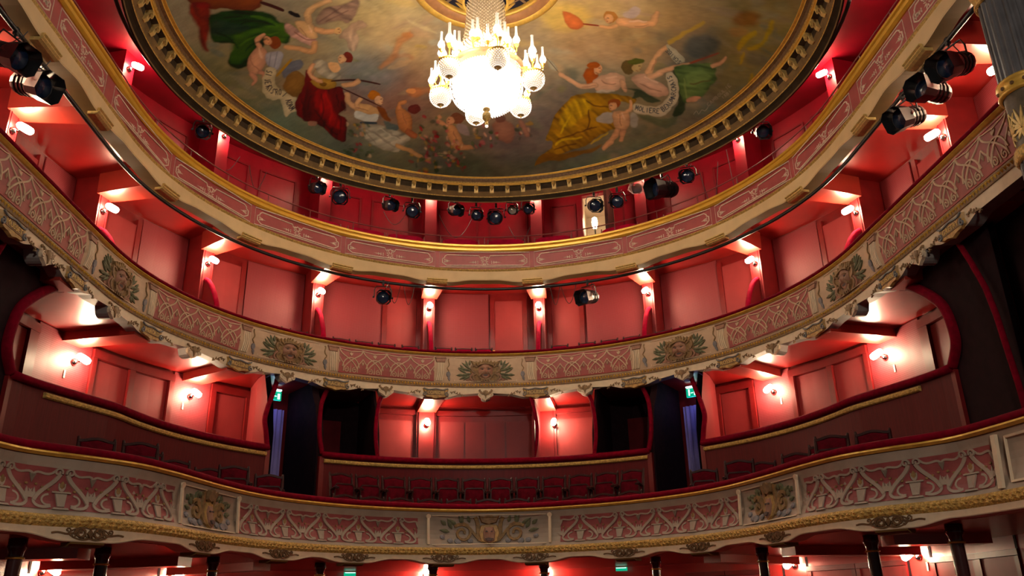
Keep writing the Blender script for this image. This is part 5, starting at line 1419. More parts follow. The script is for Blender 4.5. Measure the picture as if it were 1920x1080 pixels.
PAINT = """
-4804,328,-5225,1280,-5761,1721,-5972,1153,-5686,-81,-5226,-999,-4817,-1246,-4648,-720|146,134,104|0.8|60|0|2
-4469,2119,-4868,2733,-5663,3188,-6187,2739,-6104,1727,-5542,816,-4976,788,-4534,1311|116,108,68|0.8|60|0|2
-3717,3235,-4108,3690,-4964,4018,-5644,3648,-5702,2798,-5179,2038,-4514,2100,-3907,2580|104,104,72|0.8|60|0|2
-2195,4322,-2639,4722,-3663,4926,-4585,4587,-4799,3799,-4293,3231,-3413,3332,-2539,3762|94,98,78|0.8|60|0|2
-717,1203,-1134,1939,-2101,2130,-2968,1620,-3200,794,-2744,166,-1887,29,-1058,431|180,154,106|0.8|60|0|2
-2088,1996,-2386,2519,-2992,2620,-3512,2227,-3633,1606,-3321,1128,-2766,1042,-2260,1389|150,132,98|0.8|60|0|2
-423,1889,-714,2555,-1411,2779,-2061,2404,-2260,1692,-1934,1083,-1296,893,-680,1211|166,136,98|0.8|60|0|2
-547,3120,-956,3684,-1925,3814,-2824,3388,-3111,2726,-2682,2251,-1794,2180,-915,2516|122,84,68|0.8|60|0|2
-1706,2398,-1918,2706,-2377,2763,-2796,2528,-2927,2155,-2709,1871,-2274,1825,-1861,2037|108,108,98|0.8|60|0|2
862,4616,492,5133,-458,5343,-1395,5071,-1746,4535,-1347,4095,-444,3954,463,4149|104,92,70|0.8|60|0|2
2324,3840,2037,4693,1131,5150,176,4882,-213,4098,149,3310,1002,2932,1883,3134|106,86,76|0.8|60|0|2
2540,2877,2285,3432,1513,3775,694,3658,346,3187,651,2680,1401,2398,2169,2466|118,102,86|0.8|60|0|2
2934,1652,2683,2166,1898,2525,1052,2467,684,2063,994,1600,1764,1309,2551,1317|152,142,112|0.8|60|0|2
3464,582,3177,1264,2180,1775,1072,1717,591,1187,989,582,1967,192,2962,172|186,148,98|0.8|60|0|2
3513,1256,3283,1729,2539,2107,1718,2118,1349,1786,1639,1354,2381,1042,3141,990|172,134,96|0.8|60|0|2
4383,484,4250,1139,3595,1646,2803,1654,2401,1174,2615,542,3265,107,3975,77|162,128,86|0.8|60|0|2
4972,899,4904,1542,4395,2035,3744,2049,3379,1582,3509,946,4015,507,4604,486|98,90,72|0.8|60|0|2
5844,1193,5934,2186,5398,2641,4662,2439,4241,1817,4296,992,4745,450,5332,465|120,104,62|0.8|60|0|2
5565,-291,5622,508,5210,1058,4597,1039,4183,435,4204,-351,4599,-855,5144,-828|126,104,58|0.8|60|0|2
6202,2436,6098,3143,5316,3461,4383,3266,3963,2928,4179,2337,4846,1824,5626,1792|98,88,66|0.8|60|0|2
5681,3895,5365,4470,4233,4728,3013,4587,2502,4365,2919,3911,3954,3432,5047,3364|94,94,68|0.8|60|0|2
3819,4492,3443,4924,2347,5117,1231,5177,757,4973,1201,4686,2272,4414,3326,4249|80,92,74|0.8|60|0|2
2553,4804,2018,5092,648,5328,-740,5257,-1300,5035,-732,4904,630,4828,1985,4740|92,86,64|0.8|60|0|2
270,4900,-261,5119,-1544,5117,-2775,4805,-3240,4468,-2729,4383,-1511,4511,-260,4687|84,84,58|0.8|60|0|2
1383,2194,1047,3313,17,3820,-1020,3338,-1379,2234,-937,1220,-19,813,913,1188|150,122,90|0.8|60|0|2
-3535,3433,-3775,3749,-4245,3792,-4656,3549,-4710,2992,-4469,2699,-4039,2705,-3653,3002|100,108,84|0.8|60|0|2
-2819,762,-3066,1267,-3495,1378,-3829,1029,-3865,447,-3606,-25,-3211,-132,-2889,184|132,118,92|0.8|60|0|2
-3135,2522,-3206,2645,-3392,2744,-3507,2720,-3435,2599,-3250,2501|86,92,80|0.37|14|0|2
3994,986,3952,1115,3815,1176,3721,1107,3765,978,3901,919|108,96,80|0.36|14|0|2
1859,1221,1713,1303,1429,1269,1294,1154,1441,1079,1722,1112|150,118,92|0.32|4|0|2
-5245,3094,-5413,3188,-5705,3210,-5827,3137,-5658,3044,-5369,3022|128,122,88|0.45|8|0|2
3295,4063,3148,4226,2806,4348,2615,4306,2768,4149,3107,4028|108,96,80|0.42|14|0|2
5944,3775,5909,3859,5786,3880,5698,3817,5733,3734,5856,3713|96,98,76|0.28|14|0|2
1745,1865,1621,1932,1368,1936,1242,1874,1367,1811,1618,1807|160,150,122|0.36|8|0|2
5452,2654,5247,2703,4825,2613,4634,2539,4812,2422,5202,2438|120,112,60|0.4|4|0|2
-1985,2818,-2117,2887,-2394,2936,-2536,2915,-2403,2851,-2128,2802|86,92,80|0.26|14|0|2
-4327,2176,-4456,2094,-4639,1832,-4694,1653,-4571,1736,-4388,1997|150,134,100|0.44|8|0|2
-5290,1258,-5385,1274,-5584,1285,-5680,1261,-5560,1183,-5370,1194|120,112,60|0.38|4|0|2
1394,2715,1265,2926,942,3257,748,3375,886,3169,1208,2840|96,98,76|0.5|8|0|2
-4425,2316,-4618,2277,-4919,2018,-5025,1802,-4843,1846,-4544,2101|150,134,100|0.38|4|0|2
5514,725,5430,756,5259,731,5174,676,5259,646,5429,671|134,112,88|0.31|8|0|2
-1263,4547,-1441,4537,-1778,4424,-1936,4323,-1761,4341,-1425,4453|134,112,88|0.35|8|0|2
3199,4494,3067,4531,2818,4489,2703,4412,2836,4380,3084,4421|150,134,100|0.36|4|0|2
5513,428,5478,557,5344,694,5245,701,5282,571,5416,435|96,98,76|0.22|14|0|2
-1811,4840,-1968,4762,-2222,4516,-2317,4349,-2165,4431,-1912,4676|108,96,80|0.21|4|0|2
-5151,968,-5271,1032,-5510,1055,-5654,1080,-5504,946,-5269,927|120,112,60|0.3|8|0|2
3610,3957,3498,4010,3329,3936,3271,3811,3383,3760,3552,3833|128,122,88|0.43|4|0|2
2314,1030,2194,1101,1957,1081,1842,989,1963,921,2197,941|160,150,122|0.27|4|0|2
1879,720,1822,910,1611,1129,1457,1155,1520,966,1731,750|176,140,100|0.33|4|0|2
3018,1073,2923,1196,2692,1342,2558,1364,2658,1244,2888,1099|190,164,118|0.21|4|0|2
4458,2152,4325,2320,4008,2545,3826,2602,3969,2439,4284,2215|134,112,88|0.39|14|0|2
-3989,1231,-4145,1248,-4438,1175,-4573,1085,-4421,1073,-4130,1146|150,134,100|0.39|8|0|2
-1142,4719,-1218,4756,-1372,4754,-1449,4716,-1373,4681,-1220,4683|134,112,88|0.46|14|0|2
6320,4155,6278,4302,6094,4296,5956,4143,6000,3999,6181,4005|134,112,88|0.43|14|0|2
-2475,2009,-2556,1990,-2687,1883,-2735,1796,-2656,1816,-2526,1922|120,112,60|0.49|4|0|2
-5732,4092,-5951,4267,-6296,4286,-6418,4131,-6197,3958,-5857,3939|108,96,80|0.37|4|0|2
-4428,1948,-4496,2002,-4640,2039,-4715,2022,-4647,1969,-4504,1932|120,112,60|0.32|14|0|2
-4824,4343,-4984,4615,-5314,4885,-5479,4875,-5310,4596,-4985,4334|128,122,88|0.31|4|0|2
4344,204,4295,283,4166,344,4088,324,4138,245,4266,185|134,112,88|0.24|4|0|2
1117,2135,1004,2309,722,2567,554,2649,674,2479,955,2223|150,118,92|0.36|8|0|2
-2026,4152,-2232,4212,-2629,4141,-2815,4010,-2612,3960,-2219,4031|128,122,88|0.24|4|0|2
-5558,2762,-5717,2895,-5992,2965,-6105,2900,-5944,2768,-5672,2699|96,98,76|0.29|8|0|2
-1257,1830,-1290,1977,-1438,2089,-1552,2053,-1517,1907,-1370,1796|184,150,90|0.24|14|0|2
3234,3671,3108,3775,2831,3905,2682,3931,2812,3831,3088,3702|108,96,80|0.38|14|0|2
3999,2633,3912,2746,3700,2854,3577,2848,3668,2737,3879,2630|108,96,80|0.43|8|0|2
2537,2310,2493,2429,2347,2536,2246,2525,2292,2407,2438,2300|86,92,80|0.38|8|0|2
-3875,58,-3945,177,-4101,227,-4186,158,-4116,41,-3961,-9|120,112,60|0.44|8|0|2
2910,4275,2813,4490,2516,4765,2316,4823,2421,4611,2718,4338|120,112,60|0.44|14|0|2
-2029,2621,-2163,2795,-2492,2977,-2683,2984,-2545,2817,-2219,2637|108,96,80|0.24|8|0|2
-4159,104,-4302,217,-4602,355,-4756,379,-4613,271,-4315,134|128,122,88|0.3|4|0|2
-4439,2185,-4556,2063,-4722,1751,-4771,1563,-4662,1685,-4496,1995|150,134,100|0.44|4|0|2
950,2977,864,3054,691,3055,604,2978,691,2903,863,2902|128,122,88|0.48|4|0|2
4198,583,4160,688,4065,693,4009,594,4048,490,4142,485|86,92,80|0.27|14|0|2
5088,384,5028,550,4828,713,4690,707,4756,541,4954,380|120,112,60|0.33|4|0|2
-3249,4486,-3470,4526,-3834,4360,-3962,4110,-3747,4075,-3397,4288|108,96,80|0.41|14|0|2
474,2914,300,2959,-3,2849,-129,2695,42,2657,343,2766|176,140,100|0.25|8|0|2
5089,1539,5063,1702,4920,1910,4803,1952,4834,1787,4976,1581|96,98,76|0.24|4|0|2
580,5035,357,5010,-32,4811,-197,4640,21,4675,409,4872|134,112,88|0.29|14|0|2
1626,3329,1391,3357,967,3207,782,3030,1014,3015,1435,3164|150,134,100|0.21|8|0|2
-3614,2642,-3701,2687,-3853,2640,-3917,2549,-3831,2506,-3680,2552|134,112,88|0.24|14|0|2
1516,2379,1409,2597,1101,2876,900,2934,1015,2720,1323,2444|150,118,92|0.21|14|0|2
6227,3323,6005,3283,5546,3091,5312,2941,5527,2979,5983,3169|96,98,76|0.47|14|0|2
2778,4417,2624,4598,2262,4863,2056,4945,2218,4771,2579,4508|96,98,76|0.43|4|0|2
3162,3990,2974,4122,2568,4274,2352,4292,2547,4169,2951,4018|134,112,88|0.21|4|0|2
2655,686,2612,784,2508,796,2447,711,2491,614,2594,601|160,150,122|0.21|8|0|2
2094,488,2009,558,1830,568,1737,508,1823,440,2001,430|184,150,90|0.22|14|0|2
5316,790,5272,939,5132,1182,5037,1275,5087,1125,5227,882|150,134,100|0.22|8|0|2
5372,4098,5318,4223,5170,4145,5079,3945,5133,3824,5278,3898|150,134,100|0.4|8|0|2
-2412,3526,-2586,3539,-2878,3386,-2994,3222,-2825,3215,-2535,3366|150,134,100|0.23|8|0|2
594,1237,466,1256,234,1174,130,1074,257,1060,488,1141|160,150,122|0.4|14|0|2
2053,3808,1966,3834,1832,3767,1786,3675,1873,3650,2006,3716|86,92,80|0.34|4|0|2
-3927,1452,-4079,1484,-4353,1398,-4473,1281,-4325,1254,-4053,1338|120,112,60|0.29|4|0|2
-2155,1252,-2206,1336,-2305,1335,-2353,1250,-2302,1167,-2203,1168|150,118,92|0.36|14|0|2
-4485,1016,-4536,1022,-4607,960,-4625,893,-4574,887,-4504,949|108,96,80|0.35|4|0|2
626,4555,400,4635,-56,4647,-284,4577,-57,4510,397,4498|134,112,88|0.43|8|0|2
5361,-351,5344,-177,5218,68,5110,138,5133,-38,5259,-281|120,112,60|0.43|14|0|2
2762,2637,2664,2808,2402,3045,2240,3108,2346,2940,2607,2705|86,92,80|0.24|14|0|2
-1039,1604,-1178,1606,-1407,1470,-1497,1333,-1361,1334,-1133,1469|176,140,100|0.46|8|0|2
-5617,3240,-5860,3478,-6302,3659,-6493,3596,-6240,3355,-5806,3180|108,96,80|0.29|14|0|2
236,2854,112,3029,-203,3187,-392,3170,-263,3001,50,2844|86,92,80|0.35|14|0|2
1774,810,1656,958,1376,1159,1216,1211,1341,1068,1619,868|176,140,100|0.36|8|0|2
3541,1204,3364,1227,3049,1079,2915,909,3091,893,3403,1040|108,96,80|0.23|8|0|2
4495,62,4422,247,4198,497,4048,559,4130,373,4353,126|128,122,88|0.21|14|0|2
-4700,1864,-4866,1955,-5206,2018,-5413,2085,-5212,1907,-4874,1844|134,112,88|0.3|14|0|2
4783,2494,4589,2527,4222,2414,4054,2270,4250,2246,4614,2358|86,92,80|0.5|4|0|2
4487,1368,4426,1572,4221,1888,4078,1997,4148,1792,4352,1479|128,122,88|0.44|8|0|2
-3256,1000,-3381,1016,-3579,895,-3650,760,-3529,747,-3332,866|120,112,60|0.46|4|0|2
-2179,2657,-2354,2626,-2659,2443,-2788,2291,-2619,2328,-2315,2510|96,98,76|0.34|4|0|2
-1444,2135,-1559,2245,-1815,2309,-1953,2262,-1837,2156,-1583,2093|176,140,100|0.49|4|0|2
-1533,4399,-1681,4426,-1969,4381,-2108,4309,-1962,4287,-1675,4332|128,122,88|0.25|8|0|2
1807,1057,1689,1166,1423,1253,1277,1230,1399,1125,1663,1039|176,140,100|0.22|4|0|2
-1890,889,-2030,813,-2260,575,-2350,416,-2216,495,-1986,731|190,164,118|0.32|4|0|2
4490,832,4394,852,4208,796,4120,721,4217,704,4402,760|150,134,100|0.39|8|0|2
1459,4163,1367,4284,1165,4312,1056,4217,1150,4098,1350,4071|108,96,80|0.44|8|0|2
817,743,738,863,555,897,452,811,533,693,715,659|160,150,122|0.23|14|0|2
-4904,2351,-4971,2407,-5071,2363,-5103,2263,-5036,2208,-4937,2252|128,122,88|0.25|4|0|2
-3716,2468,-3832,2454,-3963,2282,-3978,2126,-3865,2141,-3734,2312|134,112,88|0.34|8|0|2
4704,-440,4691,-314,4590,-172,4503,-157,4518,-283,4618,-424|108,96,80|0.23|8|0|2
-914,3033,-1065,3019,-1313,2855,-1408,2706,-1260,2725,-1013,2888|134,112,88|0.48|4|0|2
4592,1268,4449,1418,4118,1603,3932,1636,4085,1491,4414,1308|96,98,76|0.31|8|0|2
-597,3916,-732,3929,-919,3788,-971,3637,-838,3628,-652,3766|120,112,60|0.42|14|0|2
2796,4493,2777,4573,2690,4657,2622,4662,2642,4582,2728,4498|134,112,88|0.21|8|0|2
2673,3374,2558,3418,2366,3350,2289,3239,2403,3198,2594,3265|134,112,88|0.39|14|0|2
-360,4618,-541,4699,-914,4732,-1104,4684,-923,4612,-552,4579|150,134,100|0.2|4|0|2
4986,-291,4928,-162,4769,35,4669,101,4732,-30,4890,-225|128,122,88|0.45|4|0|2
-4768,549,-4874,458,-5004,188,-5026,9,-4926,98,-4796,367|128,122,88|0.23|8|0|2
-3355,2795,-3484,2792,-3666,2633,-3719,2479,-3594,2483,-3413,2640|120,112,60|0.3|14|0|2
-375,3387,-397,3497,-496,3541,-572,3473,-549,3363,-451,3320|120,112,60|0.21|4|0|2
4429,72,4339,137,4142,171,4036,139,4128,75,4324,42|134,112,88|0.4|4|0|2
3709,4034,3593,4094,3386,4052,3295,3951,3412,3894,3618,3935|108,96,80|0.43|8|0|2
1400,4107,1366,4227,1224,4345,1118,4342,1154,4222,1295,4105|108,96,80|0.29|14|0|2
-1894,2607,-1920,2703,-2020,2758,-2093,2716,-2067,2620,-1967,2566|86,92,80|0.31|14|0|2
508,1609,349,1726,7,1879,-176,1914,-13,1804,329,1652|176,140,100|0.33|4|0|2
-2232,3819,-2319,3849,-2478,3808,-2551,3736,-2464,3707,-2305,3748|86,92,80|0.38|14|0|2
-732,4869,-953,4968,-1394,4946,-1611,4824,-1391,4737,-953,4759|108,96,80|0.47|8|0|2
1292,599,1126,720,769,887,579,932,752,819,1108,653|190,164,118|0.21|4|0|2
318,3479,283,3581,179,3608,112,3534,148,3433,251,3406|150,134,100|0.35|4|0|2
3311,3357,3263,3471,3121,3634,3026,3683,3076,3570,3218,3407|150,134,100|0.47|8|0|2
-4240,3516,-4404,3434,-4613,3127,-4659,2906,-4503,2990,-4294,3293|134,112,88|0.46|8|0|2
-728,4768,-841,4908,-1111,4970,-1267,4893,-1152,4758,-883,4696|96,98,76|0.31|8|0|2
-215,4364,-353,4542,-689,4794,-886,4866,-743,4696,-407,4445|96,98,76|0.48|14|0|2
-4251,2181,-4373,2210,-4608,2173,-4719,2108,-4599,2082,-4365,2119|128,122,88|0.2|8|0|2
5468,913,5354,956,5126,908,5015,816,5131,776,5357,824|96,98,76|0.2|8|0|2
4478,2324,4344,2478,4027,2657,3846,2680,3990,2531,4305,2354|150,134,100|0.27|8|0|2
-2547,530,-2641,626,-2841,666,-2946,609,-2851,515,-2653,476|176,140,100|0.47|14|0|2
-4318,3123,-4482,3189,-4848,3297,-5032,3287,-4827,3094,-4482,3047|134,112,88|0.3|4|0|2
-3448,378,-3589,366,-3792,182,-3853,11,-3718,25,-3516,207|108,96,80|0.34|14|0|2
5168,4255,5134,4491,4955,4787,4812,4841,4851,4597,5029,4306|86,92,80|0.25|4|0|2
-4587,3580,-4679,3728,-4807,3743,-4840,3611,-4747,3465,-4622,3450|108,96,80|0.34|8|0|2
5079,99,5005,158,4850,142,4770,65,4845,8,4999,24|108,96,80|0.35|4|0|2
5285,2013,5294,2134,5216,2179,5140,2129,5142,2032,5209,1962|120,112,60|0.23|4|0|2
2977,4409,2893,4470,2770,4428,2731,4325,2815,4264,2937,4307|150,134,100|0.21|8|0|2
5758,2178,5758,2343,5629,2405,5501,2300,5503,2136,5631,2076|96,98,76|0.4|8|0|2
-2758,4372,-2947,4494,-3373,4704,-3614,4813,-3387,4525,-2976,4380|108,96,80|0.37|4|0|2
-3345,4657,-3422,4744,-3544,4737,-3588,4644,-3511,4558,-3390,4565|96,98,76|0.42|14|0|2
3477,3646,3412,3852,3175,4125,3004,4190,3076,3986,3312,3715|128,122,88|0.48|14|0|2
-2811,2607,-2911,2584,-3036,2431,-3059,2301,-2961,2324,-2837,2476|128,122,88|0.25|8|0|2
-4607,3980,-4691,4201,-4863,4334,-4948,4241,-4861,4020,-4692,3892|86,92,80|0.32|4|0|2
-5491,2982,-5571,3114,-5738,3259,-5823,3270,-5741,3137,-5575,2993|134,112,88|0.24|4|0|2
5587,1509,5530,1609,5361,1705,5265,1738,5319,1625,5477,1504|108,96,80|0.25|4|0|2
-4030,525,-4070,604,-4172,656,-4233,629,-4192,550,-4091,498|120,112,60|0.22|4|0|2
-1362,1092,-1458,1189,-1672,1307,-1790,1329,-1693,1235,-1479,1117|150,118,92|0.49|8|0|2
4444,1728,4329,1881,4047,2050,3882,2065,4004,1916,4285,1748|134,112,88|0.43|14|0|2
540,1952,491,2042,362,2092,283,2051,332,1962,461,1912|184,150,90|0.26|14|0|2
3416,3339,3388,3493,3235,3649,3111,3651,3142,3497,3294,3342|96,98,76|0.3|4|0|2
1395,939,1254,938,989,840,867,744,1007,750,1270,847|150,118,92|0.2|4|0|2
6370,2453,6295,2598,6036,2637,5857,2529,5936,2385,6191,2347|128,122,88|0.34|14|0|2
-4215,2527,-4308,2583,-4484,2556,-4565,2472,-4472,2417,-4298,2444|150,134,100|0.39|14|0|2
1825,4752,1645,4949,1215,5151,969,5154,1157,4968,1584,4767|134,112,88|0.3|8|0|2
-4355,2301,-4483,2181,-4667,1866,-4724,1673,-4605,1792,-4420,2106|86,92,80|0.27|8|0|2
-429,2979,-587,2957,-807,2750,-869,2568,-715,2593,-495,2798|150,118,92|0.36|8|0|2
-4948,1379,-5069,1424,-5285,1365,-5377,1262,-5259,1220,-5045,1278|150,134,100|0.22|8|0|2
5518,780,5465,860,5337,879,5264,818,5318,739,5445,720|128,122,88|0.33|8|0|2
-1528,2058,-1660,2025,-1868,1849,-1945,1707,-1817,1743,-1609,1918|160,150,122|0.47|14|0|2
1072,1172,1024,1270,887,1355,798,1342,848,1244,984,1160|150,118,92|0.2|4|0|2
-746,1504,-783,1598,-873,1612,-926,1533,-889,1441,-799,1426|160,150,122|0.36|14|0|2
3082,3727,3035,3833,2890,3942,2794,3944,2843,3838,2987,3730|120,112,60|0.24|8|0|2
-3977,1315,-4098,1328,-4325,1269,-4430,1197,-4311,1187,-4086,1246|96,98,76|0.38|4|0|2
3710,1548,3663,1726,3474,1911,3333,1917,3384,1739,3572,1556|108,96,80|0.28|8|0|2
2147,3166,1932,3202,1510,3148,1305,3058,1521,3034,1942,3087|150,134,100|0.23|14|0|2
-4611,1681,-4771,1722,-5043,1605,-5151,1449,-4996,1413,-4727,1528|128,122,88|0.45|8|0|2
-758,4861,-964,4792,-1318,4543,-1466,4365,-1267,4442,-914,4689|108,96,80|0.46|4|0|2
-3516,1885,-3582,1944,-3682,1906,-3716,1811,-3651,1754,-3551,1791|128,122,88|0.47|14|0|2
931,1107,839,1114,705,1011,663,901,754,895,888,997|150,118,92|0.32|8|0|2
2174,2740,2114,2826,1964,2889,1876,2865,1937,2780,2086,2718|120,112,60|0.24|14|0|2
534,2167,336,2187,-29,2068,-194,1930,1,1919,364,2037|150,118,92|0.26|4|0|2
4607,2283,4574,2465,4405,2694,4268,2738,4307,2555,4476,2329|96,98,76|0.45|8|0|2
4898,1181,4857,1267,4739,1355,4663,1357,4706,1271,4823,1183|128,122,88|0.3|4|0|2
4682,3422,4679,3549,4588,3614,4502,3550,4507,3423,4597,3359|108,96,80|0.27|8|0|2
-2918,3429,-3024,3435,-3218,3361,-3305,3282,-3201,3278,-3008,3351|96,98,76|0.29|4|0|2
-3195,3421,-3294,3442,-3432,3339,-3469,3216,-3371,3196,-3234,3298|120,112,60|0.27|14|0|2
-1138,3147,-1301,3143,-1571,2983,-1677,2828,-1518,2838,-1249,2996|108,96,80|0.31|4|0|2
4550,1761,4455,1886,4223,2038,4089,2063,4189,1940,4420,1789|108,96,80|0.41|4|0|2
184,2759,85,2868,-141,2927,-267,2876,-166,2770,58,2711|176,140,100|0.23|8|0|2
3057,2811,3005,2897,2885,2923,2816,2863,2868,2777,2988,2751|134,112,88|0.29|14|0|2
4467,1487,4432,1654,4278,1883,4159,1944,4198,1776,4352,1548|134,112,88|0.39|14|0|2
3443,2640,3339,2718,3157,2675,3081,2555,3185,2479,3366,2521|150,134,100|0.36|8|0|2
2992,1488,2968,1582,2888,1609,2832,1541,2857,1448,2937,1422|86,92,80|0.43|8|0|2
1072,1728,916,1806,600,1806,443,1727,600,1656,914,1656|184,150,90|0.41|8|0|2
-2281,3707,-2365,3746,-2510,3698,-2571,3612,-2487,3574,-2343,3622|96,98,76|0.47|14|0|2
-4078,61,-4172,139,-4369,206,-4471,193,-4376,117,-4180,51|120,112,60|0.4|4|0|2
902,4618,719,4771,308,4926,82,4927,271,4785,679,4631|108,96,80|0.28|8|0|2
-2462,4584,-2513,4697,-2646,4714,-2726,4619,-2674,4508,-2543,4490|108,96,80|0.31|4|0|2
5217,271,5099,294,4875,208,4769,99,4887,79,5110,165|96,98,76|0.4|4|0|2
4081,2971,3940,3154,3611,3446,3424,3553,3576,3375,3904,3084|86,92,80|0.24|4|0|2
-424,4949,-511,5069,-727,5130,-855,5070,-767,4953,-552,4893|96,98,76|0.21|8|0|2
437,2256,255,2374,-128,2425,-325,2357,-141,2249,239,2198|150,118,92|0.37|14|0|2
3689,965,3633,1127,3445,1334,3314,1375,3376,1213,3563,1009|108,96,80|0.25|4|0|2
1947,1471,1782,1534,1454,1511,1293,1425,1459,1370,1785,1392|176,140,100|0.45|14|0|2
-2882,2999,-3002,3128,-3271,3176,-3417,3094,-3295,2970,-3029,2922|150,134,100|0.26|4|0|2
4970,-197,4882,-154,4699,-172,4604,-233,4694,-274,4876,-256|128,122,88|0.36|14|0|2
2772,1337,2753,1415,2673,1510,2613,1526,2633,1448,2713,1354|176,140,100|0.23|14|0|2
3635,1808,3525,1914,3298,1914,3185,1806,3297,1703,3521,1704|120,112,60|0.33|4|0|2
-5212,604,-5341,627,-5585,589,-5726,588,-5567,496,-5328,541|128,122,88|0.3|14|0|2
5238,-208,5110,-136,4831,-112,4683,-160,4816,-227,5093,-251|134,112,88|0.36|14|0|2
1720,2436,1646,2499,1484,2552,1396,2543,1470,2482,1632,2429|176,140,100|0.27|8|0|2
-1365,4966,-1430,5051,-1570,5053,-1642,4969,-1577,4885,-1438,4883|96,98,76|0.29|4|0|2
1214,1459,1134,1589,925,1719,796,1718,879,1590,1087,1461|150,118,92|0.31|14|0|2
1453,3269,1291,3400,932,3561,738,3591,907,3468,1264,3308|108,96,80|0.35|4|0|2
6124,4137,6128,4302,6015,4402,5900,4334,5899,4169,6010,4072|150,134,100|0.5|4|0|2
352,1882,327,1956,238,2038,176,2045,202,1972,290,1891|176,140,100|0.42|8|0|2
-5667,2244,-5740,2354,-5850,2390,-5884,2314,-5810,2204,-5701,2169|108,96,80|0.47|4|0|2
-2510,4082,-2655,4130,-2912,4043,-3022,3910,-2879,3867,-2624,3953|134,112,88|0.24|14|0|2
-1158,3490,-1218,3579,-1348,3587,-1418,3505,-1357,3417,-1228,3410|96,98,76|0.23|14|0|2
3325,3261,3306,3358,3212,3487,3138,3519,3158,3422,3252,3294|86,92,80|0.29|14|0|2
-4939,2562,-5153,2658,-5559,2721,-5739,2662,-5513,2541,-5111,2479|86,92,80|0.3|8|0|2
-2007,4776,-2129,4785,-2324,4672,-2397,4552,-2278,4546,-2083,4658|86,92,80|0.28|8|0|2
-3224,734,-3312,744,-3440,647,-3479,541,-3393,531,-3265,627|108,96,80|0.34|4|0|2
1715,3350,1513,3481,1081,3657,853,3701,1063,3581,1493,3406|108,96,80|0.27|4|0|2
2364,4445,2254,4559,1999,4655,1856,4637,1969,4526,2223,4431|108,96,80|0.37|8|0|2
4022,1300,3920,1483,3654,1746,3489,1824,3600,1642,3866,1381|86,92,80|0.32|14|0|2
-2969,1296,-3109,1275,-3327,1094,-3403,937,-3267,961,-3051,1139|86,92,80|0.45|14|0|2
-71,2401,-208,2437,-462,2374,-578,2276,-442,2244,-189,2306|176,140,100|0.34|4|0|2
3082,4433,2974,4492,2825,4420,2785,4290,2893,4232,3041,4303|134,112,88|0.49|4|0|2
-4290,3371,-4475,3327,-4855,3269,-5027,3184,-4818,3138,-4455,3245|120,112,60|0.26|8|0|2
-4063,1825,-4250,1801,-4598,1658,-4757,1541,-4578,1572,-4232,1714|86,92,80|0.45|8|0|2
1672,2810,1626,2889,1528,2896,1477,2824,1523,2745,1620,2738|120,112,60|0.48|8|0|2
-3181,876,-3253,857,-3353,743,-3380,648,-3309,668,-3210,781|108,96,80|0.27|4|0|2
-2132,3728,-2176,3818,-2294,3849,-2368,3789,-2323,3700,-2206,3670|134,112,88|0.26|14|0|2
2762,418,2620,469,2353,391,2232,262,2375,216,2638,294|176,140,100|0.48|8|0|2
-4696,816,-4765,823,-4877,758,-4918,685,-4851,678,-4740,743|96,98,76|0.47|14|0|2
-4454,1645,-4496,1746,-4586,1756,-4633,1665,-4590,1565,-4502,1555|150,134,100|0.37|14|0|2
5033,888,4904,924,4640,910,4506,859,4638,827,4901,842|134,112,88|0.32|8|0|2
3483,1006,3373,1165,3095,1340,2929,1354,3047,1198,3323,1026|128,122,88|0.21|8|0|2
-3808,1510,-3873,1540,-3974,1492,-4011,1416,-3947,1387,-3846,1434|120,112,60|0.22|8|0|2
-5292,1514,-5442,1488,-5664,1323,-5709,1126,-5537,1089,-5343,1313|96,98,76|0.34|4|0|2
-1630,4371,-1731,4458,-1926,4436,-2018,4328,-1917,4243,-1723,4265|96,98,76|0.45|8|0|2
2886,3230,2771,3462,2465,3838,2273,3980,2399,3752,2705,3378|120,112,60|0.35|8|0|2
-4728,1089,-4810,1092,-4915,982,-4938,871,-4857,869,-4753,978|86,92,80|0.46|4|0|2
5321,750,5233,753,5062,692,4980,628,5068,626,5239,687|96,98,76|0.45|4|0|2
-5037,1270,-5111,1289,-5183,1197,-5180,1087,-5106,1068,-5034,1159|108,96,80|0.3|8|0|2
6626,2570,6434,2606,5998,2471,5759,2304,5949,2269,6380,2400|128,122,88|0.23|4|0|2
-3304,671,-3359,718,-3454,699,-3493,634,-3438,589,-3344,607|134,112,88|0.26|14|0|2
-4647,3832,-4845,4005,-5226,4173,-5405,4164,-5201,3988,-4823,3823|108,96,80|0.42|14|0|2
-2124,4907,-2343,4873,-2715,4642,-2866,4448,-2655,4490,-2285,4719|86,92,80|0.49|4|0|2
-696,3816,-815,3862,-1030,3808,-1125,3708,-1007,3665,-793,3718|108,96,80|0.4|4|0|2
4906,740,4808,847,4582,989,4454,1022,4557,916,4783,775|134,112,88|0.25|8|0|2
-1137,2830,-1291,2923,-1615,2988,-1785,2959,-1630,2872,-1307,2808|150,134,100|0.3|4|0|2
-5382,4221,-5596,4381,-5969,4446,-6123,4349,-5904,4189,-5536,4126|108,96,80|0.49|14|0|2
-3082,775,-3184,798,-3344,705,-3400,589,-3299,568,-3141,660|150,134,100|0.33|4|0|2
-289,3601,-444,3681,-755,3671,-907,3583,-752,3511,-444,3520|108,96,80|0.36|14|0|2
4037,825,3883,864,3574,827,3420,751,3576,718,3884,755|134,112,88|0.41|8|0|2
-992,1095,-1110,1291,-1416,1533,-1602,1577,-1478,1386,-1174,1146|150,118,92|0.47|8|0|2
-3399,1169,-3580,1127,-3893,919,-4022,756,-3850,803,-3540,1009|120,112,60|0.24|8|0|2
4043,2845,4030,2931,3957,2984,3896,2952,3910,2866,3983,2813|108,96,80|0.38|14|0|2
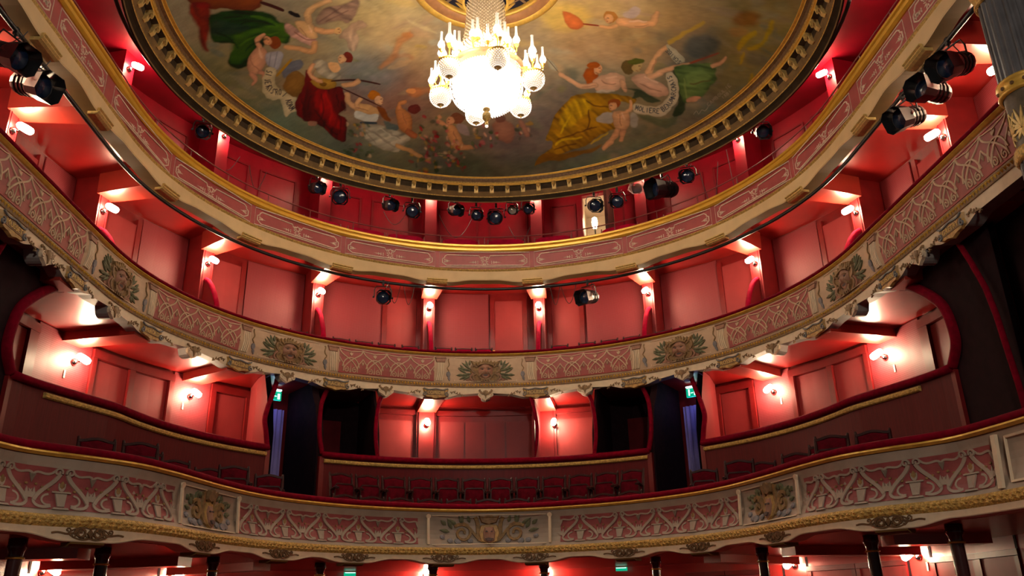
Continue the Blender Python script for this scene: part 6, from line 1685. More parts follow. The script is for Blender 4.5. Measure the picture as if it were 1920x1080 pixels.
-2423,3142,-2563,3217,-2847,3221,-2990,3150,-2850,3080,-2568,3076|134,112,88|0.5|8|0|2
-5015,1862,-5091,1961,-5274,2049,-5389,2063,-5284,1891,-5110,1825|150,134,100|0.45|4|0|2
-3546,639,-3710,620,-3986,445,-4097,291,-3940,314,-3666,487|96,98,76|0.34|14|0|2
-5367,2978,-5475,3171,-5658,3267,-5731,3165,-5620,2972,-5440,2879|96,98,76|0.37|14|0|2
4887,3097,4835,3300,4654,3593,4526,3680,4582,3470,4762,3180|108,96,80|0.4|8|0|2
5944,3447,5792,3623,5382,3710,5130,3618,5288,3443,5692,3358|120,112,60|0.22|8|0|2
-1243,785,-1441,793,-1791,629,-1939,461,-1746,463,-1400,623|184,150,90|0.42|8|0|2
-879,1738,-931,1806,-1039,1810,-1095,1746,-1042,1679,-935,1675|160,150,122|0.48|4|0|2
2640,4129,2517,4328,2187,4542,1982,4553,2112,4359,2440,4148|86,92,80|0.38|14|0|2
5260,704,5227,894,5090,1217,4987,1348,5027,1155,5163,833|96,98,76|0.27|14|0|2
1999,2636,1924,2717,1770,2724,1692,2649,1767,2570,1920,2564|108,96,80|0.49|14|0|2
5130,3931,5059,4033,4886,3942,4786,3751,4857,3652,5028,3741|134,112,88|0.28|8|0|2
-1064,1432,-1198,1524,-1484,1607,-1634,1597,-1498,1510,-1214,1428|150,118,92|0.31|8|0|2
4571,2700,4472,2867,4212,3055,4051,3075,4156,2910,4416,2724|134,112,88|0.33|14|0|2
-5610,4558,-5741,4762,-5985,4925,-6095,4878,-5960,4671,-5719,4513|134,112,88|0.28|4|0|2
2702,2267,2514,2285,2169,2156,2017,2009,2205,1999,2546,2127|96,98,76|0.36|8|0|2
-2574,1758,-2730,1626,-2989,1296,-3091,1100,-2946,1234,-2687,1562|86,92,80|0.23|14|0|2
-6132,3973,-6299,4103,-6518,4058,-6569,3884,-6403,3756,-6186,3800|134,112,88|0.45|14|0|2
-2378,3255,-2462,3276,-2574,3191,-2602,3086,-2519,3066,-2407,3150|150,134,100|0.47|4|0|2
-184,4123,-316,4147,-539,4051,-629,3933,-498,3912,-276,4007|96,98,76|0.4|14|0|2
3199,529,3047,597,2729,658,2565,650,2721,589,3037,528|150,118,92|0.4|4|0|2
-647,1142,-745,1217,-950,1238,-1055,1184,-956,1112,-753,1091|160,150,122|0.31|14|0|2
-5677,4622,-5762,4708,-5877,4696,-5906,4598,-5820,4514,-5706,4525|134,112,88|0.42|8|0|2
4602,2296,4520,2405,4333,2445,4229,2375,4313,2268,4499,2229|134,112,88|0.27|14|0|2
-1848,2163,-2032,2321,-2435,2424,-2650,2367,-2464,2220,-2065,2118|128,122,88|0.24|14|0|2
3453,923,3414,1032,3293,1084,3212,1025,3252,916,3372,865|96,98,76|0.32|14|0|2
5287,3223,5317,3424,5223,3590,5100,3552,5073,3349,5166,3186|108,96,80|0.43|4|0|2
2710,2676,2685,2828,2536,2985,2415,2989,2443,2837,2591,2682|96,98,76|0.25|4|0|2
-1818,4400,-1947,4470,-2219,4512,-2361,4484,-2232,4419,-1961,4377|96,98,76|0.27|8|0|2
4452,-22,4312,80,4004,131,3838,79,3983,-18,4288,-67|134,112,88|0.4|4|0|2
-4094,2833,-4221,2806,-4390,2614,-4432,2451,-4309,2479,-4140,2669|96,98,76|0.46|4|0|2
1037,4320,920,4500,611,4726,421,4770,544,4595,851,4371|108,96,80|0.48|8|0|2
-3038,2405,-3133,2434,-3226,2333,-3223,2202,-3129,2174,-3037,2274|120,112,60|0.39|14|0|2
-3306,3877,-3481,4018,-3884,4271,-4126,4438,-3905,4121,-3514,3915|96,98,76|0.34|8|0|2
-1341,4124,-1428,4292,-1686,4451,-1854,4439,-1764,4274,-1508,4117|96,98,76|0.23|8|0|2
5373,183,5278,348,5020,514,4860,514,4963,352,5218,187|150,134,100|0.34|14|0|2
-5256,3959,-5476,4140,-5894,4312,-6086,4301,-5859,4117,-5446,3948|120,112,60|0.22|8|0|2
-4777,823,-4827,844,-4892,795,-4906,724,-4855,703,-4791,752|86,92,80|0.39|8|0|2
4919,3290,4799,3446,4484,3569,4297,3553,4422,3396,4728,3256|150,134,100|0.3|14|0|2
1908,549,1810,725,1555,987,1399,1071,1505,897,1760,637|184,150,90|0.25|8|0|2
1288,2897,1151,2877,904,2755,794,2652,929,2676,1175,2798|150,134,100|0.49|14|0|2
3051,2605,2974,2698,2793,2781,2688,2771,2767,2680,2947,2597|96,98,76|0.36|14|0|2
5732,2231,5661,2322,5461,2274,5335,2137,5407,2048,5604,2094|96,98,76|0.25|14|0|2
4658,-445,4627,-336,4519,-303,4443,-381,4476,-490,4582,-522|150,134,100|0.42|8|0|2
-1088,2396,-1176,2568,-1428,2717,-1589,2693,-1497,2525,-1248,2377|150,118,92|0.31|8|0|2
4224,2610,4133,2658,3948,2666,3855,2625,3947,2579,4131,2571|108,96,80|0.38|8|0|2
-2636,5022,-2786,5026,-2994,4791,-3061,4612,-2921,4646,-2706,4834|120,112,60|0.46|4|0|2
1240,3892,1138,3902,991,3803,945,3693,1046,3684,1193,3783|128,122,88|0.42|14|0|2
2236,1696,2184,1805,2058,1827,1985,1740,2037,1633,2162,1610|190,164,118|0.21|8|0|2
1713,2448,1500,2421,1140,2191,994,1991,1203,2028,1561,2255|176,140,100|0.43|8|0|2
-971,1148,-1054,1204,-1184,1153,-1231,1048,-1149,994,-1020,1044|176,140,100|0.39|4|0|2
-1562,3361,-1761,3486,-2181,3539,-2397,3467,-2198,3354,-1782,3302|86,92,80|0.3|4|0|2
2109,3433,1953,3484,1656,3439,1517,3342,1673,3297,1969,3342|134,112,88|0.2|8|0|2
5064,-510,5029,-395,4905,-350,4818,-421,4856,-536,4978,-580|128,122,88|0.27|8|0|2
-5144,2253,-5193,2401,-5288,2467,-5332,2384,-5282,2237,-5188,2172|150,134,100|0.34|14|0|2
-922,1504,-1080,1437,-1361,1227,-1483,1084,-1331,1155,-1050,1364|190,164,118|0.46|4|0|2
-2853,1705,-2962,1780,-3180,1779,-3286,1705,-3178,1634,-2962,1634|108,96,80|0.27|4|0|2
-202,4619,-305,4610,-471,4504,-533,4408,-432,4419,-267,4524|134,112,88|0.45|4|0|2
3961,1474,3897,1568,3737,1679,3642,1697,3708,1604,3868,1493|134,112,88|0.25|4|0|2
-3435,1185,-3604,1169,-3917,1049,-4061,945,-3898,967,-3586,1086|120,112,60|0.29|8|0|2
112,2518,10,2556,-125,2463,-156,2334,-55,2298,79,2389|150,118,92|0.27|8|0|2
-3275,1189,-3411,1121,-3580,859,-3615,667,-3485,735,-3315,995|120,112,60|0.36|14|0|2
-4893,-640,-4921,-366,-4811,-182,-4638,-23,-4425,43,-4254,219,-3990,215,-3853,80,-3808,-192|112,62,24|1|2|0.4|3
-3903,117,-3829,199,-3733,291,-3649,379,-3582,438,-3557,391,-3616,316,-3701,228,-3798,134,-3880,69|66,40,24|1|1.2|0|2
-3318,632,-3388,635,-3483,546,-3507,455,-3438,452,-3343,540|48,38,28|1|2|0|2
-4899,-276,-4634,-127,-4781,339,-4912,683,-4952,895,-5016,837,-4986,512,-4958,148|112,34,24|0.9|5|0.3|3|90
-4700,108,-4399,107,-3996,239,-3759,457,-3668,675,-3567,815,-3586,1051,-3691,1206,-3947,1034,-4163,1211,-4434,1498,-4645,1435,-4702,1217,-4511,892,-4803,707,-4796,359|46,58,26|1|4|0.3|3|20
-4488,658,-4193,698,-3914,669,-3630,714,-3598,1020,-3810,1138,-4020,818,-4388,835|72,94,32|0.8|6|0.2|3|25
-4458,752,-4233,871,-4265,1171,-4536,1373,-4669,1232|64,82,28|0.7|6|0|3
-4710,237,-4389,404,-4175,625,-4369,681,-4780,555|52,54,40|0.7|6|0|3
-4120,382,-4015,449,-3891,529,-3811,631,-3751,712,-3721,672,-3772,574,-3861,463,-3991,378,-4103,328|80,104,40|0.6|3|0|2
-4435,983,-4311,945,-4144,905,-3946,913,-3782,924,-3779,886,-3942,862,-4143,854,-4315,895,-4440,945|90,112,40|0.5|3|0|2
-3080,747,-2863,565,-2578,527,-2270,459,-2345,762,-2522,1018,-2688,900,-3033,920|138,108,86|1|4|0.3|3|40
-3017,857,-2808,741,-2603,613,-2611,586,-2818,706,-3024,830|110,80,64|0.6|1.2|0|2
-2909,886,-2706,807,-2505,715,-2511,687,-2713,770,-2914,858|110,80,64|0.6|1.2|0|2
-2692,1194,-2353,973,-2197,1137,-2423,1227,-2388,1423,-2503,1710,-2605,1647,-2641,1395,-2751,1342|164,132,102|1|3|0.3|3|100
-3600,698,-3412,931,-3157,1209,-3169,1395,-3339,1318,-3542,1120,-3654,921|170,130,110|1|3|0.3|3|-20
-3447,720,-3240,755,-3124,895,-3098,1198,-3267,1177,-3406,1000|194,152,106|1|3|0.4|3
-3157,808,-3154,706,-3153,621,-3100,568,-3002,514,-2864,483,-2745,452,-2747,366,-2869,358,-3018,381,-3142,436,-3246,540,-3274,709,-3252,830|190,148,104|1|2|0.4|2
-3159,1023,-3090,1099,-2983,1165,-2870,1188,-2783,1177,-2776,1089,-2855,1060,-2950,1033,-3038,968,-3114,922|188,140,98|1|2|0.4|2
-2677,1157,-2719,1217,-2785,1201,-2807,1126,-2765,1067,-2700,1082|190,146,98|1|1.5|0|2
-3215,1271,-3248,1378,-3266,1449,-3336,1420,-3462,1347,-3609,1274,-3729,1229,-3754,1311,-3644,1393,-3501,1473,-3372,1558,-3230,1594,-3141,1443,-3126,1301|184,138,96|1|2|0.4|2
-3502,981,-3432,1101,-3337,1226,-3241,1268,-3167,1273,-3165,1248,-3235,1235,-3324,1198,-3415,1078,-3489,965|120,76,60|0.7|1.2|0|2
-4143,1123,-4059,1251,-4088,1472,-4178,1629,-4300,1746,-4431,1733,-4449,1520,-4348,1287,-4223,1147|188,138,104|1|2|0.4|3
-4121,1161,-4124,1080,-4126,1015,-4059,956,-3982,891,-4001,821,-4091,859,-4189,949,-4209,1090,-4188,1186|190,140,104|1|2|0.4|2
-3783,1147,-3863,1260,-3968,1222,-3992,1072,-3913,961,-3809,998|112,62,36|1|1.5|0|2
-3924,1056,-3979,1142,-4048,1116,-4061,1006,-4006,921,-3937,946|188,136,98|1|2|0.2|2
-4456,1711,-4445,1808,-4431,1891,-4449,1913,-4478,1950,-4458,2012,-4407,1995,-4353,1912,-4361,1779,-4390,1681|180,128,98|1|2|0.3|2
-4329,1751,-4298,1793,-4269,1822,-4269,1868,-4268,1927,-4220,1940,-4199,1876,-4200,1777,-4248,1704,-4295,1676|178,126,96|1|2|0.3|2
-4087,1336,-3866,1322,-3800,1467,-3938,1774,-4041,1709,-4113,1545|160,150,142|1|3|0.3|3
-3991,1343,-4043,1487,-4091,1633,-4078,1642,-4026,1497,-3979,1350|110,104,100|0.7|1.2|0|2
-3880,1355,-3945,1522,-4006,1692,-3994,1701,-3929,1534,-3868,1364|110,104,100|0.7|1.2|0|2
-4148,1668,-3965,1764,-4053,2007,-4011,2243,-3876,2375,-3750,2405,-3777,2728,-3733,2896,-3911,2904,-4040,2983,-4039,2705,-4050,2493,-4179,2485,-4292,2302,-4292,2025|186,166,124|1|1.5|0.25|3
-3400,1954,-3281,2471,-2878,2553,-2882,3063,-3041,3215,-2851,3417,-2954,3807,-3005,3947,-3175,3804,-3427,3425,-3708,3182,-3821,2977,-3775,2660,-3657,2395,-3516,2165|98,28,18|1|2.5|0.3|3|-75
-3394,2534,-3168,2544,-3129,2997,-3014,3583,-3238,3467,-3389,3034|146,46,20|0.8|6|0|3|-70
-2946,2917,-2935,3034,-2912,3147,-2873,3139,-2884,3022,-2907,2909|60,18,12|0.6|3|0|2
-3483,2611,-3555,2766,-3618,2928,-3592,2949,-3519,2793,-3457,2631|60,16,12|0.6|3|0|2
-3195,2653,-3173,2848,-3156,3076,-3193,3238,-3234,3352,-3212,3367,-3164,3253,-3125,3079,-3142,2844,-3173,2648|172,66,28|0.6|3|0|2
-3740,1912,-3597,1946,-3509,2181,-3747,2558,-3955,2264,-3869,2074|128,94,54|1|2|0.3|3
-3749,1704,-3505,1702,-3509,1892,-3714,1935,-3868,2019,-3889,1819|104,100,98|1|3|0.2|3
-3987,1939,-3822,1797,-3665,1640,-3684,1599,-3848,1742,-4006,1897|156,116,48|1|1|0|2
-3285,1742,-3061,1833,-2964,2132,-2827,2249,-2897,2383,-3070,2296,-3266,1994|152,138,112|1|2.5|0.3|3|-30
-3030,1895,-2854,1928,-2819,2114,-2948,2163|196,150,104|1|2|0|3
-2572,1858,-2637,1973,-2736,1950,-2768,1812,-2702,1699,-2605,1721|104,50,36|1|1.5|0|2
-2695,1871,-2748,1964,-2826,1945,-2851,1833,-2798,1740,-2720,1759|192,146,104|1|1.5|0.2|2
-2951,2469,-3105,2543,-3356,2439,-3451,2264,-3300,2195,-3051,2296|156,118,62|1|1.5|0.4|2
-3158,2409,-3200,2445,-3269,2425,-3296,2370,-3254,2334,-3186,2354|90,62,32|0.8|1.5|0|2
-3039,2376,-2835,2413,-2576,2467,-2329,2573,-2135,2661,-2126,2630,-2318,2531,-2569,2425,-2831,2370,-3036,2343|70,44,30|1|1.2|0|2
-3307,1794,-3375,1884,-3430,2033,-3399,2184,-3339,2297,-3273,2348,-3222,2350,-3208,2271,-3241,2245,-3278,2215,-3319,2132,-3339,2049,-3297,1955,-3251,1857|190,142,104|1|2|0.4|2
-2855,2558,-2748,2583,-2619,2585,-2532,2547,-2486,2497,-2517,2426,-2565,2447,-2630,2477,-2745,2475,-2851,2477|188,140,98|1|2|0.3|2
-3653,3229,-3490,3280,-3531,3407,-3649,3341|150,112,88|1|2|0|3
-2618,3583,-2290,3624,-1909,3899,-1668,4046,-1631,4176,-1776,4281,-1904,4455,-2218,4332,-2471,4101,-2589,3825|166,150,120|1|3|0.35|3|-15
-2485,3722,-2286,3961,-2076,4190,-2059,4167,-2264,3931,-2468,3700|128,112,88|0.6|2|0|2
-2243,3771,-2049,3977,-1844,4172,-1829,4148,-2028,3945,-2227,3748|190,172,140|0.6|2|0|2
-2686,3041,-2410,3074,-2200,3267,-2244,3494,-2442,3385,-2677,3237|190,144,96|1|2|0.3|3
-2672,3196,-2438,3345,-2213,3403,-2272,3558,-2511,3509,-2693,3372|190,180,156|1|2|0.2|3
-2617,3567,-2457,3618,-2293,3649,-2286,3599,-2448,3551,-2610,3517|66,66,60|1|1.2|0|2
-2831,2688,-2861,2819,-2854,2996,-2761,3116,-2671,3163,-2634,3073,-2700,3007,-2758,2945,-2757,2831,-2754,2707|188,142,100|1|2|0.3|2
-2518,2864,-2601,2913,-2684,3004,-2683,3121,-2644,3178,-2583,3131,-2592,3086,-2602,3069,-2544,3013,-2479,2942|188,142,100|1|2|0.3|2
-2228,3207,-2093,3287,-1987,3609,-2106,3561|112,66,36|1|2|0|3
-2135,2920,-2209,3014,-2336,2989,-2388,2871,-2314,2779,-2188,2803|156,96,48|1|1.5|0|2
-2084,3067,-2136,3165,-2222,3150,-2254,3036,-2202,2938,-2117,2954|196,150,110|1|1.5|0.2|2
-2906,2571,-2552,2900,-2178,3213,-2167,3193,-2538,2873,-2895,2551|74,44,30|1|1.2|0|2
-1957,4300,-1823,4410,-1650,4529,-1498,4636,-1380,4707,-1353,4654,-1456,4555,-1603,4435,-1772,4304,-1914,4212|182,136,90|1|2|0.3|2
-2130,3585,-1865,3768,-1909,3899,-2092,3786|74,84,74|0.8|3|0|3
-1838,3273,-1667,3354,-1541,3647,-1581,3933,-1754,3965,-1865,3768|172,112,72|1|2|0.4|3
-1717,3359,-1720,3283,-1731,3239,-1694,3233,-1632,3215,-1634,3142,-1707,3127,-1803,3163,-1821,3289,-1797,3378|172,114,74|1|2|0.3|2
-1348,3407,-1421,3519,-1554,3502,-1613,3375,-1539,3265,-1407,3280|96,50,38|1|1.5|0|2
-1737,3970,-1645,4079,-1530,4151,-1468,4041,-1561,3934,-1674,3862|160,98,66|1|2|0.3|2
-1313,2955,-1395,3053,-1547,3035,-1615,2919,-1533,2822,-1382,2840|150,92,62|0.8|5|0|2
-1518,3082,-1358,3049,-1202,3007,-1141,3048,-1081,3088,-1003,2983,-1062,2885,-1200,2815,-1396,2861,-1551,2943|164,108,72|0.7|5|0.3|2
-1441,2913,-1488,2967,-1574,2956,-1614,2892,-1567,2838,-1481,2849|190,130,84|0.8|2|0|2
-833,3811,-640,3905,-528,4160,-449,4399,-627,4517,-786,4217|184,132,90|1|2|0.4|3
-774,3846,-878,3767,-962,3704,-938,3698,-897,3645,-938,3578,-1007,3625,-1041,3757,-923,3862,-804,3921|182,130,92|1|2|0.3|2
-442,3719,-518,3848,-667,3842,-738,3706,-662,3578,-514,3584|114,72,50|1|1.5|0|2
-637,3753,-684,3847,-776,3842,-819,3743,-771,3650,-680,3655|186,134,98|1|2|0.2|2
-572,4507,-419,4535,-263,4528,-257,4445,-409,4404,-563,4393|180,128,88|1|2|0.3|2
-616,3879,-421,3900,-318,4180,-516,4119|150,126,114|0.8|3|0|3
189,3789,453,3737,656,3934,589,4329,316,4258,194,4025|146,98,74|0.9|5|0.3|3
721,3747,767,3882,835,4025,875,4109,914,4149,997,4090,986,4030,945,3947,877,3805,803,3689|150,100,76|0.8|4|0.3|2
451,3696,397,3795,282,3799,222,3705,277,3607,391,3602|96,60,46|0.8|3|0|2
-2819,3876,-2865,3874,-2911,3814,-2911,3756,-2865,3758,-2819,3818|64,72,38|0.48|2|0.2|2
-2944,4232,-2979,4221,-3028,4168,-3043,4127,-3009,4139,-2960,4192|80,88,50|0.85|3|0.2|2
-2813,4263,-2857,4250,-2869,4199,-2839,4163,-2796,4176,-2783,4226|176,92,84|0.79|4|0.2|2
-2529,3890,-2559,3860,-2580,3785,-2573,3740,-2543,3770,-2521,3845|80,88,50|0.57|2|0.2|2
-2426,4378,-2451,4360,-2469,4310,-2461,4277,-2436,4294,-2419,4345|80,88,50|0.72|3|0.2|2
-2851,3586,-2879,3588,-2922,3559,-2938,3530,-2910,3528,-2867,3556|64,72,38|0.57|3|0.2|2
-2657,3687,-2682,3707,-2707,3689,-2707,3651,-2682,3631,-2657,3649|160,120,60|0.69|4|0.2|2
-2718,3847,-2753,3851,-2810,3823,-2834,3789,-2800,3785,-2742,3814|130,40,44|0.54|4|0.2|2
-2623,4294,-2663,4300,-2713,4256,-2724,4207,-2684,4202,-2633,4246|80,88,50|0.63|3|0.2|2
-2839,4259,-2854,4241,-2852,4209,-2836,4195,-2822,4213,-2824,4245|130,40,44|0.49|4|0.2|2
-2532,3787,-2550,3756,-2546,3701,-2525,3677,-2507,3707,-2510,3762|160,120,60|0.7|4|0.2|2
-2645,3590,-2682,3607,-2735,3576,-2752,3529,-2715,3514,-2661,3544|50,58,32|0.71|3|0.2|2
-2412,3671,-2444,3662,-2482,3612,-2489,3571,-2457,3581,-2418,3630|64,72,38|0.69|2|0.2|2
-2735,4464,-2779,4442,-2807,4366,-2791,4314,-2747,4336,-2719,4412|64,72,38|0.49|4|0.2|2
-2611,3643,-2646,3630,-2667,3576,-2653,3534,-2619,3547,-2597,3602|80,88,50|0.69|4|0.2|2
-2522,3680,-2554,3650,-2568,3578,-2551,3535,-2519,3565,-2505,3637|160,120,60|0.52|3|0.2|2
-2704,3612,-2735,3603,-2755,3558,-2744,3521,-2713,3529,-2693,3575|160,120,60|0.69|2|0.2|2
-2825,4239,-2856,4230,-2883,4182,-2879,4143,-2848,4153,-2821,4201|50,58,32|0.63|2|0.2|2
-2766,3882,-2792,3879,-2814,3844,-2809,3813,-2783,3815,-2762,3850|160,120,60|0.51|2|0.2|2
-2609,3654,-2638,3644,-2640,3615,-2615,3598,-2586,3609,-2583,3637|130,40,44|0.56|4|0.2|2
-2734,4108,-2765,4108,-2786,4073,-2776,4038,-2745,4038,-2725,4073|150,50,50|0.78|3|0.2|2
-2807,3800,-2842,3784,-2875,3722,-2873,3676,-2838,3692,-2805,3754|64,72,38|0.85|4|0.2|2
-2694,3870,-2717,3886,-2752,3871,-2764,3841,-2741,3825,-2707,3840|196,160,120|0.46|3|0.2|2
-2565,3896,-2614,3904,-2665,3850,-2667,3789,-2619,3781,-2568,3835|190,140,110|0.68|2|0.2|2
-2905,4331,-2951,4325,-2991,4263,-2986,4207,-2940,4213,-2900,4275|64,72,38|0.67|4|0.2|2
-2497,4478,-2538,4493,-2573,4457,-2567,4405,-2527,4390,-2492,4426|196,160,120|0.58|3|0.2|2
-2459,4371,-2493,4391,-2544,4367,-2561,4323,-2527,4304,-2476,4327|64,72,38|0.6|3|0.2|2
-2442,4191,-2468,4190,-2492,4156,-2489,4125,-2463,4126,-2440,4160|160,120,60|0.64|4|0.2|2
-2874,3586,-2898,3551,-2896,3487,-2870,3457,-2847,3492,-2849,3556|196,160,120|0.63|3|0.2|2
-2769,4219,-2804,4238,-2826,4213,-2813,4168,-2778,4148,-2756,4174|150,50,50|0.48|3|0.2|2
-2633,4119,-2668,4120,-2712,4078,-2721,4036,-2687,4035,-2643,4077|150,50,50|0.79|2|0.2|2
-2584,3911,-2613,3883,-2625,3815,-2608,3776,-2580,3805,-2568,3872|160,120,60|0.61|3|0.2|2
-2822,4210,-2859,4218,-2919,4186,-2942,4148,-2905,4140,-2845,4172|64,72,38|0.65|2|0.2|2
-2546,4442,-2583,4448,-2604,4413,-2588,4372,-2550,4367,-2529,4402|50,58,32|0.71|2|0.2|2
-1054,3766,-1086,3797,-1137,3784,-1157,3739,-1125,3707,-1074,3721|50,58,32|0.54|3|0.2|2
-1286,4796,-1326,4761,-1327,4692,-1290,4658,-1251,4692,-1249,4761|80,88,50|0.5|3|0.2|2
-980,4446,-1001,4451,-1021,4430,-1019,4404,-997,4399,-978,4419|80,88,50|0.76|4|0.2|2
-1390,3962,-1414,3960,-1424,3933,-1409,3910,-1385,3913,-1375,3939|160,120,60|0.56|2|0.2|2
-1024,4610,-1058,4647,-1114,4634,-1136,4584,-1102,4547,-1046,4560|176,92,84|0.64|4|0.2|2
-778,4385,-820,4404,-866,4369,-870,4316,-828,4297,-782,4332|150,50,50|0.57|3|0.2|2
-978,4131,-1014,4121,-1051,4067,-1052,4023,-1017,4033,-980,4087|50,58,32|0.69|4|0.2|2
-1311,4210,-1348,4208,-1397,4164,-1409,4121,-1372,4123,-1323,4168|176,92,84|0.79|4|0.2|2
-1292,4496,-1320,4468,-1338,4401,-1328,4360,-1300,4388,-1282,4455|190,140,110|0.46|2|0.2|2
-1099,4503,-1123,4472,-1121,4413,-1094,4386,-1070,4417,-1073,4476|176,92,84|0.83|2|0.2|2
-1282,4356,-1322,4333,-1344,4262,-1326,4215,-1286,4238,-1263,4309|160,120,60|0.6|4|0.2|2
-799,4661,-836,4677,-871,4646,-867,4599,-830,4583,-795,4613|130,40,44|0.6|2|0.2|2
-1227,3632,-1268,3648,-1315,3610,-1320,3558,-1280,3543,-1233,3580|150,50,50|0.76|3|0.2|2
-1303,4461,-1335,4447,-1341,4409,-1314,4385,-1282,4399,-1276,4437|196,160,120|0.59|3|0.2|2
-1128,4251,-1161,4229,-1179,4168,-1164,4128,-1131,4149,-1113,4211|190,140,110|0.6|3|0.2|2
-1068,4239,-1093,4210,-1099,4149,-1080,4116,-1055,4144,-1049,4206|176,92,84|0.63|4|0.2|2
-1391,4746,-1433,4725,-1438,4677,-1400,4649,-1357,4669,-1352,4718|50,58,32|0.77|4|0.2|2
-775,4605,-812,4590,-833,4535,-816,4494,-779,4508,-759,4564|196,160,120|0.78|3|0.2|2
-1105,4612,-1137,4639,-1157,4621,-1145,4577,-1114,4550,-1093,4568|64,72,38|0.71|3|0.2|2
-1013,4185,-1039,4157,-1044,4098,-1024,4065,-999,4093,-993,4152|50,58,32|0.73|2|0.2|2
-1235,4244,-1264,4212,-1288,4135,-1284,4089,-1256,4121,-1231,4198|176,92,84|0.69|3|0.2|2
-1213,4475,-1256,4449,-1272,4378,-1246,4332,-1204,4358,-1187,4430|150,50,50|0.55|4|0.2|2
-929,4639,-971,4653,-1026,4617,-1039,4567,-997,4554,-942,4590|196,160,120|0.81|2|0.2|2
-773,4039,-809,4067,-850,4042,-854,3990,-817,3963,-777,3988|176,92,84|0.77|3|0.2|2
-935,4608,-960,4607,-973,4580,-961,4556,-936,4557,-924,4583|196,160,120|0.61|4|0.2|2
-1393,4117,-1419,4107,-1435,4068,-1424,4039,-1398,4048,-1383,4087|160,120,60|0.72|3|0.2|2
-1095,4486,-1142,4497,-1191,4450,-1192,4393,-1145,4382,-1097,4429|160,120,60|0.85|4|0.2|2
-1147,4264,-1170,4291,-1196,4279,-1199,4241,-1177,4214,-1151,4226|190,140,110|0.46|2|0.2|2
-809,3990,-851,3981,-880,3924,-866,3876,-825,3885,-796,3942|64,72,38|0.84|4|0.2|2
-1206,4208,-1235,4251,-1287,4244,-1310,4194,-1280,4151,-1228,4158|50,58,32|0.7|4|0.2|2
-1215,4627,-1248,4639,-1292,4612,-1303,4572,-1270,4559,-1225,4587|150,50,50|0.64|2|0.2|2
-1397,4756,-1426,4745,-1439,4703,-1424,4673,-1395,4685,-1381,4726|80,88,50|0.84|2|0.2|2
-1310,3905,-1349,3892,-1378,3834,-1370,3788,-1332,3800,-1302,3858|64,72,38|0.83|4|0.2|2
-783,3889,-808,3918,-841,3905,-848,3864,-823,3835,-790,3848|190,140,110|0.81|4|0.2|2
-1364,3985,-1394,3947,-1400,3866,-1378,3824,-1349,3862,-1342,3942|150,50,50|0.84|2|0.2|2
-849,4579,-880,4594,-915,4570,-920,4531,-889,4516,-854,4540|196,160,120|0.79|4|0.2|2
-1039,4261,-1076,4275,-1135,4250,-1157,4210,-1120,4196,-1061,4222|150,50,50|0.61|2|0.2|2
-986,3805,-1021,3807,-1041,3772,-1026,3734,-991,3731,-971,3767|176,92,84|0.52|2|0.2|2
-1135,4502,-1174,4505,-1229,4466,-1245,4424,-1206,4421,-1152,4460|80,88,50|0.69|4|0.2|2
-991,3688,-1021,3709,-1050,3687,-1049,3644,-1018,3623,-990,3645|80,88,50|0.63|2|0.2|2
-1036,4303,-1068,4298,-1105,4255,-1111,4217,-1078,4222,-1041,4265|176,92,84|0.65|4|0.2|2
-919,4607,-956,4626,-1026,4615,-1058,4585,-1021,4566,-952,4577|80,88,50|0.82|2|0.2|2
-826,3910,-853,3924,-884,3903,-889,3868,-863,3855,-832,3876|64,72,38|0.46|2|0.2|2
-1027,4060,-1071,4080,-1121,4042,-1126,3985,-1081,3965,-1032,4002|130,40,44|0.6|4|0.2|2
-1234,4138,-1269,4146,-1315,4113,-1325,4072,-1291,4064,-1245,4097|190,140,110|0.59|4|0.2|2
-1242,4651,-1274,4686,-1318,4670,-1330,4619,-1297,4584,-1254,4600|176,92,84|0.73|2|0.2|2
-988,3848,-1009,3858,-1040,3843,-1049,3818,-1028,3808,-998,3823|50,58,32|0.57|4|0.2|2
-1404,4051,-1442,4049,-1450,4020,-1420,3993,-1382,3995,-1374,4024|50,58,32|0.58|2|0.2|2
-806,4274,-828,4242,-831,4176,-811,4143,-789,4175,-787,4241|190,140,110|0.55|2|0.2|2
-1160,4284,-1196,4287,-1239,4246,-1246,4203,-1209,4201,-1166,4242|130,40,44|0.63|4|0.2|2
-1187,4638,-1204,4666,-1229,4660,-1237,4626,-1220,4597,-1195,4603|50,58,32|0.6|4|0.2|2
-982,4150,-1021,4180,-1077,4156,-1093,4103,-1054,4074,-998,4097|150,50,50|0.85|2|0.2|2
-799,4792,-827,4781,-839,4743,-823,4716,-796,4726,-784,4764|190,140,110|0.57|2|0.2|2
-774,4583,-812,4598,-843,4566,-836,4519,-798,4504,-767,4536|160,120,60|0.48|2|0.2|2
-549,4532,-585,4513,-598,4456,-576,4418,-541,4438,-527,4495|150,50,50|0.64|3|0.2|2
-567,4523,-617,4516,-654,4452,-641,4396,-592,4403,-555,4467|150,50,50|0.75|2|0.2|2
-535,4932,-573,4943,-632,4914,-653,4875,-615,4865,-556,4893|64,72,38|0.5|4|0.2|2
-572,4347,-611,4354,-638,4316,-627,4271,-588,4265,-560,4302|50,58,32|0.8|4|0.2|2
-805,4701,-838,4689,-849,4646,-827,4616,-795,4629,-784,4671|176,92,84|0.65|3|0.2|2
-498,4667,-540,4660,-548,4625,-513,4598,-471,4604,-464,4639|130,40,44|0.66|4|0.2|2
-512,4473,-542,4487,-595,4471,-617,4441,-587,4428,-534,4443|160,120,60|0.72|2|0.2|2
-613,4603,-659,4605,-688,4557,-670,4507,-625,4506,-596,4554|190,140,110|0.59|4|0.2|2
-766,4606,-805,4589,-834,4524,-824,4478,-786,4496,-757,4560|64,72,38|0.54|4|0.2|2
-576,4281,-600,4287,-637,4268,-650,4242,-625,4235,-588,4254|80,88,50|0.49|2|0.2|2
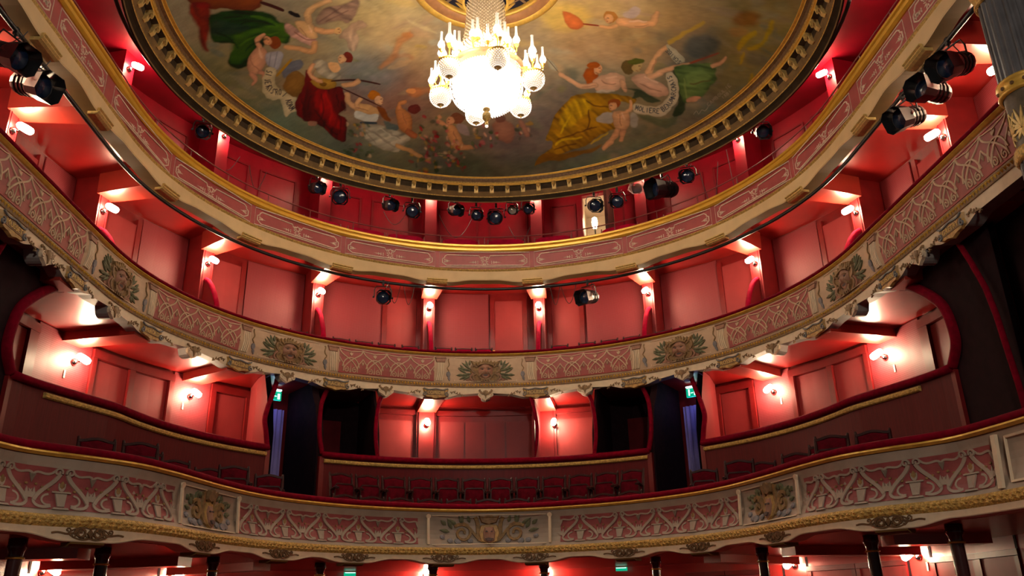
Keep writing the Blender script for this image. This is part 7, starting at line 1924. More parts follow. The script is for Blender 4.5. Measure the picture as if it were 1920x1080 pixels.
-707,4393,-736,4372,-738,4328,-711,4306,-682,4326,-680,4370|190,140,110|0.68|2|0.2|2
-541,4943,-575,4957,-595,4932,-582,4894,-548,4880,-528,4905|64,72,38|0.67|2|0.2|2
-540,4823,-564,4822,-583,4793,-578,4767,-554,4768,-536,4796|50,58,32|0.62|2|0.2|2
-796,4742,-820,4734,-839,4699,-835,4672,-811,4679,-792,4715|50,58,32|0.77|2|0.2|2
-770,4967,-813,4962,-836,4913,-817,4870,-774,4875,-751,4924|176,92,84|0.79|2|0.2|2
-640,4298,-663,4320,-694,4307,-701,4273,-678,4251,-648,4263|176,92,84|0.64|2|0.2|2
-714,4451,-754,4450,-770,4410,-747,4372,-707,4374,-690,4413|160,120,60|0.69|4|0.2|2
-584,4817,-613,4808,-648,4765,-653,4731,-624,4740,-590,4783|80,88,50|0.61|3|0.2|2
-540,4946,-578,4959,-639,4934,-663,4896,-624,4883,-563,4908|160,120,60|0.69|3|0.2|2
-426,4956,-469,4960,-517,4914,-521,4864,-478,4861,-431,4906|80,88,50|0.65|3|0.2|2
-768,4396,-801,4421,-848,4404,-863,4360,-831,4335,-783,4352|190,140,110|0.46|2|0.2|2
-555,4402,-602,4389,-630,4326,-612,4274,-565,4286,-537,4350|190,140,110|0.79|3|0.2|2
-466,4439,-491,4477,-518,4468,-522,4419,-498,4381,-470,4390|196,160,120|0.55|2|0.2|2
-560,4917,-601,4893,-631,4818,-620,4766,-579,4791,-549,4866|150,50,50|0.83|4|0.2|2
-207,4100,-249,4085,-274,4022,-257,3974,-215,3989,-190,4052|190,140,110|0.55|4|0.2|2
202,4101,162,4121,96,4100,70,4059,109,4039,175,4060|64,72,38|0.84|2|0.2|2
-202,4039,-234,4066,-258,4047,-250,4000,-217,3973,-193,3992|196,160,120|0.63|2|0.2|2
24,4209,-11,4190,-34,4127,-21,4084,13,4103,36,4166|190,140,110|0.79|3|0.2|2
-145,4175,-185,4181,-239,4144,-254,4100,-215,4094,-160,4132|160,120,60|0.53|3|0.2|2
-54,4364,-70,4379,-98,4373,-109,4353,-92,4337,-65,4343|130,40,44|0.51|3|0.2|2
-4,4366,-50,4390,-109,4355,-121,4297,-74,4273,-16,4308|176,92,84|0.63|3|0.2|2
-56,4212,-93,4247,-157,4237,-185,4191,-148,4157,-84,4167|50,58,32|0.56|3|0.2|2
298,4177,271,4174,259,4143,275,4117,302,4120,314,4150|196,160,120|0.55|3|0.2|2
-45,3987,-71,3956,-80,3887,-63,3848,-37,3879,-28,3948|176,92,84|0.71|4|0.2|2
-83,4210,-116,4242,-181,4239,-213,4203,-179,4171,-114,4175|160,120,60|0.72|3|0.2|2
277,4371,247,4392,219,4372,223,4330,254,4308,281,4329|64,72,38|0.46|4|0.2|2
150,4214,124,4238,100,4222,101,4184,127,4160,151,4175|176,92,84|0.47|2|0.2|2
169,4304,140,4301,105,4265,99,4232,128,4234,163,4270|64,72,38|0.73|3|0.2|2
-163,4129,-210,4124,-238,4068,-220,4016,-173,4021,-144,4077|64,72,38|0.51|3|0.2|2
-233,4443,-278,4422,-298,4351,-274,4302,-230,4323,-209,4394|80,88,50|0.63|2|0.2|2
329,4228,299,4245,260,4226,250,4189,279,4172,318,4192|80,88,50|0.69|3|0.2|2
304,4129,270,4142,246,4115,256,4074,290,4060,314,4088|150,50,50|0.73|4|0.2|2
-180,4488,-201,4475,-213,4436,-203,4410,-182,4423,-171,4462|176,92,84|0.62|4|0.2|2
155,4267,123,4273,97,4241,102,4204,134,4198,161,4229|190,140,110|0.79|2|0.2|2
196,4082,156,4110,106,4083,97,4028,138,4000,187,4027|64,72,38|0.62|4|0.2|2
149,4478,107,4458,101,4405,136,4372,178,4392,184,4446|130,40,44|0.68|4|0.2|2
73,3967,41,3960,32,3925,55,3898,86,3905,95,3939|160,120,60|0.72|2|0.2|2
-97,4454,-120,4434,-126,4386,-110,4359,-87,4379,-80,4427|130,40,44|0.82|2|0.2|2
-857,4690,-882,4714,-931,4708,-954,4680,-928,4657,-880,4662|160,120,60|0.5|2|0.2|2
-403,5009,-439,5012,-460,4977,-443,4940,-407,4937,-387,4972|150,50,50|0.65|2|0.2|2
-658,4801,-687,4837,-731,4825,-745,4778,-716,4742,-672,4754|160,120,60|0.84|2|0.2|2
-432,4752,-465,4748,-474,4719,-450,4693,-417,4696,-408,4726|190,140,110|0.47|4|0.2|2
-1297,4799,-1347,4791,-1388,4726,-1377,4668,-1327,4676,-1287,4742|64,72,38|0.46|3|0.2|2
-1440,5035,-1479,5054,-1500,5028,-1481,4983,-1441,4965,-1421,4991|150,50,50|0.59|4|0.2|2
-816,4923,-849,4903,-882,4840,-883,4797,-851,4818,-818,4881|150,50,50|0.58|4|0.2|2
-717,4710,-749,4680,-770,4605,-758,4559,-726,4589,-705,4664|64,72,38|0.73|3|0.2|2
-1202,4828,-1232,4809,-1253,4751,-1243,4714,-1213,4733,-1192,4790|176,92,84|0.51|4|0.2|2
-754,4739,-791,4706,-791,4641,-754,4610,-717,4644,-717,4708|190,140,110|0.53|2|0.2|2
-656,4724,-691,4751,-749,4735,-771,4692,-736,4666,-678,4682|190,140,110|0.59|4|0.2|2
-1019,5039,-1061,5067,-1111,5038,-1119,4981,-1076,4954,-1026,4982|50,58,32|0.84|3|0.2|2
-640,4778,-678,4789,-692,4765,-667,4730,-629,4719,-616,4743|130,40,44|0.76|4|0.2|2
-1512,4910,-1529,4875,-1525,4810,-1505,4780,-1489,4814,-1492,4879|50,58,32|0.6|3|0.2|2
-460,5066,-490,5043,-522,4977,-523,4935,-492,4959,-461,5024|150,50,50|0.52|4|0.2|2
-1231,4627,-1261,4643,-1282,4621,-1273,4584,-1243,4569,-1222,4590|50,58,32|0.65|4|0.2|2
-1020,4829,-1048,4866,-1098,4859,-1119,4814,-1090,4776,-1041,4784|50,58,32|0.52|4|0.2|2
-1245,4760,-1279,4785,-1306,4764,-1299,4717,-1265,4692,-1238,4714|160,120,60|0.57|2|0.2|2
-1088,4977,-1121,4947,-1121,4891,-1089,4864,-1057,4893,-1057,4950|160,120,60|0.72|4|0.2|2
-1565,4753,-1606,4779,-1675,4757,-1702,4710,-1661,4683,-1592,4705|130,40,44|0.54|2|0.2|2
-1211,4776,-1244,4808,-1301,4797,-1325,4754,-1292,4722,-1236,4733|176,92,84|0.77|4|0.2|2
-1090,4794,-1123,4821,-1145,4802,-1135,4757,-1103,4731,-1080,4749|160,120,60|0.53|3|0.2|2
-1051,4888,-1082,4863,-1115,4794,-1117,4751,-1087,4776,-1054,4845|64,72,38|0.84|4|0.2|2
-1464,4785,-1483,4756,-1487,4697,-1472,4666,-1453,4695,-1449,4754|160,120,60|0.52|2|0.2|2
-1567,4584,-1597,4598,-1647,4580,-1667,4547,-1636,4532,-1586,4551|160,120,60|0.78|4|0.2|2
-1229,4549,-1255,4587,-1297,4578,-1312,4530,-1286,4492,-1244,4502|130,40,44|0.73|4|0.2|2
-1227,4724,-1267,4721,-1275,4690,-1243,4662,-1203,4666,-1195,4697|190,140,110|0.64|4|0.2|2
-1200,4745,-1234,4767,-1292,4752,-1317,4716,-1284,4695,-1225,4709|160,120,60|0.56|3|0.2|2
-1293,5061,-1333,5067,-1354,5033,-1335,4992,-1295,4986,-1274,5020|150,50,50|0.75|4|0.2|2
-745,4873,-771,4871,-788,4842,-779,4814,-753,4816,-736,4845|130,40,44|0.77|4|0.2|2
-1271,5016,-1318,5030,-1365,4987,-1365,4931,-1319,4916,-1271,4959|160,120,60|0.6|4|0.2|2
-1059,4873,-1088,4890,-1129,4872,-1142,4837,-1113,4819,-1072,4838|64,72,38|0.49|3|0.2|2
-627,4944,-649,4929,-658,4889,-644,4864,-621,4879,-612,4919|64,72,38|0.51|2|0.2|2
-956,4952,-989,4975,-1038,4957,-1056,4917,-1023,4894,-974,4912|196,160,120|0.54|4|0.2|2
1007,4128,980,4113,974,4071,993,4044,1019,4059,1026,4102|50,58,32|0.51|4|0.2|2
750,3868,733,3912,699,3911,683,3867,701,3823,734,3824|160,120,60|0.76|2|0.2|2
781,3979,744,3965,742,3931,777,3911,814,3925,816,3959|80,88,50|0.65|2|0.2|2
1001,3999,963,4006,932,3968,938,3923,975,3916,1007,3954|190,140,110|0.75|4|0.2|2
763,3992,725,4021,664,4004,641,3958,679,3930,740,3947|50,58,32|0.7|3|0.2|2
1060,3817,1021,3850,963,3831,945,3779,983,3746,1041,3765|160,120,60|0.81|2|0.2|2
1016,3840,980,3872,917,3863,889,3821,925,3789,989,3799|160,120,60|0.6|3|0.2|2
800,4194,774,4230,752,4219,756,4172,782,4136,804,4147|50,58,32|0.45|3|0.2|2
794,4075,757,4085,736,4054,752,4013,788,4003,809,4034|130,40,44|0.84|2|0.2|2
816,4056,790,4068,762,4047,759,4014,784,4003,813,4024|196,160,120|0.7|3|0.2|2
-1437,1365,-1568,1421,-1720,1558,-1791,1748,-1843,1905,-1982,2046,-2108,2170,-2070,2258,-1919,2173,-1750,2017,-1669,1831,-1614,1696,-1493,1608,-1385,1521|172,112,70|0.65|6|0.3|2
-1829,2024,-1711,2037,-1580,2046,-1500,2091,-1439,2127,-1406,2058,-1463,1995,-1564,1939,-1709,1928,-1830,1943|150,100,70|0.5|5|0|2
-1357,1789,-1260,1843,-1156,1877,-1142,1819,-1240,1766,-1343,1732|172,140,72|0.5|4|0|2
-1413,1470,-1468,1533,-1568,1521,-1613,1445,-1558,1382,-1458,1394|176,116,72|0.6|4|0|2
1944,894,1756,1236,1297,1309,1043,1036,1244,709,1687,640|202,160,84|0.6|16|0|2
1831,1106,1647,896,1425,851,1488,1084,1585,1245,1746,1244|186,96,62|0.9|3|0.3|3
2106,1063,1968,1066,1829,1078,1830,1108,1969,1106,2108,1093|130,60,36|1|1.2|0|2
2448,1013,2588,1023,2763,986,2934,936,3083,854,3139,702,3134,577,3126,493,3103,436,3041,445,3031,496,3026,571,3022,652,3003,700,2893,740,2735,769,2566,787,2434,824|200,146,102|1|3|0.4|2
2523,694,2655,455,2770,505,2738,704,2577,788|170,142,122|0.9|3|0|3
2441,796,2396,948,2263,980,2176,859,2223,707,2354,676|156,104,58|1|1.5|0|2
2372,854,2345,966,2259,987,2201,894,2229,782,2314,762|196,142,98|1|2|0.2|2
2465,981,2383,1016,2286,1058,2190,1053,2111,1048,2104,1107,2185,1140,2296,1151,2408,1111,2488,1056|198,146,102|1|2|0.3|2
1894,2387,1827,2568,1656,2597,1555,2445,1625,2266,1792,2237|96,94,74|0.6|8|0|2
1885,2918,2202,2800,2630,2742,3082,2716,3046,2896,2814,2877,2664,3141,2724,3408,2957,3317,3072,3341,2776,3620,2469,3893,2244,4153,1802,4445,1574,4551,1347,4721,1165,4895,1234,4650,1446,4428,1489,4212,1323,4192,1404,3860,1491,3499,1690,3189|152,110,32|1|2.5|0.3|3|35
1793,3102,2113,2986,2230,3228,2007,3553,1746,3809,1592,3624|182,142,36|0.8|6|0|3|60
1187,4865,1289,4574,1804,4459,2257,4277,2582,4064,2358,4340,1818,4625,1467,4719|122,84,40|0.9|3|0|3
2175,3242,2200,3360,2224,3508,2209,3658,2190,3778,2215,3784,2242,3664,2257,3505,2232,3349,2199,3232|92,58,18|0.8|2|0|2
2089,3031,2152,3077,2257,3116,2424,3114,2568,3096,2567,3065,2424,3073,2261,3075,2164,3038,2101,3003|92,58,18|0.8|2|0|2
1617,4153,1787,4056,1993,3926,2178,3810,2314,3717,2303,3689,2164,3773,1979,3889,1772,4018,1606,4125|92,58,18|0.8|2|0|2
1567,4412,1795,4298,2016,4170,2005,4142,1781,4260,1557,4384|92,58,18|0.8|2|0|2
2162,3805,2294,3755,2424,3693,2416,3664,2284,3715,2154,3776|92,58,18|0.8|2|0|2
1658,3972,1703,3857,1754,3708,1805,3565,1840,3453,1813,3439,1769,3546,1718,3690,1666,3839,1630,3959|196,158,66|0.7|2|0|2
1562,4302,1653,4228,1781,4136,1961,4068,2114,4014,2107,3979,1951,4022,1766,4091,1631,4187,1544,4273|196,158,66|0.7|2|0|2
2362,4101,2520,3944,2668,3777,2649,3749,2495,3908,2343,4074|196,158,66|0.7|2|0|2
2284,2335,2231,2552,2073,2585,1971,2400,2026,2185,2181,2153|156,84,46|1|3|0.2|2
2335,2156,2304,2284,2211,2304,2149,2197,2181,2070,2273,2050|204,150,108|1|1.5|0.2|2
2280,2058,2217,2144,2072,2174,1992,2119,2055,2034,2199,2003|160,88,48|1|2|0|2
2186,2496,2355,2305,2604,2189,2795,2264,2732,2547,2518,2714,2266,2702|206,160,124|1|2|0.35|3
2269,2518,2117,2567,1949,2616,1844,2579,1739,2507,1619,2430,1523,2379,1495,2442,1579,2522,1696,2608,1805,2693,1947,2750,2144,2705,2296,2626|200,152,114|1|2|0.3|2
1389,2169,1463,2326,1417,2383,1297,2284,1225,2127,1271,2070|158,144,116|1|1.5|0.3|2
1221,2082,1338,2234,1459,2381,1467,2370,1349,2219,1229,2071|80,62,46|0.8|1.2|0|2
2688,2366,2745,2509,2822,2635,2877,2592,2826,2444,2755,2313|198,150,112|1|2|0.3|2
2309,2774,2468,2733,2622,2672,2612,2622,2455,2666,2300,2724|190,170,140|0.8|3|0|2
2814,2525,3035,2561,3012,2751,3159,2664,3336,2750,3584,2639,3413,2584,3132,2504|62,66,42|0.9|3|0|3
2972,1934,2933,2139,2792,2179,2693,2012,2734,1808,2872,1770|98,78,46|1|2|0|2
3090,1898,3063,2040,2964,2070,2893,1957,2921,1816,3019,1787|176,146,98|1|1.5|0.2|2
3084,1747,3018,1839,2860,1885,2769,1838,2837,1747,2994,1702|84,84,40|1|2|0|2
2917,2230,3160,2059,3345,2154,3639,2265,3638,2478,3421,2567,3150,2484,2986,2392|200,154,120|1|2|0.35|3
3272,2083,3288,1891,3302,1672,3351,1523,3412,1398,3460,1309,3486,1246,3444,1189,3396,1231,3338,1321,3266,1453,3199,1632,3174,1877,3181,2078|194,146,104|1|2|0.35|2
3884,1558,4111,1332,4323,1092,4305,1060,4087,1288,3866,1525|142,76,52|1|1.2|0|2
3271,2207,3410,2065,3578,1873,3764,1707,3908,1569,3878,1499,3718,1603,3520,1762,3339,1948,3211,2113|198,150,110|1|2|0.35|2
3652,1823,3824,1957,4055,2549,4015,2865,3855,2926,3902,2523|64,64,40|1|3|0|3
3659,1708,3878,1554,4285,1344,4384,1541,4450,1725,4382,1983,4317,2226,4085,2494,3959,2444,3782,2001|98,110,62|1|3|0.3|3|-10
3933,1801,4191,1610,4356,1710,4179,1985,3985,2036|122,134,76|0.7|5|0|3
4053,2052,4202,1939,4344,1816,4333,1790,4187,1904,4042,2026|92,66,40|0.7|2|0|2
3892,1961,3956,2185,4029,2405,4057,2389,3992,2164,3919,1946|130,138,80|0.6|2|0|2
3179,3111,3665,3066,3963,2928,3864,3251,3593,3276|76,86,56|0.6|5|0|3
4306,1464,4377,1401,4450,1301,4486,1195,4495,1113,4456,1090,4429,1154,4395,1235,4326,1315,4266,1391|184,138,102|1|2|0.3|2
4070,2490,4191,2414,4301,2313,4276,2250,4154,2317,4039,2408|178,128,96|1|2|0.3|2
3406,1266,3484,1211,3809,1426,3758,1558,3619,1568|170,156,124|1|1.5|0.2|3
3544,1946,3660,1862,3829,2125,3881,2474,3806,2787,3657,3026,3294,3075,3082,3055,3073,2860,3342,2848,3582,2739,3673,2494,3658,2258,3550,2085|190,170,134|1|1.5|0.2|3
2368,3437,2584,3203,2743,3304,2690,3487,2467,3513|164,150,130|0.9|3|0|3
3053,3078,3214,3186,3191,3462,3072,3412|160,146,124|0.9|3|0|3
2695,3204,2966,3088,3055,3303,3035,3536,2871,3652,2744,3473|200,150,108|1|2|0.4|3
2811,2934,2763,3056,2635,3089,2557,2999,2606,2877,2732,2845|134,76,46|1|1.5|0|2
2749,3035,2720,3140,2634,3162,2578,3078,2608,2973,2693,2952|198,146,104|1|1.5|0.2|2
2787,3296,2914,3217,3041,3077,3050,2906,3014,2790,2960,2810,2970,2917,2968,3021,2863,3120,2752,3214|198,148,106|1|2|0.3|2
2805,3568,2769,3684,2731,3836,2642,4007,2568,4159,2627,4216,2735,4089,2844,3907,2904,3732,2917,3599|198,146,106|1|2|0.35|2
2919,3600,2912,3756,2931,3911,2998,3908,3018,3751,3010,3596|190,138,100|1|2|0.3|2
3728,899,4066,707,4299,872,4190,1201,3931,1351,3756,1236|70,74,66|0.7|10|0|3
3465,1192,3582,1007,3718,778,3846,598,3938,461,3904,409,3800,530,3668,713,3530,946,3425,1146|172,138,66|0.8|3|0|2
4940,-65,4925,87,4916,281,4924,433,4917,542,4840,633,4762,710,4790,779,4884,720,4978,601,4994,447,4986,294,4993,107,4991,-49|162,128,40|0.7|4|0|2
4745,264,4687,344,4630,486,4596,683,4588,851,4655,876,4684,721,4713,543,4762,423,4798,328|162,128,40|0.7|4|0|2
4719,877,4722,1015,4739,1152,4780,1150,4776,1012,4759,876|162,128,40|0.7|4|0|2
4995,1307,5000,1516,5017,1727,5059,1726,5055,1515,5036,1306|162,128,40|0.7|4|0|2
4760,-33,4696,168,4473,277,4317,181,4387,-18,4607,-124|112,66,28|0.7|10|0|2
4652,356,4611,498,4463,568,4359,495,4403,354,4549,285|150,104,60|0.6|8|0|2
5150,804,5107,1001,4926,1097,4791,993,4838,796,5016,704|96,88,70|0.5|10|0|2
-3980,1017,-3962,1023,-3944,1023,-3942,1008,-3960,1002,-3978,1002|70,40,30|0.75|0.8|0|2
-3978,1098,-3965,1102,-3951,1101,-3950,1087,-3963,1083,-3977,1084|130,52,44|0.7|0.8|0|2
-4048,1101,-4030,1125,-4010,1143,-4002,1127,-4019,1104,-4039,1086|130,88,64|0.6|1.2|0|2
-3942,1038,-3944,1059,-3942,1079,-3934,1078,-3933,1057,-3934,1037|140,92,66|0.6|0.8|0|2
-2777,1816,-2796,1805,-2815,1800,-2819,1815,-2801,1825,-2781,1831|70,40,30|0.75|0.8|0|2
-2808,1891,-2821,1881,-2836,1877,-2840,1891,-2826,1900,-2811,1905|130,52,44|0.7|0.8|0|2
-2746,1931,-2773,1935,-2799,1945,-2796,1965,-2769,1961,-2743,1951|130,88,64|0.6|1.2|0|2
-2833,1822,-2842,1839,-2849,1859,-2841,1865,-2832,1847,-2826,1827|140,92,66|0.6|0.8|0|2
-2156,3035,-2134,3038,-2113,3036,-2113,3019,-2134,3016,-2156,3018|70,40,30|0.75|0.8|0|2
-2142,3120,-2125,3122,-2109,3119,-2110,3103,-2126,3101,-2143,3104|130,52,44|0.7|0.8|0|2
-2224,3134,-2199,3156,-2173,3171,-2165,3153,-2189,3132,-2216,3116|130,88,64|0.6|1.2|0|2
-2109,3051,-2107,3073,-2102,3094,-2092,3091,-2094,3070,-2099,3049|140,92,66|0.6|0.8|0|2
-738,3712,-760,3704,-783,3702,-785,3719,-763,3726,-740,3728|70,40,30|0.75|0.8|0|2
-762,3794,-779,3787,-796,3785,-799,3800,-782,3807,-765,3809|130,52,44|0.7|0.8|0|2
-687,3824,-717,3833,-745,3849,-739,3868,-709,3859,-681,3844|130,88,64|0.6|1.2|0|2
-801,3728,-809,3748,-813,3769,-804,3774,-796,3754,-791,3733|140,92,66|0.6|0.8|0|2
2273,842,2253,841,2234,844,2235,860,2254,862,2274,858|70,40,30|0.75|0.8|0|2
2265,926,2251,923,2236,926,2236,941,2251,943,2266,941|130,52,44|0.7|0.8|0|2
2332,935,2309,951,2289,973,2297,990,2320,974,2340,952|130,88,64|0.6|1.2|0|2
2223,873,2220,894,2219,915,2228,917,2231,896,2232,875|140,92,66|0.6|0.8|0|2
2251,2156,2272,2150,2291,2140,2288,2124,2267,2129,2247,2140|70,40,30|0.75|0.8|0|2
2282,2232,2298,2227,2312,2218,2308,2203,2293,2208,2278,2217|130,52,44|0.7|0.8|0|2
2210,2277,2237,2289,2265,2293,2268,2273,2241,2262,2213,2257|130,88,64|0.6|1.2|0|2
2298,2153,2305,2173,2314,2191,2322,2185,2316,2165,2306,2147|140,92,66|0.6|0.8|0|2
2999,1906,3019,1900,3037,1888,3033,1872,3013,1879,2995,1891|70,40,30|0.75|0.8|0|2
3033,1980,3048,1974,3061,1964,3057,1950,3042,1955,3028,1965|130,52,44|0.7|0.8|0|2
2964,2030,2991,2039,3019,2042,3021,2022,2994,2012,2967,2010|130,88,64|0.6|1.2|0|2
3045,1900,3052,1920,3062,1937,3069,1931,3062,1911,3052,1894|140,92,66|0.6|0.8|0|2
2649,3024,2627,3023,2605,3028,2606,3044,2628,3045,2650,3040|70,40,30|0.75|0.8|0|2
2639,3111,2623,3109,2606,3113,2606,3128,2623,3130,2639,3127|130,52,44|0.7|0.8|0|2
2714,3119,2687,3136,2664,3159,2673,3177,2699,3159,2722,3136|130,88,64|0.6|1.2|0|2
2593,3058,2589,3080,2588,3102,2598,3103,2602,3082,2603,3060|140,92,66|0.6|0.8|0|2
-2748,1122,-2729,1125,-2710,1124,-2709,1108,-2728,1104,-2747,1106|70,40,30|0.75|0.8|0|2
-2740,1204,-2726,1206,-2711,1204,-2711,1189,-2726,1186,-2740,1189|130,52,44|0.7|0.8|0|2
-2814,1215,-2793,1236,-2770,1252,-2763,1235,-2783,1214,-2806,1198|130,88,64|0.6|1.2|0|2
-2707,1139,-2707,1160,-2703,1180,-2695,1178,-2695,1157,-2699,1137|140,92,66|0.6|0.8|0|2
-3407,875,-3368,948,-3326,1034,-3315,1109,-3311,1167,-3296,1166,-3295,1104,-3308,1021,-3352,930,-3395,861|134,88,62|0.55|1.5|0|2
-4336,1281,-4349,1384,-4352,1512,-4323,1611,-4290,1676,-4277,1664,-4305,1596,-4332,1506,-4329,1386,-4321,1283|134,88,62|0.55|1.5|0|2
2346,2441,2406,2489,2489,2525,2573,2498,2635,2457,2628,2437,2566,2469,2490,2495,2416,2461,2354,2421|134,88,62|0.55|1.5|0|2
3103,2354,3213,2391,3348,2422,3460,2422,3539,2411,3538,2388,3459,2392,3350,2392,3217,2361,3107,2332|134,88,62|0.55|1.5|0|2
-2656,3128,-2545,3198,-2432,3260,-2425,3240,-2536,3171,-2649,3108|134,88,62|0.55|1.5|0|2
-1728,3458,-1720,3619,-1705,3779,-1687,3778,-1695,3617,-1710,3456|134,88,62|0.55|1.5|0|2
-686,4032,-645,4174,-598,4314,-580,4306,-621,4164,-668,4025|134,88,62|0.55|1.5|0|2
2823,3228,2852,3369,2886,3507,2903,3500,2875,3359,2840,3221|134,88,62|0.55|1.5|0|2
2763,953,2883,909,3000,856,2995,835,2876,881,2758,932|134,88,62|0.55|1.5|0|2
-3268,1960,-3312,2028,-3351,2100,-3339,2114,-3295,2047,-3256,1974|134,88,62|0.55|1.5|0|2
1975,2717,2111,2666,2245,2606,2239,2584,2104,2637,1970,2695|134,88,62|0.55|1.5|0|2
3281,1638,3265,1782,3253,1927,3270,1930,3286,1786,3297,1641|134,88,62|0.55|1.5|0|2
-4182,1169,-4176,1296,-4162,1422,-4142,1418,-4149,1290,-4161,1165|222,184,146|0.5|2|0|2
2429,2373,2532,2339,2631,2295,2625,2265,2523,2300,2423,2343|222,184,146|0.5|2|0|2
3175,2167,3295,2204,3417,2230,3421,2199,3301,2164,3179,2137|222,184,146|0.5|2|0|2
-3224,873,-3216,971,-3201,1068,-3180,1062,-3188,963,-3203,867|222,184,146|0.5|2|0|2
2859,3182,2900,3258,2947,3327,2967,3307,2925,3232,2878,3162|222,184,146|0.5|2|0|2
2649,866,2799,823,2944,768,2938,739,2791,784,2644,837|222,184,146|0.5|2|0|2
-4735,509,-4656,600,-4566,722,-4522,881,-4495,1016,-4476,1007,-4497,866,-4544,698,-4638,570,-4723,486|28,36,18|0.6|2|0|2
-4316,476,-4175,488,-4008,521,-3880,629,-3785,729,-3772,706,-3864,596,-3998,485,-4171,451,-4313,447|28,36,18|0.6|2|0|2
-4383,1148,-4321,1106,-4231,1052,-4096,1014,-3978,983,-3980,954,-4099,976,-4237,1015,-4331,1071,-4391,1122|28,36,18|0.6|2|0|2
-4523,255,-4400,286,-4275,306,-4270,278,-4394,248,-4519,227|28,36,18|0.6|2|0|2
-3275,2626,-3290,2804,-3316,3011,-3378,3151,-3432,3249,-3414,3269,-3351,3175,-3287,3025,-3260,2810,-3252,2629|58,14,10|0.6|2|0|2
-2994,2703,-3010,2865,-3018,3029,-2994,3032,-2979,2870,-2971,2707|58,14,10|0.6|2|0|2
-3666,2617,-3669,2797,-3665,2978,-3642,2978,-3639,2798,-3643,2617|58,14,10|0.6|2|0|2
-2994,3337,-3044,3517,-3086,3701,-3062,3712,-3013,3531,-2971,3347|58,14,10|0.6|2|0|2
-3476,2987,-3421,3202,-3335,3453,-3224,3625,-3128,3733,-3112,3711,-3201,3598,-3308,3432,-3392,3188,-3454,2978|58,14,10|0.6|2|0|2
-2381,3795,-2288,3961,-2165,4147,-2054,4257,-1968,4318,-1957,4296,-2037,4229,-2146,4123,-2266,3941,-2364,3781|122,104,82|0.6|2|0|2
-2516,3793,-2446,3963,-2369,4130,-2351,4118,-2422,3948,-2498,3782|122,104,82|0.6|2|0|2
-2116,3876,-1992,3998,-1862,4112,-1849,4092,-1975,3971,-2103,3855|122,104,82|0.6|2|0|2
-4079,1833,-4057,1821,-4063,1800,-4085,1812|58,46,42|0.9|0.8|0|0
-4053,1804,-4069,1768,-4082,1780,-4067,1816|58,46,42|0.9|0.8|0|0
-4076,1763,-4106,1766,-4105,1789,-4075,1785|58,46,42|0.9|0.8|0|0
-4107,1766,-4132,1773,-4130,1795,-4104,1788|58,46,42|0.9|0.8|0|0
-4125,1777,-4144,1738,-4157,1751,-4138,1791|58,46,42|0.9|0.8|0|0
-4148,1755,-4126,1743,-4132,1722,-4154,1734|58,46,42|0.9|0.8|0|0
-4181,1823,-4090,1889,-4082,1869,-4173,1803|58,46,42|0.9|0.8|0|0
-4124,1967,-4206,1955,-4208,1977,-4126,1989|58,46,42|0.9|0.8|0|0
-4202,1957,-4221,1937,-4231,1955,-4212,1975|58,46,42|0.9|0.8|0|0
-4226,1958,-4203,1955,-4204,1933,-4227,1935|58,46,42|0.9|0.8|0|0
-4125,2073,-4120,2017,-4136,2015,-4141,2071|58,46,42|0.9|0.8|0|0
-4127,2005,-4230,1990,-4232,2012,-4129,2027|58,46,42|0.9|0.8|0|0
-4239,2000,-4244,2056,-4228,2058,-4223,2002|58,46,42|0.9|0.8|0|0
-4188,2008,-4191,2047,-4175,2049,-4172,2010|58,46,42|0.9|0.8|0|0
-4142,2092,-4147,2148,-4131,2150,-4126,2095|58,46,42|0.9|0.8|0|0
-4136,2110,-4239,2095,-4241,2117,-4138,2133|58,46,42|0.9|0.8|0|0
-4241,2166,-4158,2105,-4165,2085,-4248,2146|58,46,42|0.9|0.8|0|0
-4168,2088,-4240,2198,-4228,2213,-4156,2103|58,46,42|0.9|0.8|0|0
-4196,2171,-4197,2160,-4213,2163,-4212,2175|58,46,42|0.9|0.8|0|0
-4208,2255,-4124,2166,-4133,2148,-4218,2236|58,46,42|0.9|0.8|0|0
-4089,2254,-4087,2220,-4103,2219,-4105,2252|58,46,42|0.9|0.8|0|0
-4096,2208,-4127,2212,-4125,2235,-4094,2231|58,46,42|0.9|0.8|0|0
-4133,2220,-4145,2260,-4130,2268,-4118,2228|58,46,42|0.9|0.8|0|0
-4145,2261,-4152,2296,-4137,2302,-4129,2267|58,46,42|0.9|0.8|0|0
-4146,2288,-4181,2297,-4178,2319,-4143,2311|58,46,42|0.9|0.8|0|0
-4171,2309,-4170,2275,-4186,2274,-4188,2307|58,46,42|0.9|0.8|0|0
-4098,2377,-4070,2235,-4086,2229,-4114,2371|58,46,42|0.9|0.8|0|0
-4082,2243,-4056,2260,-4049,2240,-4075,2222|58,46,42|0.9|0.8|0|0
-4060,2249,-4063,2285,-4047,2288,-4044,2251|58,46,42|0.9|0.8|0|0
-4061,2279,-4078,2303,-4067,2319,-4050,2295|58,46,42|0.9|0.8|0|0
-4071,2300,-4090,2292,-4094,2314,-4075,2322|58,46,42|0.9|0.8|0|0
-4085,2311,-4075,2391,-4059,2387,-4069,2307|58,46,42|0.9|0.8|0|0
-4010,2252,-4036,2288,-4024,2304,-3998,2268|58,46,42|0.9|0.8|0|0
-4038,2293,-4049,2350,-4033,2356,-4022,2299|58,46,42|0.9|0.8|0|0
-4049,2356,-4040,2405,-4024,2399,-4033,2350|58,46,42|0.9|0.8|0|0
-4026,2410,-4000,2374,-4012,2358,-4038,2394|58,46,42|0.9|0.8|0|0
-3998,2369,-3987,2312,-4003,2306,-4014,2363|58,46,42|0.9|0.8|0|0
-3987,2306,-3996,2257,-4012,2263,-4003,2312|58,46,42|0.9|0.8|0|0
-3993,2466,-3897,2400,-3904,2380,-4000,2445|58,46,42|0.9|0.8|0|0
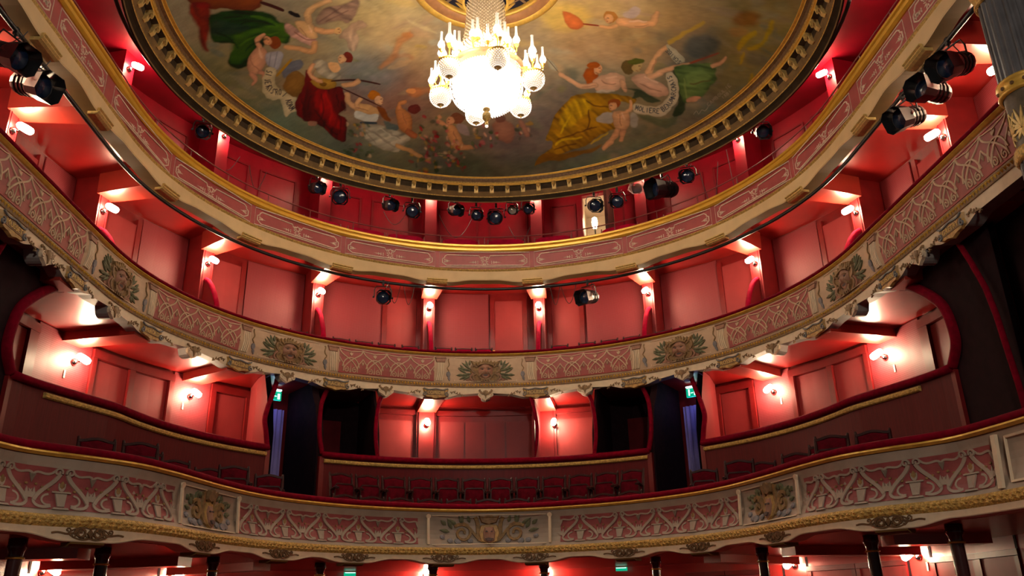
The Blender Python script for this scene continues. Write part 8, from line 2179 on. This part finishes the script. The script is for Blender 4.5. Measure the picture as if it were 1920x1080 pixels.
-3965,2586,-3855,2602,-3854,2579,-3964,2564|58,46,42|0.9|0.8|0|0
-3857,2579,-3963,2620,-3958,2642,-3852,2601|58,46,42|0.9|0.8|0|0
-3929,2582,-3926,2616,-3910,2614,-3912,2580|58,46,42|0.9|0.8|0|0
-3958,2665,-3850,2652,-3852,2629,-3960,2642|58,46,42|0.9|0.8|0|0
-3859,2639,-3862,2674,-3845,2677,-3842,2642|58,46,42|0.9|0.8|0|0
-3857,2665,-3904,2693,-3897,2714,-3850,2686|58,46,42|0.9|0.8|0|0
-3899,2693,-3949,2676,-3953,2698,-3903,2715|58,46,42|0.9|0.8|0|0
-3943,2683,-3951,2650,-3967,2657,-3959,2690|58,46,42|0.9|0.8|0|0
-3952,2743,-3843,2722,-3846,2699,-3955,2721|58,46,42|0.9|0.8|0|0
-3849,2701,-3944,2776,-3936,2796,-3840,2721|58,46,42|0.9|0.8|0|0
-3918,2727,-3910,2760,-3894,2752,-3902,2720|58,46,42|0.9|0.8|0|0
-3932,2818,-3827,2775,-3833,2753,-3937,2796|58,46,42|0.9|0.8|0|0
-3834,2754,-3901,2810,-3892,2829,-3825,2774|58,46,42|0.9|0.8|0|0
-3895,2831,-3817,2818,-3819,2795,-3897,2808|58,46,42|0.9|0.8|0|0
-3821,2796,-3923,2850,-3917,2872,-3815,2818|58,46,42|0.9|0.8|0|0
3125,3019,3132,2895,3115,2894,3108,3018|56,56,58|0.9|0.8|0|0
3115,2897,3135,2985,3151,2978,3131,2891|56,56,58|0.9|0.8|0|0
3151,2984,3173,2897,3157,2891,3135,2978|56,56,58|0.9|0.8|0|0
3157,2895,3161,3019,3178,3018,3174,2893|56,56,58|0.9|0.8|0|0
3210,2886,3186,2924,3199,2938,3223,2900|56,56,58|0.9|0.8|0|0
3184,2931,3184,2981,3201,2981,3201,2931|56,56,58|0.9|0.8|0|0
3186,2988,3209,3025,3222,3011,3199,2974|56,56,58|0.9|0.8|0|0
3222,3025,3246,2987,3233,2973,3209,3011|56,56,58|0.9|0.8|0|0
3248,2980,3248,2930,3231,2930,3231,2980|56,56,58|0.9|0.8|0|0
3246,2923,3223,2886,3210,2900,3233,2937|56,56,58|0.9|0.8|0|0
3254,2893,3254,3017,3271,3017,3271,2893|56,56,58|0.9|0.8|0|0
3262,3028,3314,3027,3315,3005,3262,3006|56,56,58|0.9|0.8|0|0
3369,3011,3355,2888,3339,2892,3352,3015|56,56,58|0.9|0.8|0|0
3442,2858,3391,2869,3394,2891,3445,2880|56,56,58|0.9|0.8|0|0
3384,2882,3398,3005,3415,3001,3401,2878|56,56,58|0.9|0.8|0|0
3408,3014,3459,3002,3457,2980,3405,2992|56,56,58|0.9|0.8|0|0
3401,2952,3437,2944,3434,2923,3398,2931|56,56,58|0.9|0.8|0|0
3486,2985,3472,2862,3455,2866,3470,2989|56,56,58|0.9|0.8|0|0
3464,2875,3500,2873,3500,2851,3463,2853|56,56,58|0.9|0.8|0|0
3492,2866,3501,2896,3517,2887,3508,2858|56,56,58|0.9|0.8|0|0
3501,2886,3489,2914,3504,2925,3516,2897|56,56,58|0.9|0.8|0|0
3495,2909,3470,2915,3472,2936,3498,2930|56,56,58|0.9|0.8|0|0
3485,2928,3523,2982,3536,2967,3498,2913|56,56,58|0.9|0.8|0|0
3584,2825,3533,2837,3536,2859,3586,2847|56,56,58|0.9|0.8|0|0
3526,2850,3541,2972,3558,2968,3542,2846|56,56,58|0.9|0.8|0|0
3551,2981,3602,2969,3599,2947,3548,2959|56,56,58|0.9|0.8|0|0
3543,2920,3579,2911,3576,2890,3540,2898|56,56,58|0.9|0.8|0|0
3674,2875,3605,2793,3594,2810,3663,2892|56,56,58|0.9|0.8|0|0
3605,2810,3632,2778,3622,2762,3594,2793|56,56,58|0.9|0.8|0|0
3623,2780,3641,2791,3648,2772,3631,2760|56,56,58|0.9|0.8|0|0
3636,2785,3643,2812,3659,2804,3652,2778|56,56,58|0.9|0.8|0|0
3644,2802,3627,2837,3641,2849,3658,2814|56,56,58|0.9|0.8|0|0
3653,2822,3680,2822,3681,2800,3654,2799|56,56,58|0.9|0.8|0|0
3673,2816,3687,2851,3702,2840,3688,2805|56,56,58|0.9|0.8|0|0
3688,2838,3663,2876,3675,2891,3701,2853|56,56,58|0.9|0.8|0|0
3675,2673,3641,2724,3653,2738,3687,2687|56,56,58|0.9|0.8|0|0
3642,2739,3711,2821,3722,2804,3653,2723|56,56,58|0.9|0.8|0|0
3723,2820,3757,2769,3744,2754,3710,2806|56,56,58|0.9|0.8|0|0
3688,2779,3712,2743,3699,2729,3676,2765|56,56,58|0.9|0.8|0|0
3768,2732,3692,2669,3683,2688,3759,2751|56,56,58|0.9|0.8|0|0
3687,2689,3783,2691,3784,2669,3687,2667|56,56,58|0.9|0.8|0|0
3751,2701,3753,2681,3737,2678,3734,2697|56,56,58|0.9|0.8|0|0
3698,2631,3764,2657,3769,2636,3703,2610|56,56,58|0.9|0.8|0|0
3771,2656,3800,2632,3792,2613,3763,2637|56,56,58|0.9|0.8|0|0
3803,2618,3788,2577,3774,2587,3789,2628|56,56,58|0.9|0.8|0|0
3783,2571,3717,2545,3712,2566,3779,2592|56,56,58|0.9|0.8|0|0
3811,2555,3725,2514,3719,2535,3806,2575|56,56,58|0.9|0.8|0|0
3722,2535,3789,2533,3789,2511,3722,2513|56,56,58|0.9|0.8|0|0
3794,2513,3738,2463,3729,2481,3785,2531|56,56,58|0.9|0.8|0|0
3731,2483,3821,2511,3825,2489,3735,2462|56,56,58|0.9|0.8|0|0
3828,2464,3743,2458,3742,2480,3828,2486|56,56,58|0.9|0.8|0|0
3747,2479,3831,2419,3823,2400,3739,2460|56,56,58|0.9|0.8|0|0
3804,2446,3801,2431,3785,2436,3788,2451|56,56,58|0.9|0.8|0|0
3821,2373,3731,2400,3735,2422,3824,2395|56,56,58|0.9|0.8|0|0
3741,2410,3738,2363,3722,2364,3725,2412|56,56,58|0.9|0.8|0|0
3734,2373,3755,2360,3748,2340,3727,2354|56,56,58|0.9|0.8|0|0
3748,2360,3769,2374,3776,2355,3755,2341|56,56,58|0.9|0.8|0|0
3765,2367,3770,2400,3786,2395,3780,2362|56,56,58|0.9|0.8|0|0
3779,2379,3817,2326,3805,2311,3768,2364|56,56,58|0.9|0.8|0|0
3713,2246,3704,2276,3719,2284,3728,2254|56,56,58|0.9|0.8|0|0
3707,2289,3735,2315,3744,2297,3716,2271|56,56,58|0.9|0.8|0|0
3741,2317,3786,2304,3782,2282,3738,2296|56,56,58|0.9|0.8|0|0
3791,2298,3807,2259,3793,2248,3777,2288|56,56,58|0.9|0.8|0|0
3806,2245,3788,2223,3777,2239,3795,2262|56,56,58|0.9|0.8|0|0
3790,2191,3701,2218,3705,2239,3793,2212|56,56,58|0.9|0.8|0|0
3765,2135,3696,2213,3706,2230,3775,2152|56,56,58|0.9|0.8|0|0
3755,2210,3743,2178,3728,2187,3740,2220|56,56,58|0.9|0.8|0|0
3754,2113,3669,2166,3676,2186,3761,2133|56,56,58|0.9|0.8|0|0
3679,2182,3732,2078,3719,2065,3666,2169|56,56,58|0.9|0.8|0|0
3730,2137,3711,2106,3698,2120,3718,2151|56,56,58|0.9|0.8|0|0
3692,2017,3623,2095,3634,2112,3703,2034|56,56,58|0.9|0.8|0|0
3573,1998,3577,2033,3593,2030,3589,1995|56,56,58|0.9|0.8|0|0
3585,2042,3615,2044,3615,2022,3585,2020|56,56,58|0.9|0.8|0|0
3623,2035,3627,1995,3611,1991,3607,2031|56,56,58|0.9|0.8|0|0
3627,1993,3628,1957,3613,1956,3611,1992|56,56,58|0.9|0.8|0|0
3621,1967,3654,1965,3653,1943,3620,1946|56,56,58|0.9|0.8|0|0
3646,1956,3650,1990,3666,1987,3662,1953|56,56,58|0.9|0.8|0|0
3679,1578,3692,1603,3703,1593,3690,1568|70,66,60|0.9|0.8|0|0
3700,1607,3723,1597,3719,1579,3696,1589|70,66,60|0.9|0.8|0|0
3727,1585,3719,1554,3706,1559,3714,1591|70,66,60|0.9|0.8|0|0
3719,1553,3709,1525,3697,1532,3707,1560|70,66,60|0.9|0.8|0|0
3706,1537,3730,1523,3725,1506,3700,1520|70,66,60|0.9|0.8|0|0
3722,1520,3735,1545,3746,1534,3733,1509|70,66,60|0.9|0.8|0|0
3624,1538,3634,1562,3646,1552,3635,1528|70,66,60|0.9|0.8|0|0
3642,1566,3669,1559,3666,1541,3639,1547|70,66,60|0.9|0.8|0|0
3673,1554,3688,1513,3676,1504,3661,1545|70,66,60|0.9|0.8|0|0
3688,1504,3676,1470,3664,1477,3676,1512|70,66,60|0.9|0.8|0|0
3670,1464,3650,1465,3651,1484,3671,1483|70,66,60|0.9|0.8|0|0
3634,1447,3604,1530,3616,1539,3646,1456|70,66,60|0.9|0.8|0|0
3613,1527,3588,1503,3581,1519,3606,1542|70,66,60|0.9|0.8|0|0
3591,1513,3595,1490,3581,1485,3578,1509|70,66,60|0.9|0.8|0|0
3590,1496,3608,1488,3603,1470,3586,1478|70,66,60|0.9|0.8|0|0
3603,1487,3622,1501,3628,1485,3609,1471|70,66,60|0.9|0.8|0|0
3616,1480,3608,1422,3595,1425,3603,1483|70,66,60|0.9|0.8|0|0
3563,1391,3528,1470,3539,1480,3574,1401|70,66,60|0.9|0.8|0|0
3530,1362,3495,1441,3507,1451,3542,1372|70,66,60|0.9|0.8|0|0
3505,1439,3481,1412,3473,1427,3497,1453|70,66,60|0.9|0.8|0|0
3483,1422,3487,1403,3474,1398,3470,1417|70,66,60|0.9|0.8|0|0
3483,1409,3498,1400,3492,1383,3477,1392|70,66,60|0.9|0.8|0|0
3492,1400,3516,1415,3521,1398,3497,1383|70,66,60|0.9|0.8|0|0
3502,1387,3497,1358,3484,1362,3489,1391|70,66,60|0.9|0.8|0|0
3494,1368,3512,1351,3504,1335,3486,1352|70,66,60|0.9|0.8|0|0
3505,1351,3532,1375,3539,1359,3512,1335|70,66,60|0.9|0.8|0|0
3410,1377,3446,1409,3453,1393,3417,1361|70,66,60|0.9|0.8|0|0
3456,1406,3491,1328,3479,1317,3444,1396|70,66,60|0.9|0.8|0|0
3488,1315,3452,1282,3445,1298,3481,1330|70,66,60|0.9|0.8|0|0
3471,1354,3445,1331,3438,1347,3464,1370|70,66,60|0.9|0.8|0|0
4250,2745,4267,2685,4285,2635,4308,2666,4342,2697,4362,2631,4378,2566,4405,2569,4441,2568,4463,2500,4474,2434,4465,2431,4451,2494,4433,2555,4405,2553,4369,2555,4351,2626,4337,2682,4316,2653,4282,2620,4256,2678,4241,2742|168,150,124|0.6|0.6|0|2
4452,2327,4435,2342,4440,2354,4458,2338|168,150,124|0.5|0.8|0|0
4432,2348,4433,2386,4442,2386,4442,2348|168,150,124|0.5|0.8|0|0
4435,2392,4460,2414,4465,2402,4440,2380|168,150,124|0.5|0.8|0|0
4465,2414,4490,2398,4486,2386,4460,2402|168,150,124|0.5|0.8|0|0
4493,2393,4495,2364,4485,2362,4483,2391|168,150,124|0.5|0.8|0|0
4511,2344,4473,2273,4465,2281,4503,2352|168,150,124|0.5|0.8|0|0
4468,2284,4531,2300,4533,2287,4470,2271|168,150,124|0.5|0.8|0|0
4496,2324,4511,2291,4503,2283,4488,2316|168,150,124|0.5|0.8|0|0
4544,2267,4496,2218,4491,2229,4538,2278|168,150,124|0.5|0.8|0|0
4493,2230,4537,2239,4538,2226,4494,2216|168,150,124|0.5|0.8|0|0
4541,2229,4514,2178,4506,2187,4534,2237|168,150,124|0.5|0.8|0|0
4508,2189,4562,2222,4566,2210,4512,2176|168,150,124|0.5|0.8|0|0
4575,2188,4523,2149,4518,2161,4570,2200|168,150,124|0.5|0.8|0|0
4525,2159,4543,2121,4534,2113,4517,2151|168,150,124|0.5|0.8|0|0
4538,2124,4550,2126,4551,2113,4539,2111|168,150,124|0.5|0.8|0|0
4547,2122,4553,2141,4561,2136,4555,2117|168,150,124|0.5|0.8|0|0
4552,2136,4542,2172,4551,2177,4562,2141|168,150,124|0.5|0.8|0|0
4561,2146,4579,2135,4575,2122,4557,2134|168,150,124|0.5|0.8|0|0
4573,2132,4585,2155,4593,2148,4581,2125|168,150,124|0.5|0.8|0|0
4584,2148,4568,2191,4577,2197,4593,2155|168,150,124|0.5|0.8|0|0
4557,2049,4563,2087,4572,2084,4566,2047|168,150,124|0.5|0.8|0|0
4565,2091,4586,2107,4590,2095,4569,2079|168,150,124|0.5|0.8|0|0
4590,2107,4615,2093,4611,2081,4586,2095|168,150,124|0.5|0.8|0|0
4618,2086,4612,2049,4602,2051,4608,2088|168,150,124|0.5|0.8|0|0
4609,2044,4589,2029,4584,2040,4605,2056|168,150,124|0.5|0.8|0|0
4584,2028,4559,2042,4563,2054,4588,2041|168,150,124|0.5|0.8|0|0
4578,2004,4617,2033,4621,2021,4582,1992|168,150,124|0.5|0.8|0|0
4621,2033,4645,2014,4640,2003,4616,2021|168,150,124|0.5|0.8|0|0
4647,2008,4644,1970,4635,1971,4637,2009|168,150,124|0.5|0.8|0|0
4642,1965,4603,1936,4599,1947,4637,1977|168,150,124|0.5|0.8|0|0
4607,1926,4658,1964,4663,1952,4611,1914|168,150,124|0.5|0.8|0|0
4665,1962,4685,1905,4677,1899,4656,1955|168,150,124|0.5|0.8|0|0
4701,1846,4650,1807,4646,1819,4697,1858|168,150,124|0.5|0.8|0|0
4681,1704,4662,1760,4670,1767,4690,1710|168,150,124|0.5|0.8|0|0
4664,1769,4715,1808,4719,1796,4668,1757|168,150,124|0.5|0.8|0|0
4721,1805,4741,1749,4733,1742,4713,1799|168,150,124|0.5|0.8|0|0
4696,1786,4710,1746,4701,1740,4687,1779|168,150,124|0.5|0.8|0|0
4690,2102,4649,2066,4644,2077,4685,2113|168,150,124|0.5|0.8|0|0
4686,1988,4671,2003,4676,2014,4691,1999|168,150,124|0.5|0.8|0|0
4669,2009,4671,2036,4681,2035,4678,2008|168,150,124|0.5|0.8|0|0
4678,2042,4696,2033,4693,2020,4674,2029|168,150,124|0.5|0.8|0|0
4696,2033,4712,2022,4708,2009,4692,2020|168,150,124|0.5|0.8|0|0
4706,2017,4710,2046,4720,2043,4715,2014|168,150,124|0.5|0.8|0|0
4712,2039,4697,2054,4703,2065,4718,2050|168,150,124|0.5|0.8|0|0
4735,1998,4693,1963,4688,1974,4730,2010|168,150,124|0.5|0.8|0|0
4695,1972,4710,1942,4702,1934,4687,1964|168,150,124|0.5|0.8|0|0
4705,1945,4716,1948,4717,1934,4707,1932|168,150,124|0.5|0.8|0|0
4712,1943,4716,1959,4725,1955,4721,1939|168,150,124|0.5|0.8|0|0
4716,1954,4707,1983,4716,1989,4725,1960|168,150,124|0.5|0.8|0|0
4724,1965,4740,1956,4736,1944,4720,1952|168,150,124|0.5|0.8|0|0
4734,1954,4742,1973,4751,1967,4742,1947|168,150,124|0.5|0.8|0|0
4742,1966,4728,2000,4736,2008,4751,1973|168,150,124|0.5|0.8|0|0
4770,1912,4729,1877,4724,1888,4766,1924|168,150,124|0.5|0.8|0|0
"""
paint_dome()
for o in bpy.data.objects:
    if '_w' in o: del o['_w']
